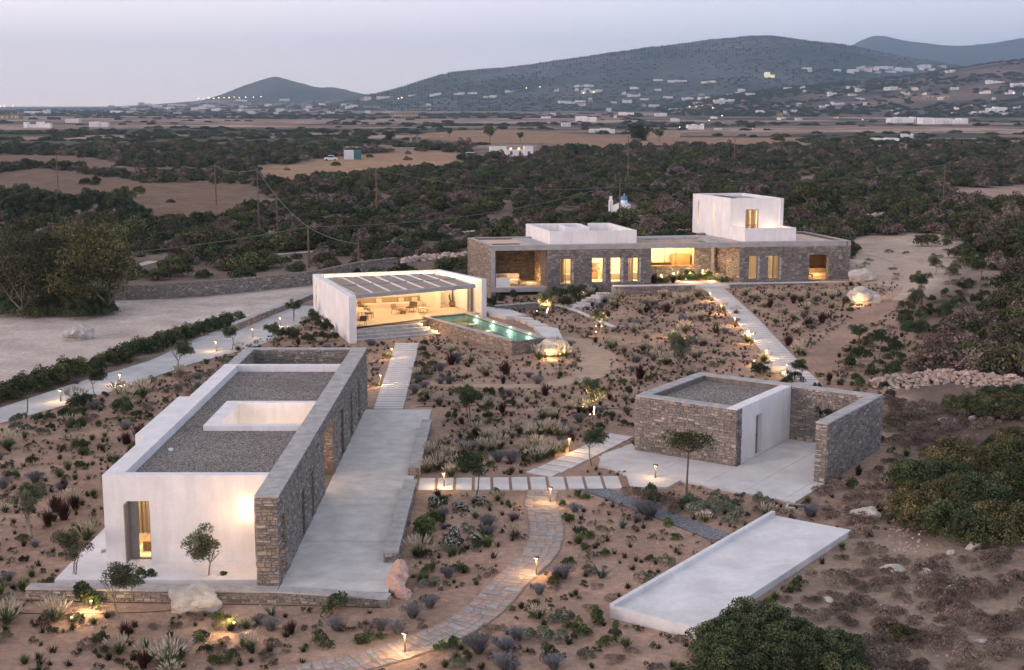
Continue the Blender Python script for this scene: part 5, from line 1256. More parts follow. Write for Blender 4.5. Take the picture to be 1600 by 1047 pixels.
T['grey_shrub'] = [bush_mesh('grey_shrub', 130 + i, .5, .48, 900, .036, 'leaf_grey', 7, .2) for i in range(3)]
T['lavender_bush'] = [blades('lavender_bush', 140 + i, 330, .55, .46, .012, 'leaf_lav', .15, 'leaf_lav', 240, .09, .016, .12, 2, (.7, 1.05)) for i in range(3)]
T['fountain_grass'] = [blades('fountain_grass', 150 + i, 260, .72, .62, .018, 'leaf_green', .5, 'leaf_plume', 0, .24, .035, .14, 3) for i in range(4)]
def plume_grass(seed):
    """green arching base with upright cream feather heads"""
    rng = np.random.default_rng(seed); a = blades('x', seed, 300, .60, .52, .018, 'leaf_green', .55, hv=(.6, 1.1)); b = blades('y', seed + 50, 42, .78, .44, .004, 'leaf_plume', .22, 'leaf_plume', 42, .22, .034, .16, 2, (.7, 1.05))
    V = []; Q = []; C = []; MI = []; off = 0
    for k, me in enumerate((a, b)):
        v = np.empty(len(me.vertices) * 3, np.float32); me.vertices.foreach_get('co', v); q = np.empty(len(me.loops), np.int32); me.loops.foreach_get('vertex_index', q); c = np.empty(len(me.loops) * 4, np.float32); me.color_attributes['Col'].data.foreach_get('color', c)
        V.append(v.reshape(-1, 3)); Q.append(q.reshape(-1, 4) + off); C.append(c.reshape(-1, 4)[:, :3]); MI.append(np.full(len(q) // 4, k)); off += len(v) // 3; bpy.data.meshes.remove(me)
    return assemble('fountain_grass', np.concatenate(V), np.concatenate(Q), np.concatenate(C), np.concatenate(MI), [M['leaf_green'], M['leaf_plume']])
T['fountain_grass'] = [plume_grass(500 + i) for i in range(4)]
T['red_shrub'] = [blades('red_shrub', 160 + i, 150, .85, .42, .030, 'leaf_red', .25, None, 0, base=.12) for i in range(3)]
T['dry_bush'] = [bush_mesh('dry_bush', 170 + i, .6, .45, 900, .034, 'leaf_dry', 9, .3) for i in range(4)]
T['flowering_shrub'] = [bush_mesh('flowering_shrub', 180 + i, .5, .5, 900, .04, 'leaf_dark', 8, .2, flowers=.30) for i in range(2)]
T['evergreen_shrub'] = [bush_mesh('evergreen_shrub', 185 + i, .6, .75, 1100, .05, 'leaf_dark', 10) for i in range(3)]
T['maquis_bush'] = [bush_mesh('maquis_bush', 190 + i, 1.7, 1.6, 1900, .125, ['leaf_maquis', 'leaf_maquis', 'leaf_dark', 'leaf_dry', 'leaf_tamd'][i], 22, .45) for i in range(5)]
T['lentisk_bush'] = [bush_mesh('lentisk_bush', 200 + i, 1.5, 1.3, 6500, .052, ['leaf_dark', 'leaf_maquis', 'leaf_tam'][i], 36, .35, (.18, .34)) for i in range(3)]
T['hedge_shrub'] = [bush_mesh('hedge_shrub', 206 + i, .9, 1.0, 1500, .065, ['leaf_dark', 'leaf_maquis'][i], 14) for i in range(2)]
T['grass_tuft'] = [blades('grass_tuft', 210 + i, 130, .5, .38, .014, 'leaf_green', .4) for i in range(2)]
T['agave'] = [blades('agave', 215, 26, .55, .6, .055, 'leaf_teal', .25, base=.08)]
def tree_root(name, seed, H, cr, m, nleaf, leaf, trunks=1, barkm='bark', crz=None, tr=.07, lumps=16, spread=.5, lean=.1):
    """real tree: tapered trunk and limbs; crown as leaf clumps round the limb ends. Hidden template removed later by reuse as first instance."""
    rng = np.random.default_rng(seed); tm = MB(); ends = []; crz = crz or cr * .8
    for t in range(trunks):
        a0 = rng.uniform(0, 6.28); lx, ly = lean * math.cos(a0) * (1 + t), lean * math.sin(a0) * (1 + t); h1 = max(.25, (H - crz * 1.75)) * rng.uniform(.85, 1); top = Vector((lx * 2, ly * 2, h1)); b0 = Vector((.08 * t * math.cos(a0), .08 * t * math.sin(a0), -.05))
        tm.tube([b0, b0.lerp(top, .5) + Vector((lx * .5, ly * .3, 0)), top], [tr, tr * .75, tr * .6], 7)
        nb = 5 if trunks == 1 else 3
        for k in range(nb):
            a = 6.28 * k / nb + rng.uniform(-.4, .4) + a0; e = Vector((top.x + cr * spread * math.cos(a), top.y + cr * spread * math.sin(a), h1 + crz * rng.uniform(.5, 1.2))); mid = top.lerp(e, .5) + Vector((0, 0, -.08 * cr))
            tm.tube([top, mid, e], [tr * .5, tr * .33, tr * .12], 5); ends.append(e)
            for s in range(2):
                e2 = mid + Vector((rng.uniform(-1, 1) * cr * .5, rng.uniform(-1, 1) * cr * .5, crz * rng.uniform(.3, .8))); tm.tube([mid, e2], [tr * .25, tr * .08], 4); ends.append(e2)
    L = []
    for i in range(lumps):
        d = rng.normal(size=3); d /= np.linalg.norm(d); q_ = rng.uniform(.25, .82 if H < 8 else .92); r = cr * rng.uniform(.24, .44)
        L.append((d[0] * cr * q_ + lean, d[1] * cr * q_, H - crz + d[2] * crz * q_ * .9, r, r, r * min(1, crz / cr + .2)))
    C, D, k = blob_points(rng, nleaf, L, .35); lc = rng.uniform(.65, 1.35, len(L)); c = (lc[k] * rng.uniform(.75, 1.3, nleaf))[:, None] * np.ones((1, 3))
    crown = leaf_mesh('crown', C, D + rng.normal(size=(nleaf, 3)), leaf * rng.uniform(.6, 1.3, nleaf), c, M[m], .4)
    return tm.mesh('trunk', M[barkm], True), crown
TREE = {'olive_tree': [tree_root('olive_tree', 300 + i, 2.45, .9, 'leaf_olive', 4200, .055, [1, 1, 2][i], 'bark_pale', .85, .05, 22) for i in range(3)],
        'young_tree': [tree_root('young_tree', 310 + i, 2.3, .85, 'leaf_dark', 3200, .058, [1, 2][i], 'bark', .7, .04) for i in range(2)],
        'carob_tree': [tree_root('carob_tree', 320, 3.0, 1.45, 'leaf_maquis', 3000, .06, 1, 'bark', .5, .06, 24, .75)],
        'tamarisk_tree': [tree_root('tamarisk_tree', 330 + i, 9.0, 3.9, ['leaf_tamd', 'leaf_tam'][i], 17000, .15, 2, 'bark', 4.7, .22, 56, .75, .5) for i in range(2)],
        'pine_tree': [tree_root('pine_tree', 340 + i, 6.3, 1.9, 'leaf_dark', 2400, .17, 1, 'bark', 2.7, .13, 20, .6) for i in range(2)],
        'tree': [tree_root('tree', 350 + i, 5.5, 2.6, 'leaf_maquis', 1500, .26, 1, 'bark', 2.0, .16, 16, .6) for i in range(2)]}
cnt = {}
def plant(kind, x, y, s=1.0, label=None, group=None, cat=None, var=None, dz=-.02, rz=None, z=None, sz=None, name=None, mat_=None):
    r_ = random.random(); i = (var if var is not None else int(r_ * 977)) % len(T[kind]); o = bpy.data.objects.new(name or kind, T[kind][i]); COL.objects.link(o)
    o.location = (x, y, (hz(x, y) if z is None else z) + dz); o.rotation_euler = (0, 0, random.uniform(0, 6.28) if rz is None else rz); zs = sz or 1
    o.scale = (s, s * random.uniform(.9, 1.1), s * zs * random.uniform(.9, 1.1)); return tag(o, label, cat or kind.replace('_', ' '), group)
def tree(kind, u, v, s, label, group=None, var=0, cat='tree', xy=None, rz=None, name=None):
    p = G(u, v) if xy is None else (*xy, hz(*xy)); tm, cm = TREE[kind][var % len(TREE[kind])]
    root = thing(name or kind, label, cat, p, random.uniform(0, 6.28) if rz is None else rz, group); root.scale = (s, s, s); obj('trunk', tm, root); obj('crown', cm, root); return root
# ------------------------------------------------------------------ keep-out areas
HARD = [[(-19.2, 50.0), (-4.3, 50.0), (-4.3, 84.2), (-9, 86), (-18.2, 86), (-19.2, 62)], [(-9.9, 84), (-6.9, 84), (-7.4, 108), (-9.9, 108)],
        [gp(-.3, -4.2), gp(-1.2, -1.8), gp(-.4, .0), gp(-.3, 8.3), gp(11.9, 8.3), gp(11.9, -4.7)], [rp(-.3, -.35), rp(-.3, 4.1), rp(14.9, 4.3), rp(14.9, -.35)],
        [(-14.2, 106.5), (-20, 123.5), (-6, 128), (-1.5, 119), (-4.9, 118), (3.2, 105.2), (0, 102.6), (-5.8, 111), (-12.5, 107)], [hp(-1.8, -.4), hp(38.5, -2.2), hp(37, 11.5), hp(-2, 10)], [hp(11.5, -2.3), hp(38, -2.3), hp(38, 0), hp(11.5, 0)],
        [(-5.5, 65.6), (8.5, 65.6), (8.6, 68.7), (-5.5, 68.7)], [(.2, 68.5), (3.2, 68.5), (8.1, 77.6), (6.3, 79.4)], [(1, 104.5), (6, 110), (-1, 119), (-5, 118.5)]]
def strip_poly(cl, w):
    pts = resample(cl, 1.0); a = []; b = []
    for i, p in enumerate(pts):
        q0 = pts[max(i - 1, 0)]; q1 = pts[min(i + 1, len(pts) - 1)]; L = math.dist(q0, q1); nx, ny = -(q1[1] - q0[1]) / L, (q1[0] - q0[0]) / L; a.append((p[0] + nx * w, p[1] + ny * w)); b.append((p[0] - nx * w, p[1] - ny * w))
    return a + b[::-1]
HARD += [strip_poly(FCL, 1.05), strip_poly(BW2, 1.3), strip_poly(cl_, 2.2), strip_poly([G(u, v)[:2] for u, v in ((918, 762), (950, 772), (985, 786), (1030, 802), (1080, 822), (1130, 842))], .75),
         strip_poly([G(u, v)[:2] for u, v in ((872, 528), (910, 540), (930, 555), (934, 575), (905, 592), (850, 602), (780, 604), (700, 602), (655, 600))], .95),
         strip_poly([G(u, v)[:2] for u, v in ((1330, 392), (1395, 402), (1430, 425), (1420, 450), (1380, 480), (1330, 515), (1290, 548), (1268, 580))], 1.2)]
def free(x, y): return not any(inpoly(x, y, h) for h in HARD)
placed = []
_gh = {}; _gn = [0]
def near_ok(x, y, d):
    while _gn[0] < len(placed):
        a, b, r = placed[_gn[0]]; _gh.setdefault((int(a // 2), int(b // 2)), []).append((a, b, r)); _gn[0] += 1
    i, j = int(x // 2), int(y // 2)
    for ii in (i - 1, i, i + 1):
        for jj in (j - 1, j, j + 1):
            for a, b, r in _gh.get((ii, jj), ()):
                if (a - x) ** 2 + (b - y) ** 2 < (d + r) ** 2 * .55: return False
    return True
# ------------------------------------------------------------------ plants one can point at
def SP(kind, u, v, s, label, group=None, var=None, sz=None, **k):
    s *= .84 if kind in ('fountain_grass', 'lavender_bush') else 1; p = G(u, v); placed.append((p[0], p[1], .3 * s)); return plant(kind, p[0], p[1], s, label, group, var=var, sz=sz, **k)
tree('olive_tree', 322, 912, 1.02, 'grey-green olive tree with open crown in front of the white facade', var=0)
tree('olive_tree', 113, 908, .98, 'young twin-stemmed olive at the left end of the white house plinth', var=2)
tree('olive_tree', 50, 838, 1.1, 'thin olive with two slim stems at the left edge, beyond the white house', var=2)
tree('olive_tree', 187, 968, 1.05, 'bushy wide olive lit yellow from the left, in front of the low wall', var=1)
tree('young_tree', 742, 782, 1.15, 'dark round tree standing at the near edge of the slab path', var=0)
tree('carob_tree', 1072, 778, 1.15, 'slender tree with a flat umbrella crown before the stone garage', var=0)
tree('young_tree', 925, 728, .95, 'small round tree beside the diagonal slabs left of the garage', var=0)
tree('young_tree', 737, 664, 1.15, 'twin-stemmed dark tree in the bed between the boardwalk and the garage', var=1)
tree('olive_tree', 926, 655, 1.15, 'olive tree with its pale forked trunk lit from below', var=2)
tree('young_tree', 40, 655, 1.25, 'dark bushy tree at the left edge beside the driveway', var=0)
tree('young_tree', 150, 622, .9, 'small dark tree on the driveway bank, near the second bollard', var=0)
tree('olive_tree', 284, 585, 1.15, 'leaning dark tree on the driveway bank behind the white house', var=1)
tree('young_tree', 362, 548, .9, 'dark round tree where the driveway bends towards the pavilion', var=0)
tree('young_tree', 426, 540, .9, 'small bare-stemmed tree at the bend of the driveway', var=1)
tree('young_tree', 459, 503, .95, 'small tree beside the entrance slab left of the pavilion', var=1)
tree('olive_tree', 853, 497, 1.1, 'tree lit yellow from below beside the pool deck', var=0)
tree('olive_tree', 937, 523, 1.0, 'small bushy tree glowing yellow on the curved wall', var=1)
tree('olive_tree', 1062, 590, 1.4, 'sparse brown tree just behind the garage roof', var=2)
tree('young_tree', 1250, 600, .8, 'round pale green bush-tree at the end of the diagonal boardwalk', var=0, name='young_tree')
for i, (u, v, s) in enumerate([(1461, 430, 1.1), (1433, 470, 1.5), (1508, 420, 1.2), (1486, 445, 1.2), (1530, 445, 1.35), (1507, 475, 1.3), (1432, 492, 1.25), (1480, 508, 1.2), (1415, 545, 1.2), (1440, 538, 1.1), (1373, 560, 1.2), (1340, 545, 1.1), (1480, 395, 1.0), (1560, 410, 1.1), (1545, 398, 1.0)]):
    tree('young_tree' if i % 3 else 'olive_tree', u, v, s * .85, 'sapling right of the main house, ' + ['nearest the sandy track', 'tallest, beside the track', 'high up by the bushes', 'in the middle of the slope', 'with a flat crown to the right', 'dark and dense below the flat crowned one', 'beside the lit boulder', 'at the lower right', 'low on the slope, left of a pair', 'low on the slope, right of a pair', 'at the foot of the slope', 'closest to the diagonal boardwalk', 'thin, near the top of the slope', 'under the dark bushes at right', 'topmost of the slope'][i], 'saplings on the slope right of the house', var=i)
for u, v, s, lb, vr in ((42, 492, 1.0, 'huge dark spreading tree at the left edge of the dusty lot', 0), (135, 490, 1.12, 'tall tree with an olive yellow top behind the dusty lot', 1)): tree('tamarisk_tree', u, v, s, lb, 'big trees at the edge of the dusty lot', var=vr)
for i, (u, v, s) in enumerate([(18, 492, 1.5), (52, 494, 1.3), (75, 492, 1.2), (104, 492, 1.3), (128, 496, 1.4), (158, 492, 1.2), (0, 488, 1.4), (88, 480, 1.6), (150, 482, 1.4)]):
    p = G(u, v); plant('lentisk_bush', p[0], p[1], s, 'dark undergrowth bush at the foot of the big trees, ' + ['under the left tree', 'right of the left trunk', 'between the two trees', 'left of the right trunk', 'in front of the right trunk', 'at the right end', 'at the picture edge', 'behind, between the trees', 'behind, at the right'][i], 'undergrowth of the big trees', var=i % 2)
tree('tamarisk_tree', 8, 480, .85, 'dark tree cut by the left edge of the picture', 'big trees at the edge of the dusty lot', var=0)
for i, (u, v) in enumerate([(8, 352), (35, 350), (62, 352), (88, 349), (112, 347), (138, 346), (160, 344), (196, 346), (205, 356), (178, 350), (22, 362), (230, 372), (100, 360)]):
    tree('pine_tree', u, v, random.uniform(.75, 1.1), 'dark pine in the windbreak row at left, ' + ['leftmost', 'second from the left', 'third from the left', 'left of the middle', 'in the middle', 'right of the middle', 'with a thin top', 'standing tallest at the right', 'rightmost and lowest', 'behind the tall right one', 'in front at the left', 'standing alone to the right', 'in front of the middle ones'][i], 'pines in the windbreak row', var=i)
for i, (u, v, s, lb) in enumerate([(765, 222, 1.6, 'tall loose tree left of the farmhouse'), (813, 222, 1.0, 'round dark tree on the brown field above the farmhouse'), (998, 238, 2.3, 'very tall dark tree by the village houses'), (702, 214, 1.1, 'lone round tree on the tan field'), (608, 228, 1.4, 'dark tree behind the yellow-green hedge'), (1030, 222, 1.3, 'dark tree before the long grey wall'), (1260, 330, 1.0, 'dark tree behind the white tower')]):
    tree('tree', u, v, s, lb, None, var=i)
# lit boulders and loose rocks
def rock(name, label, p, sx, sy, sz_, m, seed, rz=0, sub=3, rough=.35, cat='boulder', parent=None, group=None):
    me = bpy.data.meshes.new(name); bm = __import__('bmesh').new(); __import__('bmesh').ops.create_icosphere(bm, subdivisions=sub, radius=1)
    for v in bm.verts:
        c = v.co.copy(); d = 1 + rough * noise.noise(c * 1.3 + Vector((seed, 0, 0))) + rough * .45 * noise.noise(c * 3.1 + Vector((0, seed, 0))) - rough * .5 * abs(noise.noise(c * 2.2 + Vector((0, 0, seed))))
        v.co = Vector((c.x * sx, c.y * sy, c.z * sz_)) * d
    bm.to_mesh(me); bm.free(); me.materials.append(M[m]); o = obj(name, me, parent, p); o.rotation_euler = (0, 0, rz)
    if parent is None: tag(o, label, cat, group)
    return o
p = G(302, 956); rock('boulder', 'big white craggy boulder in front of the low wall, lit from the right', (p[0], p[1] + .3, p[2] + .35), 1.05, .6, .68, 'rock_w', 3, .1, 4)
br = thing('boulder', 'stack of orange-brown and white banded rocks closing the terrace low wall', 'boulder', (-4.72, 52.4, 0))
for k, (x, y, z, a, b, c, sd_) in enumerate([(.0, 1.05, .22, .40, .62, .52, 8), (.06, .25, .12, .42, .60, .50, 14), (-.04, -.55, .02, .44, .55, .46, 19), (.30, -1.05, -.30, .40, .45, .38, 23)]):
    rock('rock', None, (x, y * .85, z * .8), a * .85, b * .85, c * .8, 'rock_p', sd_, .3 * k, 3, .35, parent=br)
p = G(866, 556); rock('boulder', 'lit pale boulder at the corner of the swimming pool', (p[0], p[1] + .4, p[2] + .55), 1.5, .8, .75, 'rock_w', 6, .5, 4)
p = G(1352, 474); rock('boulder', 'rounded white boulder glowing at its left side, right of the main house', (p[0], p[1] + .3, p[2] + .45), 1.55, .9, 1.0, 'rock_w', 21, 0, 4)
p = G(1346, 440); rock('boulder', 'pale boulder half hidden by bushes at the right corner of the house', (p[0], p[1] + .3, p[2] + .4), 1.4, .8, .9, 'rock_w', 25, 0, 3)
p = G(1205, 582); rock('boulder', 'pale flat boulder beside the boardwalk behind the garage', (p[0], p[1], p[2] + .2), 1.0, .6, .45, 'rock_w', 28, 0, 3)
p = G(122, 530); rock('boulder', 'jagged white rock lying on the dusty lot', (p[0], p[1], p[2] + .3), 1.2, .7, .85, 'rock_w', 31, .6, 3, .5)
p = G(1352, 812); rock('boulder', 'grey-white boulder under the bushes beside the white platform', (p[0], p[1], p[2] + .2), .7, .5, .45, 'rock_w', 33, 0, 3)
for i, (u, v, s) in enumerate([(1521, 858, .35), (1486, 865, .3), (1447, 898, .45), (1395, 893, .55), (1340, 937, .3), (1295, 940, .3), (1534, 1004, .22), (1485, 925, .4), (1440, 640, .4), (1480, 660, .5), (1520, 655, .35), (1420, 655, .3), (1375, 625, .5), (1470, 725, .3), (1370, 600, .6)]):
    p = G(u, v); rock('loose_rock', 'pale rock in the dry scrub, ' + ['the upright one above the dark bushes', 'left of the upright one', 'in the middle of the pale patch', 'widest and flattest', 'nearest the white platform', 'beside the dark bush in front', 'smallest, near the bottom edge', 'right of the pale patch', 'below the rubble wall', 'below the rubble wall, larger', 'below the rubble wall, at its right', 'below the rubble wall, at its left', 'at the corner of the garage wall', 'alone between the bushes', 'at the left end of the rubble wall'][i], (p[0], p[1], p[2] + s * .2), s, s * .6, s * (.9 if i == 0 else .45), 'rock_w', 40 + i, i, 2, cat='rock', group='pale rocks in the dry scrub')
def rubble(name, label, px_pts, n, size, w, h, m='rock_w', seed=1, kind='stuff'):
    """heaped dry stone row: countless stones in one object"""
    pts = resample([G(u, v)[:2] for u, v in px_pts], .3); rng = random.Random(seed); mb_ = MB()
    for i in range(n):
        t = rng.random() * (len(pts) - 1); a = pts[int(t)]; b = pts[min(int(t) + 1, len(pts) - 1)]; f = t % 1; x = a[0] + (b[0] - a[0]) * f; y = a[1] + (b[1] - a[1]) * f; q = rng.gauss(0, .45); x += rng.uniform(-.3, .3); y += q * w; z = hz(x, y) + max(0, h * (1 - abs(q))) * rng.random(); s = size * rng.uniform(.5, 1.5)
        r = [Vector((rng.uniform(-1, 1), rng.uniform(-1, 1), rng.uniform(-1, 1))).normalized() for _ in range(3)]
        pr = [(x + s * math.cos(k * 1.2566 + rng.uniform(-.3, .3)), y + s * .8 * math.sin(k * 1.2566 + rng.uniform(-.3, .3)), z + rng.uniform(-.2, .1) * s) for k in range(5)]
        mb_.hexa(pr, [(x + (p_[0] - x) * .6 + rng.uniform(-.1, .1) * s, y + (p_[1] - y) * .6, z + s * rng.uniform(.5, .9)) for p_ in pr], (rng.uniform(.75, 1.15),) * 3)
    return tag(mb_.build(name, M[m]), label, 'stones', kind=kind)
M['rubble'] = mat('rubble_stone', (.50, .39, .33), .92, .2, 3, .5, 12, .15, vcol=True, fine=.1)
rubble('rubble_wall', 'long heap of pinkish rubble stones across the slope right of the garage', [(1365, 604), (1420, 600), (1475, 593), (1520, 598), (1570, 602), (1640, 612)], 1300, .17, 1.3, .7, 'rubble', 2)
rubble('rubble_wall', 'broken dry stone row behind the main house roofs', [(998, 372), (1030, 368), (1065, 366), (1086, 364)], 300, .3, 1.8, .6, 'rubble', 3)
rubble('rubble_wall', 'pale stone spill on the slope behind the white tower', [(1330, 352), (1375, 338), (1430, 330), (1500, 326)], 700, .28, 6.5, .5, 'rubble', 4)
rubble('rubble_wall', 'dry stone row in the scrub between pavilion and main house', [(628, 412), (660, 407), (700, 404), (733, 402)], 300, .28, 1.2, .6, 'rubble', 5)
rubble('scattered_stones', 'small stones strewn over the dry ground at front right', [(1380, 720), (1420, 850), (1450, 930), (1420, 1000), (1380, 1060)], 420, .06, 6.0, .02, 'rubble', 6)
rubble('scattered_stones', 'small stones strewn in the garden beds', [(100, 1000), (400, 985), (650, 900), (780, 850), (1000, 860), (1080, 900)], 420, .045, 4.0, .02, 'rubble', 7)
# irrigation hoses
def hose(px, label):
    pts = resample([G(u, v)[:2] for u, v in px], .5); m_ = MB(); m_.tube([(x, y, hz(x, y) + .015) for x, y in pts], .016, 4); tag(m_.build('irrigation_hose', M['hose']), label, 'hose')
hose([(-30, 935), (60, 939), (200, 942), (330, 944), (480, 947), (600, 950)], 'thin black irrigation hose along the foot of the low wall')
hose([(0, 957), (80, 960), (150, 959), (230, 957), (300, 952)], 'thin black irrigation hose curving past the bushy olive')
hose([(650, 636), (760, 634), (860, 636), (990, 640)], 'thin black irrigation hose across the middle bed')

# ------------------------------------------------------------------ pointable shrubs (photo positions)
GR = 'fountain grasses in the middle bed'
for i, (u, v, s) in enumerate([(676, 716, 1.3), (684, 735, 1.35), (700, 722, 1.2), (716, 735, 1.2), (668, 738, 1.2), (690, 700, 1.2), (745, 680, 1.25), (760, 690, 1.2), (752, 704, 1.1), (768, 708, 1.25), (782, 700, 1.2), (812, 678, 1.15), (830, 684, 1.3), (845, 680, 1.2), (862, 678, 1.25), (875, 684, 1.15), (838, 705, 1.25), (820, 712, 1.3), (838, 722, 1.35), (852, 716, 1.2), (864, 712, 1.25), (848, 655, 1.2), (862, 656, 1.15), (668, 624, 1.1), (686, 632, 1.2), (705, 745, 1.0), (725, 712, 1.1), (890, 640, .9), (906, 632, 1.0), (880, 622, .9)]):
    SP('fountain_grass', u, v, s, 'pale plumed fountain grass ' + ('in the thick clump beside the terrace low wall' if u < 730 and v > 690 else 'in the group between the two middle clumps' if u < 790 and v > 670 else 'in the thick clump left of the lit path bollard' if v > 660 else 'in the upper part of the middle bed'), GR)
for i, (u, v, s, lb) in enumerate([(186, 1022, 1.0, 'dark green grass clump with few plumes at the bottom left'), (232, 1035, 1.1, 'green grass clump left of the pale plumed pair at the bottom'), (262, 1042, 1.35, 'large pale plumed grass at the bottom edge'), (280, 1030, 1.1, 'pale grass right of the large plumed one at the bottom'), (10, 975, 1.3, 'pale plumed grass cut by the left edge of the picture'), (22, 960, 1.0, 'smaller grass beside the one at the left edge'), (680, 570, 1.0, 'grass clump at the foot of the pool wall, left one'), (735, 568, 1.3, 'plumed grass at the foot of the pool wall, middle one'), (705, 552, 1.1, 'green grass against the pool wall near the steps'), (842, 562, 1.6, 'tall plumed grass at the dark end of the pool'), (882, 560, 1.6, 'tall plumed grass lit yellow behind the pale boulder'), (868, 545, 1.3, 'orange lit grass at the far pool corner'), (1014, 668, 1.0, 'grass by the garage corner')]):
    SP('fountain_grass', u, v, s, lb)
for u, v, s, lb in [(1128, 486, 1.2, 'plumed grass beside the second bollard of the diagonal boardwalk'), (1150, 492, 1.1, 'yellow lit grass at the boardwalk, third bollard'), (1168, 535, 1.3, 'plumed grass lit by the fourth boardwalk bollard'), (1193, 565, 1.3, 'plumed grass lit by the fifth boardwalk bollard'), (1250, 556, 1.6, 'big double plumed grass right of the diagonal boardwalk'), (1212, 505, 1.1, 'plumed grass right of the boardwalk, halfway up'), (1240, 500, 1.1, 'plumed grass on the right bed, beside a dark red shrub'), (1330, 470, 1.6, 'plumed grass left of the glowing white boulder'), (1345, 425, 1.3, 'pale grass right of the last house window')]:
    SP('fountain_grass', u, v, s, lb)
for i in range(26):
    u = [905, 925, 945, 965, 1000, 1020, 1040, 1060, 1075, 1090, 985, 955, 975, 1005, 1030, 1055, 1040, 1085, 1010, 990, 1100, 1070, 1095, 1120, 1080, 1050][i]; v = [470, 478, 474, 470, 490, 478, 482, 476, 470, 465, 505, 545, 552, 548, 555, 545, 570, 560, 530, 520, 540, 520, 500, 520, 590, 535][i]
    SP('fountain_grass', u, v, random.uniform(1.1, 1.6), 'feathery pale grass in the bed ' + ('below the left terrace wall of the main house' if v < 500 else 'between the sandy path and the diagonal boardwalk'), 'grasses in the upper bed')
for i in range(18):
    u = [1165, 1180, 1205, 1222, 1232, 1250, 1262, 1275, 1290, 1300, 1312, 1325, 1180, 1195, 1260, 1300, 1245, 1285][i]; v = [462, 470, 464, 470, 462, 472, 466, 470, 462, 468, 462, 470, 490, 480, 485, 482, 520, 500][i]
    SP('fountain_grass', u, v, random.uniform(.9, 1.3), 'grass tussock in the bed below the right terrace wall of the main house', 'tussocks below the right terrace wall')
for i, (u, v, s) in enumerate([(778, 722, 1.2), (800, 722, 1.35), (724, 700, 1.2), (736, 704, 1.1), (423, 985, .95), (405, 975, .8), (526, 985, 1.0), (595, 985, .9), (622, 990, 1.1), (672, 950, .95), (645, 965, 1.05), (763, 822, 1.15), (765, 836, .9), (690, 810, 1.0), (748, 1020, 1.35), (790, 1018, 1.0), (787, 1045, 1.2), (808, 1000, 1.0), (865, 1045, 1.1), (898, 800, .9), (997, 815, .7), (1015, 808, 1.5), (1002, 800, 1.2), (688, 580, 1.2), (688, 600, 1.0), (702, 600, 1.1), (715, 568, 1.0), (663, 606, 1.0), (648, 615, 1.1), (840, 600, 1.1), (826, 590, .8), (1008, 480, 1.4), (1150, 505, .9), (905, 660, 1.2), (888, 680, 1.3), (875, 672, 1.1), (883, 700, 1.0), (120, 600, .8), (148, 640, 1.1), (310, 595, 1.1), (170, 870, .7), (55, 855, .6)]):
    SP('lavender_bush', u, v, s, 'grey-violet lavender bush ' + ('in the front bed between the low wall and the flagstone path' if v > 930 and u < 700 else 'in the foreground right of the flagstone path' if v > 930 else 'left of the flagstone path near the terrace' if v > 790 and u < 820 else 'by the blue-grey gravel path' if v > 780 else 'below the fountain grass clumps in the middle bed' if v > 650 and u > 600 else 'on the left bank of the driveway' if u < 400 else 'between the boardwalk and the pool'), 'lavender bushes')
for i, (u, v, s, lb) in enumerate([(383, 1000 - 24, .0, ''), (667, 835, 1.5, 'rounded green mound beside the terrace wall, nearest of three'), (650, 828, 1.4, 'rounded green mound against the terrace low wall'), (680, 820, 1.3, 'rounded green mound, farthest of three by the terrace'), (872, 975, 1.0, 'round grey-green shrub left of the white platform, upper'), (838, 998, 1.05, 'round green shrub in the front bed, left of a pair'), (868, 1002, 1.0, 'round green shrub in the front bed, right of a pair'), (690, 1018, .8, 'green cushion shrub beside the flagstone path bollard'), (715, 1008, .7, 'dark cushion shrub at the path edge'), (922, 975, 1.1, 'olive-brown shrub in front of the white platform'), (910, 995, .9, 'dry green shrub below the olive-brown one')]):
    if s: SP('grey_shrub' if i in (4, 5, 6) else 'round_shrub', u, v, s, lb)
for i, (u, v, s) in enumerate([(1110, 805, 1.5), (1135, 798, 1.3), (1155, 815, 1.4), (1090, 800, 1.3), (1120, 785, 1.3), (1150, 795, 1.1), (1196, 798, 1.2), (1188, 785, 1.0), (1080, 790, 1.2)]):
    SP('grey_shrub', u, v, s, 'grey-green shrub in the clump between the forecourt and the white platform', 'grey shrubs by the forecourt')
for i, (u, v, s) in enumerate([(1025, 780, 1.4), (1012, 782, 1.3), (1048, 790, 1.2), (985, 770, 1.0), (1060, 800, 1.1), (1352, 800, 1.2), (1345, 838, 1.2), (1290, 805, 1.2), (1305, 762, 1.2), (1285, 770, 1.0)]):
    SP('dry_bush', u, v, s, 'olive-brown bush ' + ('beside the slab path bollard in front of the forecourt' if u < 1100 else 'right of the forecourt corner'), 'olive-brown bushes round the forecourt')
for i, (u, v, s) in enumerate([(683, 790, 1.2), (700, 855, 1.1), (708, 845, 1.1), (748, 848, 1.0), (717, 798, 1.0), (748, 788, 1.0)]):
    SP('flowering_shrub', u, v, s, 'dark shrub dotted with white flowers left of the flagstone path', 'white flowering shrubs')
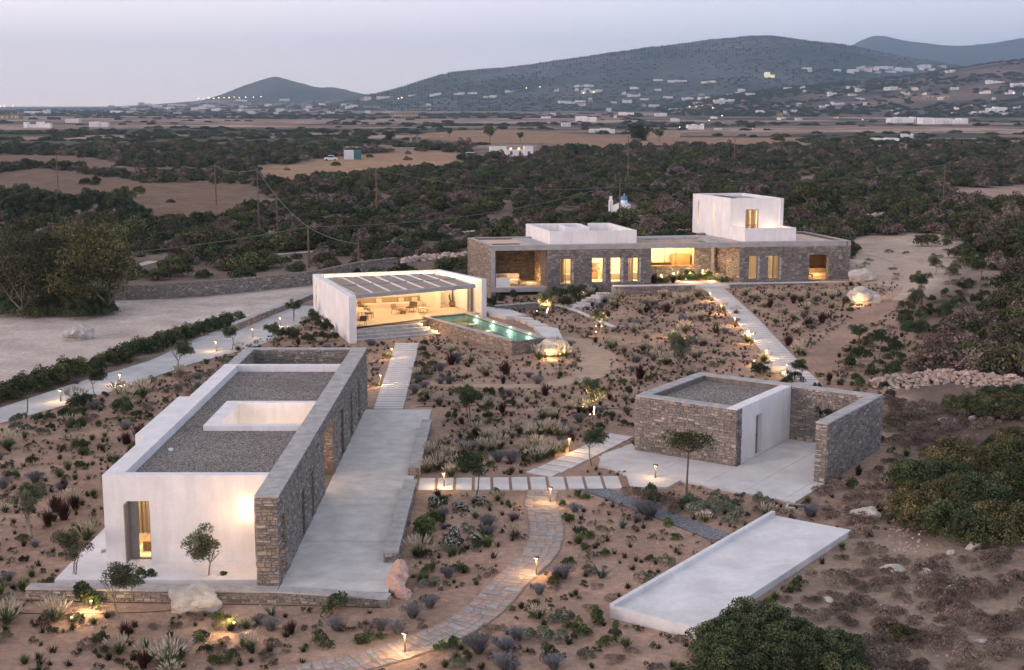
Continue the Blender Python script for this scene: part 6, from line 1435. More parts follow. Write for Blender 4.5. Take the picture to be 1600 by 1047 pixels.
for i, (u, v, s, lb) in enumerate([(75, 822, 1.0, 'dark red spiky shrub, left of a group at the left of the white house'), (88, 800, 1.1, 'dark red spiky shrub, rear one of a group at the left'), (100, 812, 1.2, 'dark red spiky shrub, right one of a group at the left'), (118, 796, 1.0, 'dark red spiky shrub beside the white plinth'), (218, 690, 1.3, 'tall dark red shrub against the corner of the white house'), (197, 694, 1.0, 'small dark red shrub against the corner of the white house'), (705, 570, 1.3, 'near-black shrub at the foot of the pool wall'), (790, 585, 1.4, 'near-black spiky shrub below the pool corner'), (852, 618, 1.1, 'dark red shrub in the middle of the central bed'), (785, 645, 1.0, 'dark red shrub right of the twin-stemmed tree'), (1000, 592, 1.5, 'broad dark red shrub behind the garage roof'), (1010, 488, 1.3, 'dark red shrub below the left terrace wall'), (1042, 488, 1.3, 'dark red shrub, right of its twin below the left terrace wall'), (1203, 480, 1.2, 'dark red shrub right of the boardwalk top'), (1240, 474, 1.2, 'black-red shrub in the right bed, left of a pair'), (1253, 478, 1.1, 'black-red shrub in the right bed, right of a pair'), (1264, 512, 1.3, 'dark red shrub low in the right bed, left of a pair'), (1284, 505, 1.3, 'dark red shrub low in the right bed, right of a pair'), (1232, 540, 1.3, 'dark red shrub touching the diagonal boardwalk'), (1118, 520, 1.1, 'dark red shrub left of the diagonal boardwalk'), (455, 990, .7, 'small dark leafy plant beside the lavender')]):
    SP('red_shrub', u, v, s, lb)
for u, v, s, lb in ((940, 903, 1.1, 'blue-green agave rosette on bare soil left of the white platform'), (973, 825, .9, 'small green agave by the gravel path'), (425, 962, .9, 'dark agave rosette in front of the low wall')): SP('agave', u, v, s, lb)
for u, v, s, lb in ((360, 985, 1.2, 'spiky clump glowing in the spotlight before the boulder'),): SP('grass_tuft', u, v, s, lb)
for u, v, s, lb in ((150, 948, .9, 'low shrub glowing yellow left of the bushy olive'), (1048, 528, 1.4, 'shrub glowing bright yellow in the upper bed'), (880, 790, .6, 'small yellow-lit shrub beside the upper path bollard'), (876, 708, .6, 'small yellow-lit shrub left of the path bollard'), (605, 560, .9, 'yellow-lit shrub beside the upper boardwalk bollard'), (588, 603, .7, 'yellow-lit shrub beside the lower boardwalk bollard'), (1020, 592, .9, 'green shrub beside the broad red one')):
    SP('round_shrub', u, v, s, lb)
for u, v, s, lb in ((125, 945, 1.2, 'dark green low shrub against the low wall left of the bushy olive'), (225, 912, 1.0, 'flat dark shrub at the plinth edge'), (258, 911, .5, 'small shrub at the plinth edge'), (282, 910, .5, 'narrow upright shrub at the plinth edge'), (345, 911, .7, 'green tuft at the plinth edge right of the olive'), (524, 958, 1.2, 'dark green shrub against the low wall below the terrace'), (1190, 588, 1.4, 'large fresh green bush behind the garage'), (1240, 600, 1.3, 'bright green bush by the boardwalk end, right of the boulder'), (1222, 610, 1.0, 'low green bush touching the garage wall')):
    SP('evergreen_shrub', u, v, s, lb)
rc_ = random.Random(8)
for i in range(34):
    if i < 10: a_, b_ = rc_.uniform(16.7, 18.9), rc_.uniform(.3, 2.2); wh = 'left of the path'
    elif i < 26: a_, b_ = rc_.uniform(19.2, 23.6), rc_.uniform(2.6, 3.9); wh = 'below the kitchen window'
    else: a_, b_ = rc_.uniform(23.9, 24.9), rc_.uniform(.6, 3.4); wh = 'at the lit angled wall'
    p = hp(a_, b_); k_ = ['evergreen_shrub', 'round_shrub', 'red_shrub', 'fountain_grass', 'round_shrub'][i % 5]; placed.append((p[0], p[1], .5))
    plant(k_, p[0], p[1], rc_.uniform(.8, 1.35), 'warm lit ' + ['dark', 'green', 'reddish', 'feathery', 'green'][i % 5] + ' plant in the house court, ' + wh, 'shrubs in the house court', z=1.32)
for i, (u, v, s) in enumerate([(778, 474, 1.4), (800, 468, 1.3), (868, 468, 1.8), (890, 470, 1.9), (905, 462, 1.6), (858, 475, 1.2), (925, 458, 1.3), (938, 455, 1.2), (880, 480, 1.4), (766, 478, 1.4)]):
    SP('evergreen_shrub', u, v, s, 'dark bush in the planting below the cantilevered loggia', 'bushes below the loggia')
for i, (u, v, s) in enumerate([(498, 505, 1.3), (505, 513, 1.3), (512, 522, 1.4), (490, 498, 1.2), (458, 530, 1.3), (480, 535, 1.2), (500, 534, 1.2), (520, 532, 1.1), (440, 528, 1.2)]):
    SP('evergreen_shrub', u, v, s, 'green shrub in the bed left of the pavilion', 'green shrubs left of the pavilion')
for i, (u, v, s) in enumerate([(640, 540, .7), (636, 550, .7), (645, 562, .9), (633, 575, .8), (640, 590, .8), (632, 602, .7), (650, 575, .8)]): SP('evergreen_shrub', u + 22, v, s, 'small shrub in the row along the right edge of the boardwalk', 'row of shrubs along the boardwalk')
# hedge along the far side of the driveway
for i in range(52):
    t = i / 51; u = -30 + 395 * t; v = 645 - 132 * t - 8; p = G(u, v); plant('hedge_shrub', p[0] + random.uniform(-.3, .3), p[1] + random.uniform(-.3, .6), random.uniform(.8, 1.35), 'hedge shrub between dusty lot and driveway, ' + ['at the left edge of the picture', 'opposite the first bollard', 'opposite the second bollard', 'behind the gravel roof corner', 'below the jagged white rock', 'towards the driveway bend', 'at the end by the low wall'][int(t * 6.99)], 'hedge along the driveway')
# shrubs on the driveway bank
for i in range(46):
    u = random.uniform(0, 400); v = 660 - u * .29 + random.uniform(6, 48); p = G(u, v)
    if free(p[0], p[1]) and near_ok(p[0], p[1], .6): placed.append((p[0], p[1], .6)); plant(random.choice(['evergreen_shrub', 'dry_bush', 'fountain_grass', 'grey_shrub']), p[0], p[1], random.uniform(.8, 1.5), 'shrub on the driveway bank, ' + ('near the first bollard' if u < 130 else 'behind the second bollard' if u < 240 else 'behind the gravel roof' if u < 340 else 'near the driveway bend'), 'shrubs on the driveway bank')
# big masses at the right, built of separate bushes
def mass(poly, n, kind, smin, smax, label, group, seed, gap=.8, vars_=None, clear=1.0):
    """label: (noun phrase, place phrase); each bush is told by size and by its place in the mass"""
    r_ = random.Random(seed); us = [p[0] for p in poly]; vs = [p[1] for p in poly]; k = 0; tries = 0; mine = []; seen = set()
    while k < n and tries < n * 60:
        tries += 1; u = r_.uniform(min(us), max(us)); v = r_.uniform(min(vs), max(vs))
        if not inpoly(u, v, poly): continue
        p = G(u, v); s = r_.uniform(smin, smax); rr = clear * s * (1.2 if kind in ('lentisk_bush', 'maquis_bush') else .75)
        if any(not free(p[0] + rr * math.cos(a), p[1] + rr * math.sin(a)) for a in (0, .8, 1.6, 2.4, 3.1, 3.9, 4.7, 5.5)) or not free(p[0], p[1]): continue
        if any((a - p[0]) ** 2 + (b - p[1]) ** 2 < (gap * s) ** 2 for a, b in mine): continue
        fx, fy = (u - min(us)) / (max(us) - min(us)), (v - min(vs)) / (max(vs) - min(vs)); ix = int(fx * 5); iy = int(fy * 4)
        hx = ['left edge', 'left part', 'middle', 'right part', 'right edge'][min(ix, 4)]; vy = ['back of the', 'rear', 'front', 'nearest'][min(iy, 3)]; sz_ = 'large' if s > smin + (smax - smin) * .66 else 'small' if s < smin + (smax - smin) * .33 else 'mid-sized'
        mine.append((p[0], p[1])); placed.append((p[0], p[1], s)); plant(kind, p[0], p[1], s, f'{sz_} {label[0]} {label[1]}, {vy} {hx}', group, var=r_.choice(vars_) if vars_ else None); k += 1
mass([(1100, 1070), (1110, 1030), (1150, 998), (1200, 990), (1270, 998), (1305, 1020), (1315, 1085), (1100, 1085)], 26, 'lentisk_bush', .75, 1.05, ('dark green bush', 'in the big bottom mound'), 'mound of bushes at the bottom', 1, .62, (0, 0, 1), .62)
mass([(1365, 985), (1430, 985), (1430, 998), (1365, 998)], 3, 'lentisk_bush', .35, .45, ('yellow-green bush', 'beside the bottom mound'), 'low yellow-green bush', 2, .8, (2,))
mass([(1425, 812), (1432, 765), (1500, 725), (1560, 700), (1640, 705), (1640, 840), (1520, 845), (1450, 835)], 40, 'lentisk_bush', .75, 1.45, ('evergreen bush', 'in the thicket right of the garage'), 'thicket at the right edge', 3, .8, (1, 2, 2, 0))
mass([(1500, 640), (1560, 625), (1640, 630), (1640, 655), (1510, 655)], 12, 'lentisk_bush', .9, 1.2, ('dark bush', 'just below the rubble heap'), 'bushes below the rubble', 4, .8)
mass([(1430, 580), (1470, 540), (1540, 500), (1570, 440), (1640, 400), (1640, 590), (1500, 585)], 48, 'maquis_bush', .6, 1.3, ('scrub bush', 'above the rubble heap'), 'scrub above the rubble', 5, 1.1, (0, 1, 3, 3, 4))
mass([(1455, 360), (1500, 350), (1640, 350), (1640, 385), (1520, 390), (1460, 372)], 26, 'maquis_bush', .8, 1.4, ('green bush', 'in the band above the slope'), 'bushes above the slope', 6, .9)
mass([(1240, 350), (1300, 340), (1345, 352), (1345, 368), (1260, 366)], 14, 'maquis_bush', 1.0, 1.3, ('dark bush', 'behind the main house end'), 'bushes behind the house', 7, .9)
mass([(1300, 470), (1390, 445), (1450, 470), (1520, 440), (1560, 400), (1560, 470), (1470, 560), (1400, 595), (1310, 590), (1290, 540)], 55, 'evergreen_shrub', .7, 1.5, ('green shrub', 'on the slope right of the boardwalk'), 'green shrubs on the right slope', 11, .9)
mass([(1330, 380), (1500, 365), (1560, 400), (1500, 470), (1400, 600), (1310, 590)], 45, 'dry_bush', .6, 1.3, ('dry shrub', 'on the slope beside the main house'), 'dry shrubs on the right slope', 12, .9)
# dry cushions on the bare ground at right
mass([(1370, 620), (1460, 630), (1500, 690), (1400, 720), (1380, 790), (1330, 830), (1380, 880), (1500, 860), (1640, 860), (1640, 1060), (1360, 1060), (1330, 980), (1240, 960), (1300, 860), (1330, 760), (1380, 700)], 150, 'dry_bush', .55, 1.35, ('brown cushion bush', 'on the dry right ground'), 'brown cushion bushes at right', 8, .6)
mass([(1380, 620), (1640, 660), (1640, 700), (1400, 690)], 26, 'dry_bush', 1.0, 1.7, ('grey-brown cushion bush', 'between garage and thicket'), 'brown cushion bushes at right', 9, .6)
# general planting of the beds: small tufts everywhere, some larger shrubs
def zone(u, v):
    if u > 1290: return 'on the slope right of the boardwalk, ' + ('high up' if v < 480 else 'low down')
    if v > 925 and u < 820: return 'in the front bed, ' + ('left of the bushy olive' if u < 160 else 'between olive and white boulder' if u < 330 else 'below the stone pier' if u < 480 else 'below the terrace end' if u < 620 else 'beside the flagstone path')
    if u < 420 and v > 640: return 'left of the white house, ' + ('by the plinth' if v > 800 else 'near the red shrubs' if v > 720 else 'near the driveway')
    if u < 520: return 'on the bank beside the driveway'
    if v > 770 and u < 860: return 'between terrace and flagstone path, ' + ('far half' if v < 840 else 'near half')
    if v > 770: return 'between flagstone path and white platform, ' + ('by the gravel path' if v < 850 else 'round the agave' if v < 930 else 'at the front')
    if u < 990 and v > 610: return 'in the middle bed, ' + ('by the terrace' if u < 760 else 'by the diagonal slabs' if v > 680 else 'round the lit olive')
    if u < 660: return 'left of the boardwalk to the pavilion'
    if u < 900: return 'in the bed below the pool, ' + ('left half' if u < 780 else 'right half')
    if v > 560: return 'behind the garage'
    if u < 1180: return 'between sandy path and boardwalk, ' + ('upper part' if v < 500 else 'lower part')
    return 'right of the diagonal boardwalk, ' + ('upper part' if v < 500 else 'lower part')
cand = []; rg = random.Random(77); GP = [(p[0], p[1]) for p in GARDEN]
bx = (min(p[0] for p in GP), max(p[0] for p in GP), min(p[1] for p in GP), max(p[1] for p in GP)); tries = 0
def proj(x, y, z):
    dz = z - CAMZ; fw = y * _c - dz * _s; up = y * _s + dz * _c; return CX + FPX * x / fw, CY - FPX * up / fw
while tries < 30000:
    tries += 1; x = rg.uniform(-44, 44); y = rg.uniform(38, 134)
    if not inpoly(x, y, GP): continue
    u, v = proj(x, y, 0)
    if not (-30 < u < 1630 and v < 1090) or not free(x, y): continue
    cl = vnoise(x, y, .35, 9)
    if rg.random() > .62 + .45 * cl: continue
    if not near_ok(x, y, .13): continue
    placed.append((x, y, .13)); cand.append((x, y, u, v))
cand.sort(key=lambda c: c[1]); small = []; 
KN = {'small_tuft': 0, 'dry_bush': 0, 'round_shrub': 0, 'grey_shrub': 0, 'lavender_bush': 0, 'fountain_grass': 0, 'evergreen_shrub': 0, 'red_shrub': 0, 'grass_tuft': 0}
GRPN = {'small_tuft': 'small tufts planted in the beds', 'dry_bush': 'dry brown shrublets in the beds', 'round_shrub': 'green shrublets in the beds', 'grey_shrub': 'grey shrublets in the beds', 'lavender_bush': 'lavenders in the beds', 'fountain_grass': 'grasses scattered in the beds', 'evergreen_shrub': 'evergreen shrublets in the beds', 'red_shrub': 'red shrublets in the beds', 'grass_tuft': 'green grass tufts in the beds'}
LBL = {'small_tuft': 'small dark ground tuft ', 'dry_bush': 'dry brown shrublet ', 'round_shrub': 'small green shrublet ', 'grey_shrub': 'small grey-green shrublet ', 'lavender_bush': 'small violet-grey lavender ', 'fountain_grass': 'single feathery grass ', 'evergreen_shrub': 'small dark evergreen shrublet ', 'red_shrub': 'small dark red shrublet ', 'grass_tuft': 'small green grass tuft '}
rest_t = []
for x, y, u, v in cand:
    r_ = rg.random()
    dense = (u > 650 and v < 640)
    if r_ < (.66 if not dense else .50): k = 'small_tuft'; s = rg.uniform(.6, 1.4)
    elif r_ < .78: k = 'dry_bush'; s = rg.uniform(.35, .75)
    elif r_ < .84: k = 'grass_tuft'; s = rg.uniform(.6, 1.2)
    elif r_ < .89: k = 'evergreen_shrub'; s = rg.uniform(.35, .8)
    elif r_ < .93: k = 'round_shrub'; s = rg.uniform(.4, .8)
    elif r_ < .955: k = 'lavender_bush'; s = rg.uniform(.5, 1.0)
    elif r_ < .975: k = 'grey_shrub'; s = rg.uniform(.4, .9)
    elif r_ < .99: k = 'fountain_grass'; s = rg.uniform(.6, 1.1)
    else: k = 'red_shrub'; s = rg.uniform(.5, .9)
    if u > 1290 and k in ('lavender_bush', 'fountain_grass'): k = 'evergreen_shrub'; s = rg.uniform(.7, 1.3)
    KN[k] += 1
    if (k == 'small_tuft' and KN[k] > 285) or (k == 'dry_bush' and KN[k] > 55) or (k == 'evergreen_shrub' and KN[k] > 125) or (k == 'grass_tuft' and KN[k] > 130) or (k == 'round_shrub' and KN[k] > 130): rest_t.append((x, y, s * (1 if k == 'small_tuft' else 1.6))); continue
    vi = rg.randrange(12); w_ = LBL[k]
    if k == 'small_tuft': w_ = ('tiny ' if s < .95 else 'broad ' if s > 1.3 else 'small ') + ('spiky' if vi % 2 else 'leafy') + ' ground tuft '
    plant(k, x, y, s, w_ + zone(u, v), GRPN[k], var=vi)

# ------------------------------------------------------------------ instanced cover: real bush geometry on points, one object per kind of cover
def scatter(name, label, pts, meshes, cat, smooth=1):
    """pts: x, y, z, scale, zscale ; instances of leaf meshes through geometry nodes"""
    pts = np.array(pts, float); me = bpy.data.meshes.new(name + '_points'); me.vertices.add(len(pts)); me.vertices.foreach_set('co', pts[:, :3].astype(np.float32).ravel())
    a = me.attributes.new('size', 'FLOAT', 'POINT'); a.data.foreach_set('value', pts[:, 3].astype(np.float32)); b = me.attributes.new('tall', 'FLOAT', 'POINT'); b.data.foreach_set('value', pts[:, 4].astype(np.float32))
    o = bpy.data.objects.new(name, me); COL.objects.link(o); ng = bpy.data.node_groups.new(name, 'GeometryNodeTree'); ng.interface.new_socket('Geometry', in_out='INPUT', socket_type='NodeSocketGeometry'); ng.interface.new_socket('Geometry', in_out='OUTPUT', socket_type='NodeSocketGeometry')
    n, l = ng.nodes, ng.links; gi = n.new('NodeGroupInput'); go_ = n.new('NodeGroupOutput'); jn = n.new('GeometryNodeJoinGeometry')
    for k, s in enumerate(meshes):
        oi = n.new('GeometryNodeObjectInfo'); oi.inputs['Object'].default_value = s; oi.inputs['As Instance'].default_value = True; l.new(oi.outputs['Geometry'], jn.inputs[0])
    ip = n.new('GeometryNodeInstanceOnPoints'); l.new(gi.outputs[0], ip.inputs['Points']); l.new(jn.outputs[0], ip.inputs['Instance']); ip.inputs['Pick Instance'].default_value = True
    ri = n.new('FunctionNodeRandomValue'); ri.data_type = 'INT'; ri.inputs['Min'].default_value if False else None
    for s_ in ri.inputs:
        if s_.name == 'Min' and s_.type == 'INT': s_.default_value = 0
        if s_.name == 'Max' and s_.type == 'INT': s_.default_value = len(meshes) - 1
    l.new([s_ for s_ in ri.outputs if s_.type == 'INT'][0], ip.inputs['Instance Index'])
    rv = n.new('FunctionNodeRandomValue'); rv.data_type = 'FLOAT_VECTOR'
    for s_ in rv.inputs:
        if s_.name == 'Min' and s_.type == 'VECTOR': s_.default_value = (0, 0, 0)
        if s_.name == 'Max' and s_.type == 'VECTOR': s_.default_value = (0, 0, 6.283)
    rout = [s_ for s_ in rv.outputs if s_.type == 'VECTOR'][0]; l.new(rout, ip.inputs['Rotation'])
    na = n.new('GeometryNodeInputNamedAttribute'); na.data_type = 'FLOAT'; na.inputs['Name'].default_value = 'size'; nb = n.new('GeometryNodeInputNamedAttribute'); nb.data_type = 'FLOAT'; nb.inputs['Name'].default_value = 'tall'
    cx = n.new('ShaderNodeCombineXYZ'); va = [s_ for s_ in na.outputs if s_.type == 'VALUE'][0]; vb = [s_ for s_ in nb.outputs if s_.type == 'VALUE'][0]
    l.new(va, cx.inputs[0]); l.new(va, cx.inputs[1]); l.new(vb, cx.inputs[2]); l.new(cx.outputs[0], ip.inputs['Scale'])
    l.new(ip.outputs[0], go_.inputs[0]); md = o.modifiers.new('scatter', 'NODES'); md.node_group = ng; return tag(o, label, cat, kind='stuff')
def src_obj(kind, i, x, y, s, label, group=None):
    """a real plant of the place at unit scale/zero rotation whose mesh the cover repeats"""
    o = bpy.data.objects.new(kind, T[kind][i]); COL.objects.link(o); o.location = (x, y, hz(x, y)); return tag(o, label, kind.replace('_', ' '), group)
def joined(name, label, pts, meshes, cat):
    """small far tufts joined into real geometry"""
    data = []
    for me in meshes:
        v = np.empty(len(me.vertices) * 3, np.float32); me.vertices.foreach_get('co', v); q = np.empty(len(me.loops), np.int32); me.loops.foreach_get('vertex_index', q); c = np.empty(len(me.loops) * 4, np.float32); me.color_attributes['Col'].data.foreach_get('color', c); data.append((v.reshape(-1, 3), q.reshape(-1, 4), c.reshape(-1, 4)))
    Vs = []; Qs = []; Cs = []; off = 0; rng = np.random.default_rng(5)
    for i, (x, y, s) in enumerate(pts):
        v, q, c = data[i % len(data)]; a = rng.uniform(0, 6.28); ca_, sa = math.cos(a), math.sin(a); r = np.array([[ca_, sa, 0], [-sa, ca_, 0], [0, 0, 1]]); keep = rng.random(len(q)) < .6; qq = q[keep]
        Vs.append(v @ r * s + np.array([x, y, hz_c(x, y)])); Qs.append(qq + off); k = rng.uniform(.6, 1.4); cc = c.reshape(-1, 4, 4)[keep].reshape(-1, 4).copy(); cc[:, :3] *= k; Cs.append(cc[:, :3]); off += len(v)
    V = np.concatenate(Vs); q = np.concatenate(Qs); cc = np.concatenate(Cs); me = assemble(name, V, q, cc, np.zeros(len(q), int), [M['leaf_tuft']]); return tag(obj(name, me), label, cat, kind='stuff')
hz_c = hz
if rest_t: joined('ground_tufts', 'countless small tufts planted in the farther beds', rest_t, T['small_tuft'], 'ground cover')
# maquis behind the site
gxr = np.random.default_rng(12)
TRK = [[(590, 379), (650, 372), (700, 366), (762, 358), (820, 350)], [(185, 418), (215, 415), (240, 408)], [(430, 398), (500, 392), (530, 388)], [(985, 340), (1030, 333), (1090, 329)], [(1215, 322), (1260, 317), (1322, 309)]]
for i, t in enumerate(TRK):
    g = [G(*a)[:2] for a in t]; tag(drape_strip('dirt_track', g, 1.6 if i == 0 else 1.6, mat('track_dust', (.46, .41, .37), .95, .1, .5), .03, seg=2.0), kind='structure')
TP = [strip_poly([G(*a)[:2] for a in t], 1.6) for t in TRK]
OPEN = [FIELD_A, FIELD_A2, FIELD_B, FIELD_C, FIELD_D, FIELD_E, CLEAR_R, LOT, GARDEN, TERR] + TP + [PX([(545, 226), (640, 222), (660, 236), (545, 240)]), PX([(730, 235), (850, 225), (850, 250), (730, 250)]), PX([(945, 322), (1000, 318), (1000, 350), (945, 350)]), [hp(-4, -3), hp(40, -3), hp(39, 17), hp(-4, 15)], [(-60, 118), (-20, 118), (-20, 140), (-60, 133)], PX([(150, 440), (500, 428), (500, 475), (150, 475)])]
n0 = 36000; Yc = np.sqrt(gxr.uniform(135 ** 2, 600 ** 2, n0)); Xc = gxr.uniform(-1, 1, n0) * (Yc * .50 + 16)
ok = np.ones(n0, bool)
for p_ in OPEN: ok &= ~inpoly_arr(Xc, Yc, p_)
dens = np.clip(.54 + .48 * vnoise(Xc, Yc, .045, 6) - np.clip((Yc - 450) / 400, 0, .25), .08, 1); ok &= gxr.random(n0) < dens
inA = inpoly_arr(Xc, Yc, FIELD_A) | inpoly_arr(Xc, Yc, FIELD_A2) | inpoly_arr(Xc, Yc, FIELD_B); ok |= inA & (gxr.random(n0) < .004)
Xc, Yc = Xc[ok], Yc[ok]; order = np.argsort(Yc + np.abs(Xc) * .0); Xc, Yc = Xc[order], Yc[order]; Zc = hz_arr(Xc, Yc)
sc_ = gxr.uniform(.45, 1.0, len(Xc)) ** 1.0 * np.where(gxr.random(len(Xc)) < .2, 1.6, 1.1) * (1 + .35 * vnoise(Xc, Yc, .06, 8)) * np.where(Yc > 450, 1.35, 1)
n_ind = 235; n_done = 0; pts = []
for _ in range(420):
    y = float(gxr.uniform(42, 135)); x = float(y * .40 + gxr.uniform(1.5, 26)); q_ = float(gxr.uniform(.3, .95)); pts.append((x, y, hz(x, y) - .1, q_, q_ * .8))
def mzone(x, y):
    u, v = proj(x, y, 0)
    k_ = 'nearer' if y < 158 else 'farther'
    return k_ + ' row left of the pylons behind the dusty lot' if u < 350 else k_ + ' row behind the boundary wall' if u < 500 else k_ + ' row behind the pavilion' if u < 640 else k_ + ' row between pavilion and dirt track' if u < 780 else 'behind the left wing of the main house' if u < 1080 else 'behind the white tower' if u < 1260 else 'at the top of the right slope' if u > 1480 else 'behind the right house end, ' + ('near' if y < 165 else 'far')
for i in range(len(Xc)):
    x, y, z = float(Xc[i]), float(Yc[i]), float(Zc[i])
    if n_done < n_ind and abs(x) < y * .40: n_done += 1; plant('maquis_bush', x, y, float(sc_[i]), 'scrub bush, ' + mzone(x, y), 'nearest bushes of the maquis', z=z, dz=-.1)
    else: pts.append((x, y, z - .1, sc_[i], sc_[i] * gxr.uniform(.7, 1.25)))
srcs = [src_obj('maquis_bush', i, *[(-52, 150), (-38, 152), (-30, 147), (8, 163), (52, 166)][i], 1, 'scrub bush of the front maquis, ' + ['left of the two big trees', 'behind the boundary wall', 'just behind the boundary wall end', 'dry brown, behind the roof terrace', 'behind the right wing'][i]) for i in range(5)]
scatter('shrubland', 'dense dark scrub covering the land behind the houses', pts, srcs, 'scrub')
# far hedges and trees of the plain
n1 = 32000; Yf = gxr.uniform(600, 5600, n1); Xf = gxr.uniform(-1, 1, n1) * Yf * .44
dn = np.clip(.015 + .28 * (vnoise(Xf, Yf * 2.2, .0052, 7) < -.15) + .30 * (vnoise(Xf, Yf * 3, .0024, 17) > .42), 0, 1) * np.clip(Yf / 2200, .3, 1); okf = (gxr.random(n1) < dn) & ~inpoly_arr(Xf, Yf, FIELD_C) & ~inpoly_arr(Xf, Yf, FIELD_A2)
u_, = [CX + FPX * Xf / Yf]; okf &= ~((u_ > 1000) & (Yf > 1500)) & ~((u_ > 560) & (Yf > 2700)); okf |= (u_ < 660) & (Yf < 1000) & (gxr.random(n1) < .34); okf |= (u_ > 1180) & (Yf < 760) & (gxr.random(n1) < .4)
Xf, Yf = Xf[okf], Yf[okf]; Zf = hz_arr(Xf, Yf); sf_ = gxr.uniform(.9, 1.7, len(Xf)) * (1 + np.clip((Yf - 800) / 2500, 0, 1) * .9)
scatter('plain_hedges', 'hedges and trees dotted over the far plain', [(a, b, c - .3, s * 1.7, s * gxr.uniform(.7, 1.1)) for a, b, c, s in zip(Xf, Yf, Zf, sf_)], srcs[:3], 'hedges')
# scrub on the hillsides
def hill_scatter(V, u, n, smin, smax, seed, lo=.12, hi=.97):
    rng = np.random.default_rng(seed); R0, C0, _ = V.shape; out = []
    for _ in range(n):
        r = rng.uniform(lo, hi) * 46; c = rng.uniform(0, C0 - 2); i, j = int(min(r, 44)), int(c); p = V[i, j] * (1 - r % 1) + V[i + 1, j] * (r % 1)
        if vnoise(p[0], p[1], .006, seed) + rng.uniform(-.6, .6) < 0: continue
        s = rng.uniform(smin, smax); out.append((p[0], p[1], p[2] - .5, s, s * .7))
    return out
scatter('hillside_scrub', 'scrub speckling the far hillsides', hill_scatter(HD[1], HD[2], 9000, 1.8, 4.2, 4), srcs[:3], 'scrub')
scatter('hillside_scrub', 'scrub speckling the large round hill', hill_scatter(HB[1], HB[2], 13000, 1.4, 3.2, 6, .2), srcs[:3], 'scrub')
M['glow_far'] = emit('self_glowing_wall', (.85, .80, .45), .35)  # wall surface emits a weak glow itself, in place of floodlights
# ================================================================== LAMPS
def bollard(u, v, label, h=.72, power=16, style=0, z=None, group='garden bollard lights'):
    p = G(u, v); z0 = p[2] if z is None else z; root = thing('bollard_light', label, 'bollard', (p[0], p[1], z0), 0, group)
    for nme, me in BOL: obj(nme, me, root)
    root.scale = (1.25, 1.25, 1.15); ld = bpy.data.lights.new('lamp', 'POINT'); ld.energy = power; ld.color = (1, .60, .26); ld.shadow_soft_size = .03; o = bpy.data.objects.new('lamp', ld); COL.objects.link(o); o.location = (-.10, -.13, .60); o.parent = root; return root
m_ = MB(); m_.box(-.028, .028, -.028, .028, 0, .64); bo1 = m_.mesh('post', M['metal_grey'])
m_ = MB(); m_.lathe([(0, .675), (.10, .672), (.105, .70), (.10, .725), (0, .735)], 14); bo2 = m_.mesh('cap', M['metal_grey'], True)
m_ = MB(); m_.lathe([(0, .64), (.05, .64), (.05, .674), (0, .674)], 10); bo3 = m_.mesh('lens', M['bulb'], True)
BOL = (('post', bo1), ('cap', bo2), ('lens', bo3))
BL_ = [(838, 899, 'lit bollard in the middle of the flagstone path bend', 22), (633, 1021, 'lit bollard beside the flagstone path at the bottom edge', 22), (860, 786, 'lit bollard at the top of the flagstone path', 20), (694, 762, 'lit bollard on the slab path beside the terrace', 16), (890, 706, 'lit bollard beside the diagonal slabs', 26), (1024, 750, 'dark bollard at the corner of the garage forecourt', 10),
 (95, 628, 'lit bollard on the driveway, nearest the left edge', 18), (188, 602, 'lit bollard on the driveway, second from the left edge', 18), (338, 549, 'lit bollard on the driveway behind the roof of the white house', 18), (395, 528, 'dark bollard at the bend of the driveway', 8), (438, 510, 'lit bollard on the driveway nearest the pavilion', 14),
 (613, 560, 'lit bollard beside the upper half of the boardwalk to the pavilion', 22), (595, 603, 'lit bollard beside the lower half of the boardwalk to the pavilion', 22),
 (1110, 470, 'topmost lit bollard of the diagonal boardwalk', 30), (1127, 490, 'second lit bollard from the top of the diagonal boardwalk', 30), (1148, 510, 'third lit bollard from the top of the diagonal boardwalk', 30), (1172, 536, 'fourth lit bollard from the top of the diagonal boardwalk', 34), (1198, 562, 'fifth lit bollard from the top of the diagonal boardwalk', 30), (1229, 586, 'lowest lit bollard of the diagonal boardwalk, by the green bushes', 18)]
for u, v, lb, pw in BL_: bollard(u, v, lb, power=pw * 1.7)
SPM = MB(); SPM.tube([(0, 0, 0), (0, 0, .22)], .012, 5); sp1 = SPM.mesh('spike', M['metal_grey']); SPM = MB(); SPM.lathe([(0, .2), (.045, .2), (.055, .33), (0, .34)], 10); sp2 = SPM.mesh('housing', M['metal_grey'], True); SPM = MB(); SPM.lathe([(0, .341), (.045, .341), (.03, .37), (0, .375)], 10); sp3 = SPM.mesh('lens', M['bulb'], True)
def spot(u, v, label, power, off=(0, 0, .55), z=None, up=False):
    p = G(u, v) if z is None else P(u, v, z); root = thing('garden_spotlight', label, 'spotlight', (p[0], p[1], p[2] if z is None else z), 0, 'garden spotlights')
    for nme, me in (('spike', sp1), ('housing', sp2), ('lens', sp3)): obj(nme, me, root)
    ld = bpy.data.lights.new('lamp', 'SPOT' if up else 'POINT'); ld.energy = power * 1.6; ld.color = (1, .66, .30); ld.shadow_soft_size = .04; o = bpy.data.objects.new('lamp', ld); COL.objects.link(o); o.location = off; o.parent = root
    if up: ld.spot_size = R(95); ld.spot_blend = .5; o.rotation_euler = (R(180), 0, 0)
    return root
spot(113, 978, 'small bright garden spotlight standing alone at the lower left', 9)
spot(366, 986, 'bright spotlight behind the glowing spiky clump', 34, (-.2, -.1, .5))
spot(143, 952, 'spotlight hidden at the yellow lit shrub', 26, (.05, -.4, .4))
spot(911, 644, 'small spotlight left of the lit forked olive', 6)
spot(922, 656, 'uplight at the foot of the lit forked olive', 420, (.25, -.35, .2), up=True)
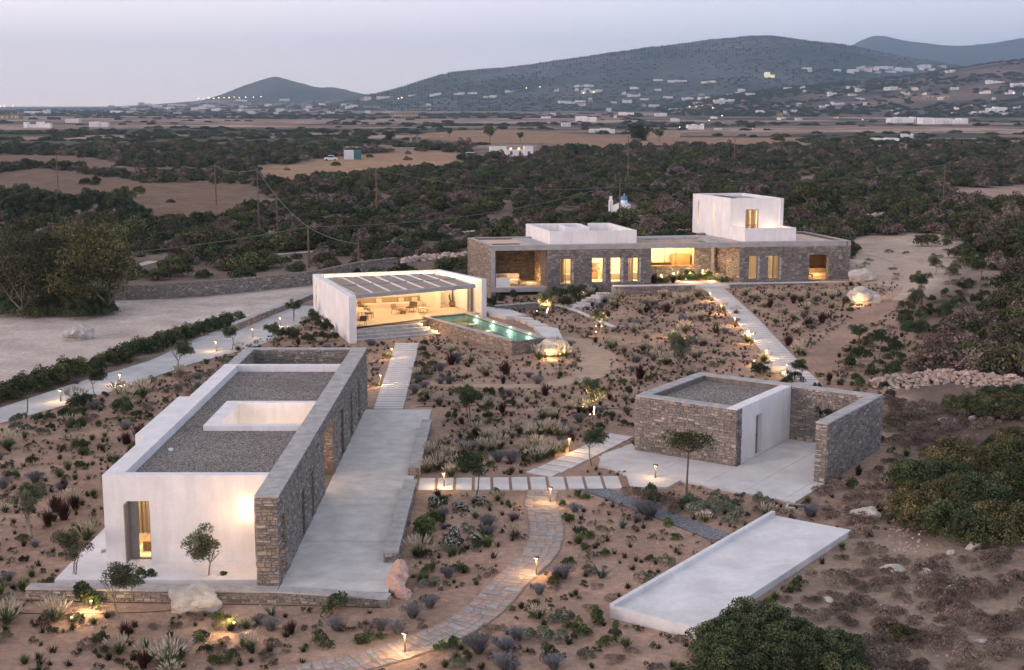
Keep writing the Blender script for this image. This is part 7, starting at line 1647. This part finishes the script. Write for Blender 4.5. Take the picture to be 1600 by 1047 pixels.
spot(839, 492, 'uplight at the tree beside the pool deck', 900, (.75, -1.9, .4), up=True)
spot(931, 516, 'uplight at the tree on the curved wall', 1100, (.26, -1.75, .4), up=True)
spot(931, 525, 'small lamp below the glowing tree on the curved wall', 5)
spot(855, 560, 'spotlight washing the boulder at the pool corner', 34, (.2, -.5, .35))
spot(875, 560, 'spotlight in the grass behind the pool boulder', 24, (.3, -.3, .6))
spot(1336, 476, 'spotlight at the left side of the glowing white boulder', 26, (.2, -.6, .3))
spot(1366, 466, 'spotlight behind the glowing white boulder', 22, (0, .2, .6))
spot(1048, 526, 'spotlight under the bright yellow shrub', 50, (0, -.75, .9))
spot(937, 454, 'small lamp at the top of the white steps', 20)
spot(912, 462, 'small lamp halfway up the white steps', 24)
def cspot(a, b, label, power, off=(0, -.15, .7)):
    root = spot(1060, 440, label, power, off); root.location = (*hp(a, b), 1.33)
for a, b in ((17.9, 1.6), (19.6, 3.2), (21.4, 3.3), (22.8, 3.1), (24.2, 1.8)): cspot(a, b, 'spotlight among the shrubs of the house court', 34)
cspot(20.3, .9, 'flush lamp beside the path into the house court', 22, (.3, .2, .3))
spot(1178, 571, 'low lamp left of the pale boulder behind the garage', 16)
# drain grating
p = G(1246, 792); m_ = MB(); m_.box(-.6, .6, -.35, .35, -.05, .02); gd = thing('drain_grating', 'small framed drain cover in the soil beyond the white platform', 'drain cover', p, -.35)
m_ = MB(); m_.box(-.55, .55, -.32, .32, -.05, .03); m_.build('frame', M['slab'], gd); m_ = MB(); m_.box(-.45, .45, -.22, .22, .031, .04); m_.build('grate', M['wood_dark'], gd)
# roof outlet dish on the guest house
p = thing('roof_outlet', 'tiny white roof outlet at the left edge of the gravel roof', 'roof outlet', (-15.95, 60.4, 3.45)); m_ = MB(); m_.lathe([(0, .12), (.12, .1), (.12, 0)], 12); m_.build('cap', M['white'], p, True)
# ================================================================== POLES AND WIRES
def pole(u, v, h, label, cross=True, r=.13):
    p = G(u, v); root = thing('utility_pole', label, 'pole', p, 0, 'utility poles'); m_ = MB(); m_.tube([(0, 0, -.2), (0, 0, h)], [r, r * .7], 8); m_.build('post', M['pole'], root)
    if cross: m_ = MB(); m_.box(-.9, .9, -.06, .06, h - .45, h - .33); m_.build('crossarm', M['pole'], root)
    m_ = MB()
    for x in (-.8, 0, .8): m_.lathe([(.05, h - .33), (.07, h - .25), (.03, h - .15)], 6, (x if cross else x * .1, 0, 0))
    stuffpart(m_.build('insulator', M['glass_dark'], root)); return Vector((p[0], p[1], p[2] + h - .2))
def topz(u, vb, vt): p = G(u, vb); return AtY(u, vt, p[1])[2] - p[2]
PS = {}
for k, (u, vb, vt, lb, cr) in dict(a=(561, 425, 378, 'brown wooden pole just behind the pavilion roof', False), b=(483, 418, 352, 'grey pole carrying several wires left of the pavilion', False), c=(589, 340, 263, 'tall pale wooden pole standing alone in the dark scrub', False), d=(338, 320, 257, 'pole at the edge of the left brown field', True), e=(91, 295, 240, 'dark pole at the far left', False), f=(405, 365, 262, 'thin pole left of the tall pale one', False), g=(968, 348, 284, 'pole directly before the small chapel', False), h=(981, 284, 212, 'tall thin pole above the chapel', False), i=(1147, 266, 214, 'thin pole on the scrub edge right of the white tower', True), j=(1474, 312, 256, 'pole at the right near the tan field', False), k=(434, 370, 300, 'thin short pole in the left scrub', False), l=(847, 250, 222, 'thin pole beside the farmhouse', False)).items():
    PS[k] = pole(u, vb, topz(u, vb, vt), lb, cr, .11 if u in (405, 434, 847) else .15)
def wire(a, b, sag, label, r=.025):
    pts = [a.lerp(b, t) - Vector((0, 0, sag * 4 * t * (1 - t))) for t in np.linspace(0, 1, 14)]; m_ = MB(); m_.tube(pts, r, 3, cap=False); tag(m_.build('power_line', M['cable_pale']), label, 'cable', 'power lines')
M['cable_pale'] = mat('weathered_cable', (.16, .15, .15), .6, .1, 5)
left_end = Vector(AtY(-40, 410, 150)); right_end = Vector(AtY(1700, 262, 300)); mid_r = Vector(AtY(1210, 330, 215))
wire(left_end, PS['b'], .8, 'wire running from the left edge to the grey pole', .04); wire(PS['b'], PS['a'], .4, 'wire from the grey pole down to the brown pole behind the pavilion', .04)
wire(PS['b'], PS['f'], .8, 'wire rising from the grey pole to the thin left pole', .035); wire(PS['b'], PS['g'], 1.6, 'long wire from the grey pole to the pole by the chapel', .035); wire(PS['g'], mid_r, 1.0, 'wire from the chapel pole passing behind the white tower', .035); wire(PS['c'], PS['g'] + Vector((0, 0, -.6)), 1.6, 'long wire from the tall pale pole to the chapel pole', .03)
wire(PS['g'], PS['j'], 1.5, 'long wire from the chapel pole to the pole at the right', .035); wire(PS['j'], right_end, .6, 'wire from the right pole out of the picture', .035); wire(PS['f'], PS['d'], .8, 'wire between the thin left poles', .035)
# ================================================================== CHAPEL
cp_ = G(970, 339); ch = thing('chapel', 'tiny white chapel with a blue dome and a bell tower in the scrub', 'chapel', cp_, R(-20)); ch.scale = (.8, .8, .9)
m_ = MB(); m_.box(-1.5, 1.6, -1.2, 2.2, -.2, 2.1); m_.box(-1.5, 1.6, -1.2, 2.2, 2.1, 2.2); m_.hexa([(-1.5, -1.2, 2.2), (1.6, -1.2, 2.2), (1.6, 2.2, 2.2), (-1.5, 2.2, 2.2)], [(-.2, -1.2, 2.7), (.3, -1.2, 2.7), (.3, 2.2, 2.7), (-.2, 2.2, 2.7)]); m_.build('wall', M['white'], ch)
m_ = MB(); m_.lathe([(.75, 2.2), (.75, 3.15), (.72, 3.2)], 14, (.5, .6, 0)); m_.build('drum', M['white'], ch, True)
m_ = MB(); m_.lathe([(.8, 3.15), (.78, 3.4), (.62, 3.7), (.35, 3.9), (0, 3.98)], 16, (.5, .6, 0)); dm = m_.build('dome', M['blue_dome'], ch, True); m_ = MB(); m_.box(.47, .53, .57, .63, 3.95, 4.4); m_.box(.33, .67, .57, .63, 4.15, 4.22); m_.build('cross', M['white'], dm)
m_ = MB(); m_.box(-2.35, -1.95, -1.3, -.8, -.2, 3.0); m_.box(-1.75, -1.5, -1.3, -.8, -.2, 3.0); m_.box(-2.35, -1.5, -1.3, -.8, 3.0, 3.2); m_.box(-2.2, -1.65, -1.25, -.85, 3.2, 3.9); m_.build('bell_tower', M['white'], ch)
# ================================================================== FARM AND VEHICLES
def house(u, v, wpx, hpx, label, seed, cat='house', name='farmhouse', wm='farwhite', group=None, lit=False, blocks=2, depth=None, win=True):
    """block of cubic houses; each its own thing with walls and windows"""
    y = min(G(u, v)[1], 9000) if v > 164 else 9000; r_ = random.Random(seed)
    p = (*G(u, v)[:2], G(u, v)[2]); m_per = y / FPX; W = wpx * m_per; Hh = hpx * m_per; D = depth or min(W * .6, 9)
    root = thing(name, label, cat, p, r_.uniform(-.25, .25), group); m_ = MB(); x = -W / 2; wn_ = MB(); k = 0
    while x < W / 2 - .1:
        w = min(W / 2 - x, W / blocks * r_.uniform(.7, 1.3)); h = Hh * r_.uniform(.62, 1.0); y0 = r_.uniform(0, D * .25); m_.box(x, x + w, y0, y0 + D, -.5, h); m_.box(x - .02, x + w + .02, y0 - .08, y0 + .1, h - .15, h + .1 + .15 * r_.random())
        nw = max(1, int(w / 3.0))
        if win:
            for q in range(nw):
                cx = x + w * (q + .5) / nw; zz = .9 if h < 4.2 else None
                for zz in ([.9] if h < 4.5 else [.9, h * .55]): wn_.box(cx - .45, cx + .45, y0 - .10, y0 - .01, zz, zz + 1.3)
        x += w; k += 1
    m_.build('wall', M[wm], root)
    if win and wn_.v: stuffpart(wn_.build('window', M['glow_win' if lit else 'farwin'], root))
    return root
fh = house(800, 246, 66, 17, 'long white single storey farmhouse with two lit windows', 5, blocks=3)
for i, (u, v) in enumerate(((806, 243), (819, 243))):
    p = G(u, v); m_ = MB(); m_.box(-.5, .5, -.06, .06, 1.0, 2.4); o = m_.build('lit_window', M['glow_win'], fh); o.location = (p[0] - fh.location.x, p[1] - fh.location.y - .8, .1); o['label'] = 'orange glowing window'
def vehicle(name, u, v, rz, label, body='vehicle_w', L=4.3, H=1.5, cabin=(.25, .8), cat='car'):
    p = G(u, v); root = thing(name, label, cat, p, rz); W = 1.75; m_ = MB(); m_.box(-L / 2, L / 2, -W / 2, W / 2, .3, H * .58); c0, c1 = -L / 2 + L * cabin[0], -L / 2 + L * cabin[1]
    m_.hexa([(c0, -W / 2 + .03, H * .58), (c1, -W / 2 + .03, H * .58), (c1, W / 2 - .03, H * .58), (c0, W / 2 - .03, H * .58)], [(c0 + .35, -W / 2 + .2, H), (c1 - .35, -W / 2 + .2, H), (c1 - .35, W / 2 - .2, H), (c0 + .35, W / 2 - .2, H)]); m_.build('body', M[body], root)
    m_ = MB(); m_.hexa([(c0 + .08, -W / 2 - .0, H * .62), (c1 - .08, -W / 2 - .0, H * .62), (c1 - .08, W / 2, H * .62), (c0 + .08, W / 2, H * .62)], [(c0 + .38, -W / 2 + .17, H * .93), (c1 - .38, -W / 2 + .17, H * .93), (c1 - .38, W / 2 - .17, H * .93), (c0 + .38, W / 2 - .17, H * .93)]); m_.build('window', M['glass_dark'], root)
    for sx in (-.32, .32):
        for sy in (-1, 1): m_ = MB(); m_.tube([(sx * L, sy * (W / 2 - .1), .33), (sx * L, sy * (W / 2 + .02), .33)], .33, 10); m_.build('wheel', M['rubber'], root)
vehicle('parked_car', 517, 251, .1, 'white car parked at the tan clearing left of the blue-green shed', L=4.6, H=1.9)
vehicle('parked_car', 737, 248, .2, 'white van parked left of the farmhouse', L=5.2, H=2.3, cabin=(.05, .85), cat='van')
vehicle('parked_car', 725, 249, -.3, 'blue and white pickup parked left of the farmhouse', 'vehicle_b', L=4.6, H=1.6, cat='pickup')
vehicle('parked_car', 748, 249, .1, 'small white car parked against the farmhouse yard', L=4.0, H=1.5)
p = G(551, 249); sh_ = thing('metal_shed', 'blue-green and pale metal container shed at the tan clearing', 'shed', p, .2); m_ = MB(); m_.box(-3.0, .3, -1.4, 1.4, -.1, 3.3); m_.build('wall', M['vehicle_w'], sh_)
m_ = MB()
for k in range(9): m_.box(.3, 3.0, -1.4 + .0, 1.4, -.1 + k * .38, .24 + k * .38)
for k in range(9): m_.box(.3, 3.03, -1.43, 1.43, .0 + k * .38, .12 + k * .38)
m_.build('panel', M['teal'], sh_)
# yellow-green hedge by the shed
T['yellow'] = bush_mesh('yellow_bush', 400, 1.7, 1.6, 1900, .125, 'leaf_yellow', 22)
for i in range(9):
    p = G(565 + i * 5.5, 238); plant('maquis_bush', p[0], p[1], random.uniform(1.1, 1.6), 'yellow-green bush in the hedge right of the metal shed', 'yellow-green hedge', var=0).data = T['yellow']
# gate pillars
for u, lb in ((642, 'left pale gate pillar at the far yard'), (652, 'right pale gate pillar at the far yard')):
    p = G(u, 222); g_ = thing('gate_pillar', lb, 'pillar', p); m_ = MB(); m_.box(-.6, .6, -.6, .6, -.1, 3.2); m_.build('shaft', M['fartan'], g_); m_ = MB(); m_.box(-.8, .8, -.8, .8, 3.2, 3.6); m_.build('capital', M['fartan'], g_)
# long grey wall and buildings of the near village
p = G(1038, 216); gw = thing('farm_wall', 'long grey block wall behind the brown field', 'wall', p, -.05); m_ = MB(); m_.box(-9.0, 9.0, 0, 8, -.5, 4.2); m_.build('wall', M['fartan'], gw)
VH = [(634, 184, 38, 10, 2), (915, 190, 32, 8, 2), (885, 198, 14, 10, 1), (978, 180, 24, 6, 2), (940, 208, 40, 7, 3), (1033, 182, 18, 5, 2), (1088, 203, 26, 9, 3), (1055, 190, 14, 5, 1), (1122, 203, 12, 4, 1), (1172, 203, 10, 4, 1),
      (1412, 192, 42, 8, 3), (1478, 194, 68, 9, 4), (1385, 222, 40, 6, 3), (1418, 216, 18, 7, 2), (1350, 216, 22, 4, 2), (58, 200, 40, 9, 4), (112, 192, 22, 7, 1), (153, 198, 28, 7, 2), (14, 186, 30, 8, 2), (72, 178, 12, 6, 2), (50, 178, 24, 4, 2), (180, 177, 18, 4, 1), (205, 176, 16, 4, 1),
      (438, 175, 12, 5, 1), (452, 176, 9, 4, 1), (478, 174, 9, 4, 1), (550, 170, 20, 5, 2), (580, 171, 26, 4, 3), (505, 180, 10, 3, 1), (392, 178, 14, 4, 1), (310, 172, 24, 6, 3), (325, 168, 18, 6, 2), (262, 172, 16, 5, 2), (245, 168, 14, 4, 2), (230, 166, 12, 4, 1), (283, 167, 12, 4, 1), (220, 164.6, 8, 4, 1),
      (604, 154.9, 26, 4, 3), (505, 153.8, 20, 4, 2), (645, 152, 12, 3, 1), (680, 151, 18, 5, 3), (718, 151, 16, 4, 2), (736, 151, 14, 4, 2), (765, 156, 20, 4, 2), (792, 146, 14, 3, 2), (870, 164, 8, 3, 1), (892, 164, 40, 5, 4), (955, 164, 10, 3, 1), (985, 154, 20, 5, 2), (1000, 160, 14, 4, 2), (1068, 158, 18, 5, 2), (1085, 168, 12, 3, 1), (1096, 157, 20, 5, 3), (1124, 162, 30, 5, 3), (1088, 163, 20, 4, 2), (1040, 170, 10, 3, 1),
      (930, 146, 18, 4, 2), (905, 141, 30, 4, 4), (1050, 134, 28, 4, 4), (1020, 130, 14, 3, 2), (1100, 132, 22, 4, 3), (1165, 150, 14, 4, 2), (1325, 150, 14, 3, 2), (1455, 156, 38, 5, 4), (1548, 176, 28, 8, 3), (1480, 143, 12, 4, 2), (1525, 150, 16, 5, 2), (1540, 132, 26, 5, 3), (1578, 136, 18, 6, 2), (1566, 150, 14, 4, 1), (1595, 150, 14, 5, 2), (1575, 172, 10, 4, 1), (1345, 109, 16, 6, 3), (1370, 110, 26, 5, 4), (1400, 112, 30, 5, 4), (1430, 108, 18, 5, 3)]
rv_ = random.Random(99)
for i in range(34): VH.append((rv_.uniform(150, 700), rv_.choice([154.5, 157, 160, 166, 169, 173, 178]) + rv_.uniform(-1, 1), rv_.uniform(6, 15), rv_.uniform(2.6, 4.2), rv_.choice([1, 1, 2])))
for i in range(74): VH.append((rv_.uniform(850, 1600), rv_.uniform(136, 188), rv_.uniform(5, 16), rv_.uniform(2.6, 4.6), rv_.choice([1, 2, 2])))
for i in range(26): VH.append((1330 + rv_.gauss(40, 50), 111 + rv_.uniform(-4, 5), rv_.uniform(6, 16), rv_.uniform(2.6, 5), rv_.choice([1, 2, 2])))
def surf(u, v):
    """first hillside or ground point on a sight line"""
    d = sight(u, v); best = None
    for Vh in (HD[1], HB[1]):
        for j_ in range(0, 46):
            row = Vh[j_]; uu = CX + FPX * row[:, 0] / (row[:, 1] * 1.0)
            j = int(np.clip(np.searchsorted(uu, u), 1, len(uu) - 1)); 
            if u < uu[0] or u > uu[-1]: continue
            pu, pv_ = proj(*row[j]); 
            if pv_ <= v: q = (float(row[j][0]), float(row[j][1]), float(row[j][2])); best = q if best is None or q[1] < best[1] else best; break
    ys = np.concatenate([np.linspace(200, 2000, 400), np.linspace(2010, 10500, 900)]); xs = d[0] / d[1] * ys; zr = CAMZ + d[2] / d[1] * ys; hit = np.nonzero(zr <= hz_arr(xs, ys))[0]
    if len(hit) and (best is None or ys[hit[0]] < best[1]): k = hit[0]; best = (float(xs[k]), float(ys[k]), float(hz(xs[k], ys[k])))
    return best
def vlabel(u, v, w):
    side = 'far left' if u < 250 else 'left' if u < 560 else 'centre left' if u < 840 else 'centre' if u < 1120 else 'right' if u < 1400 else 'far right'
    band = 'on the hillside' if v < 150 else 'at the foot of the hills' if v < 166 else 'on the far plain' if v < 184 else 'on the near plain'
    size = 'long low white building' if w > 24 else 'white house' if w > 13 else 'small white house'
    return f'{size} {band}, {side} of the view'
seen_l = {}
for i, (u, v, w, h, b) in enumerate(VH):
    q = surf(u, v)
    if q is None: continue
    y = q[1]; m_per = y / FPX; r_ = random.Random(i); W = w * m_per; Hh = h * m_per * (1.3 if i > 85 else 1.1); lb = vlabel(u, v, w); lit = (i * 7) % 3 == 0  # every third house gets glowing windows, added to brighten the villages
    root = thing('white_house', lb, 'house', q, r_.uniform(-.2, .2), 'white houses ' + lb.split(' building ')[-1].split(' house ')[-1]); m_ = MB(); x = -W / 2; wn_ = MB(); D = W * .5
    while x < W / 2 - .01 * W:
        ww = min(W / 2 - x, W / b * r_.uniform(.6, 1.2)); hh = Hh * r_.uniform(.55, 1.0); y0 = r_.uniform(0, D * .3); m_.box(x, x + ww, y0, y0 + D, -Hh * .3, hh)
        nw = max(1, int(ww / m_per / 5))
        for q_ in range(nw):
            cx = x + ww * (q_ + .5) / nw; a = min(1.0, m_per * .8); wn_.box(cx - a / 2, cx + a / 2, y0 - .12, y0 - .01, hh * .35, hh * .35 + min(a * 1.4, hh * .4))
        x += ww
    m_.build('wall', M['farwhite' if i % 9 else 'fartan'], root); stuffpart(wn_.build('window', M['glow_win' if lit else 'farwin'], root))
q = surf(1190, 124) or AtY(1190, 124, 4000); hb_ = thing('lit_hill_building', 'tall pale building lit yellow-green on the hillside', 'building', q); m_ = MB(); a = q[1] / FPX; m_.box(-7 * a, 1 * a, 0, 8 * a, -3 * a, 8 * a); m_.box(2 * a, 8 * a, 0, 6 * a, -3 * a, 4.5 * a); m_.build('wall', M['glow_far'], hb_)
# distant lit lamps
for i, (u, v) in enumerate([(0, 168), (6, 168), (20, 167), (310, 155), (318, 155), (326, 154), (334, 155), (342, 154), (350, 154), (358, 154), (366, 153), (374, 154), (384, 153), (396, 153), (408, 152), (908, 147), (925, 145), (1115, 158), (1130, 158), (1142, 171), (1092, 160), (1073, 168), (1107, 171), (1108, 189), (1088, 198), (1062, 200), (1226, 167), (1310, 170), (1348, 188), (1468, 188), (1260, 180), (1185, 120), (1192, 118), (822, 141), (838, 139), (1178, 175), (1128, 182), (620, 156), (628, 155), (1571, 150)]):
    q = surf(u, v) or AtY(u, v, 5800); y = q[1]; s = y / FPX * (1.1 if i > 2 else 1.8); root = thing('distant_lamp', 'tiny warm light of the far villages ' + ('along the horizon at left' if u < 640 else 'on the plain towards the hills' if v > 150 else 'on the hillside'), 'lamp', (q[0], q[1], q[2] + s), 0, 'lights of the far villages')
    m_ = MB(); m_.lathe([(0, -.5 * s), (.45 * s, -.25 * s), (.5 * s, 0), (.35 * s, .35 * s), (0, .5 * s)], 6); m_.build('globe', M['bulb_far'], root); m_ = MB(); m_.tube([(0, 0, -s * 1.5), (0, 0, -.4 * s)], .05 * s, 4); m_.build('post', M['pole'], root)
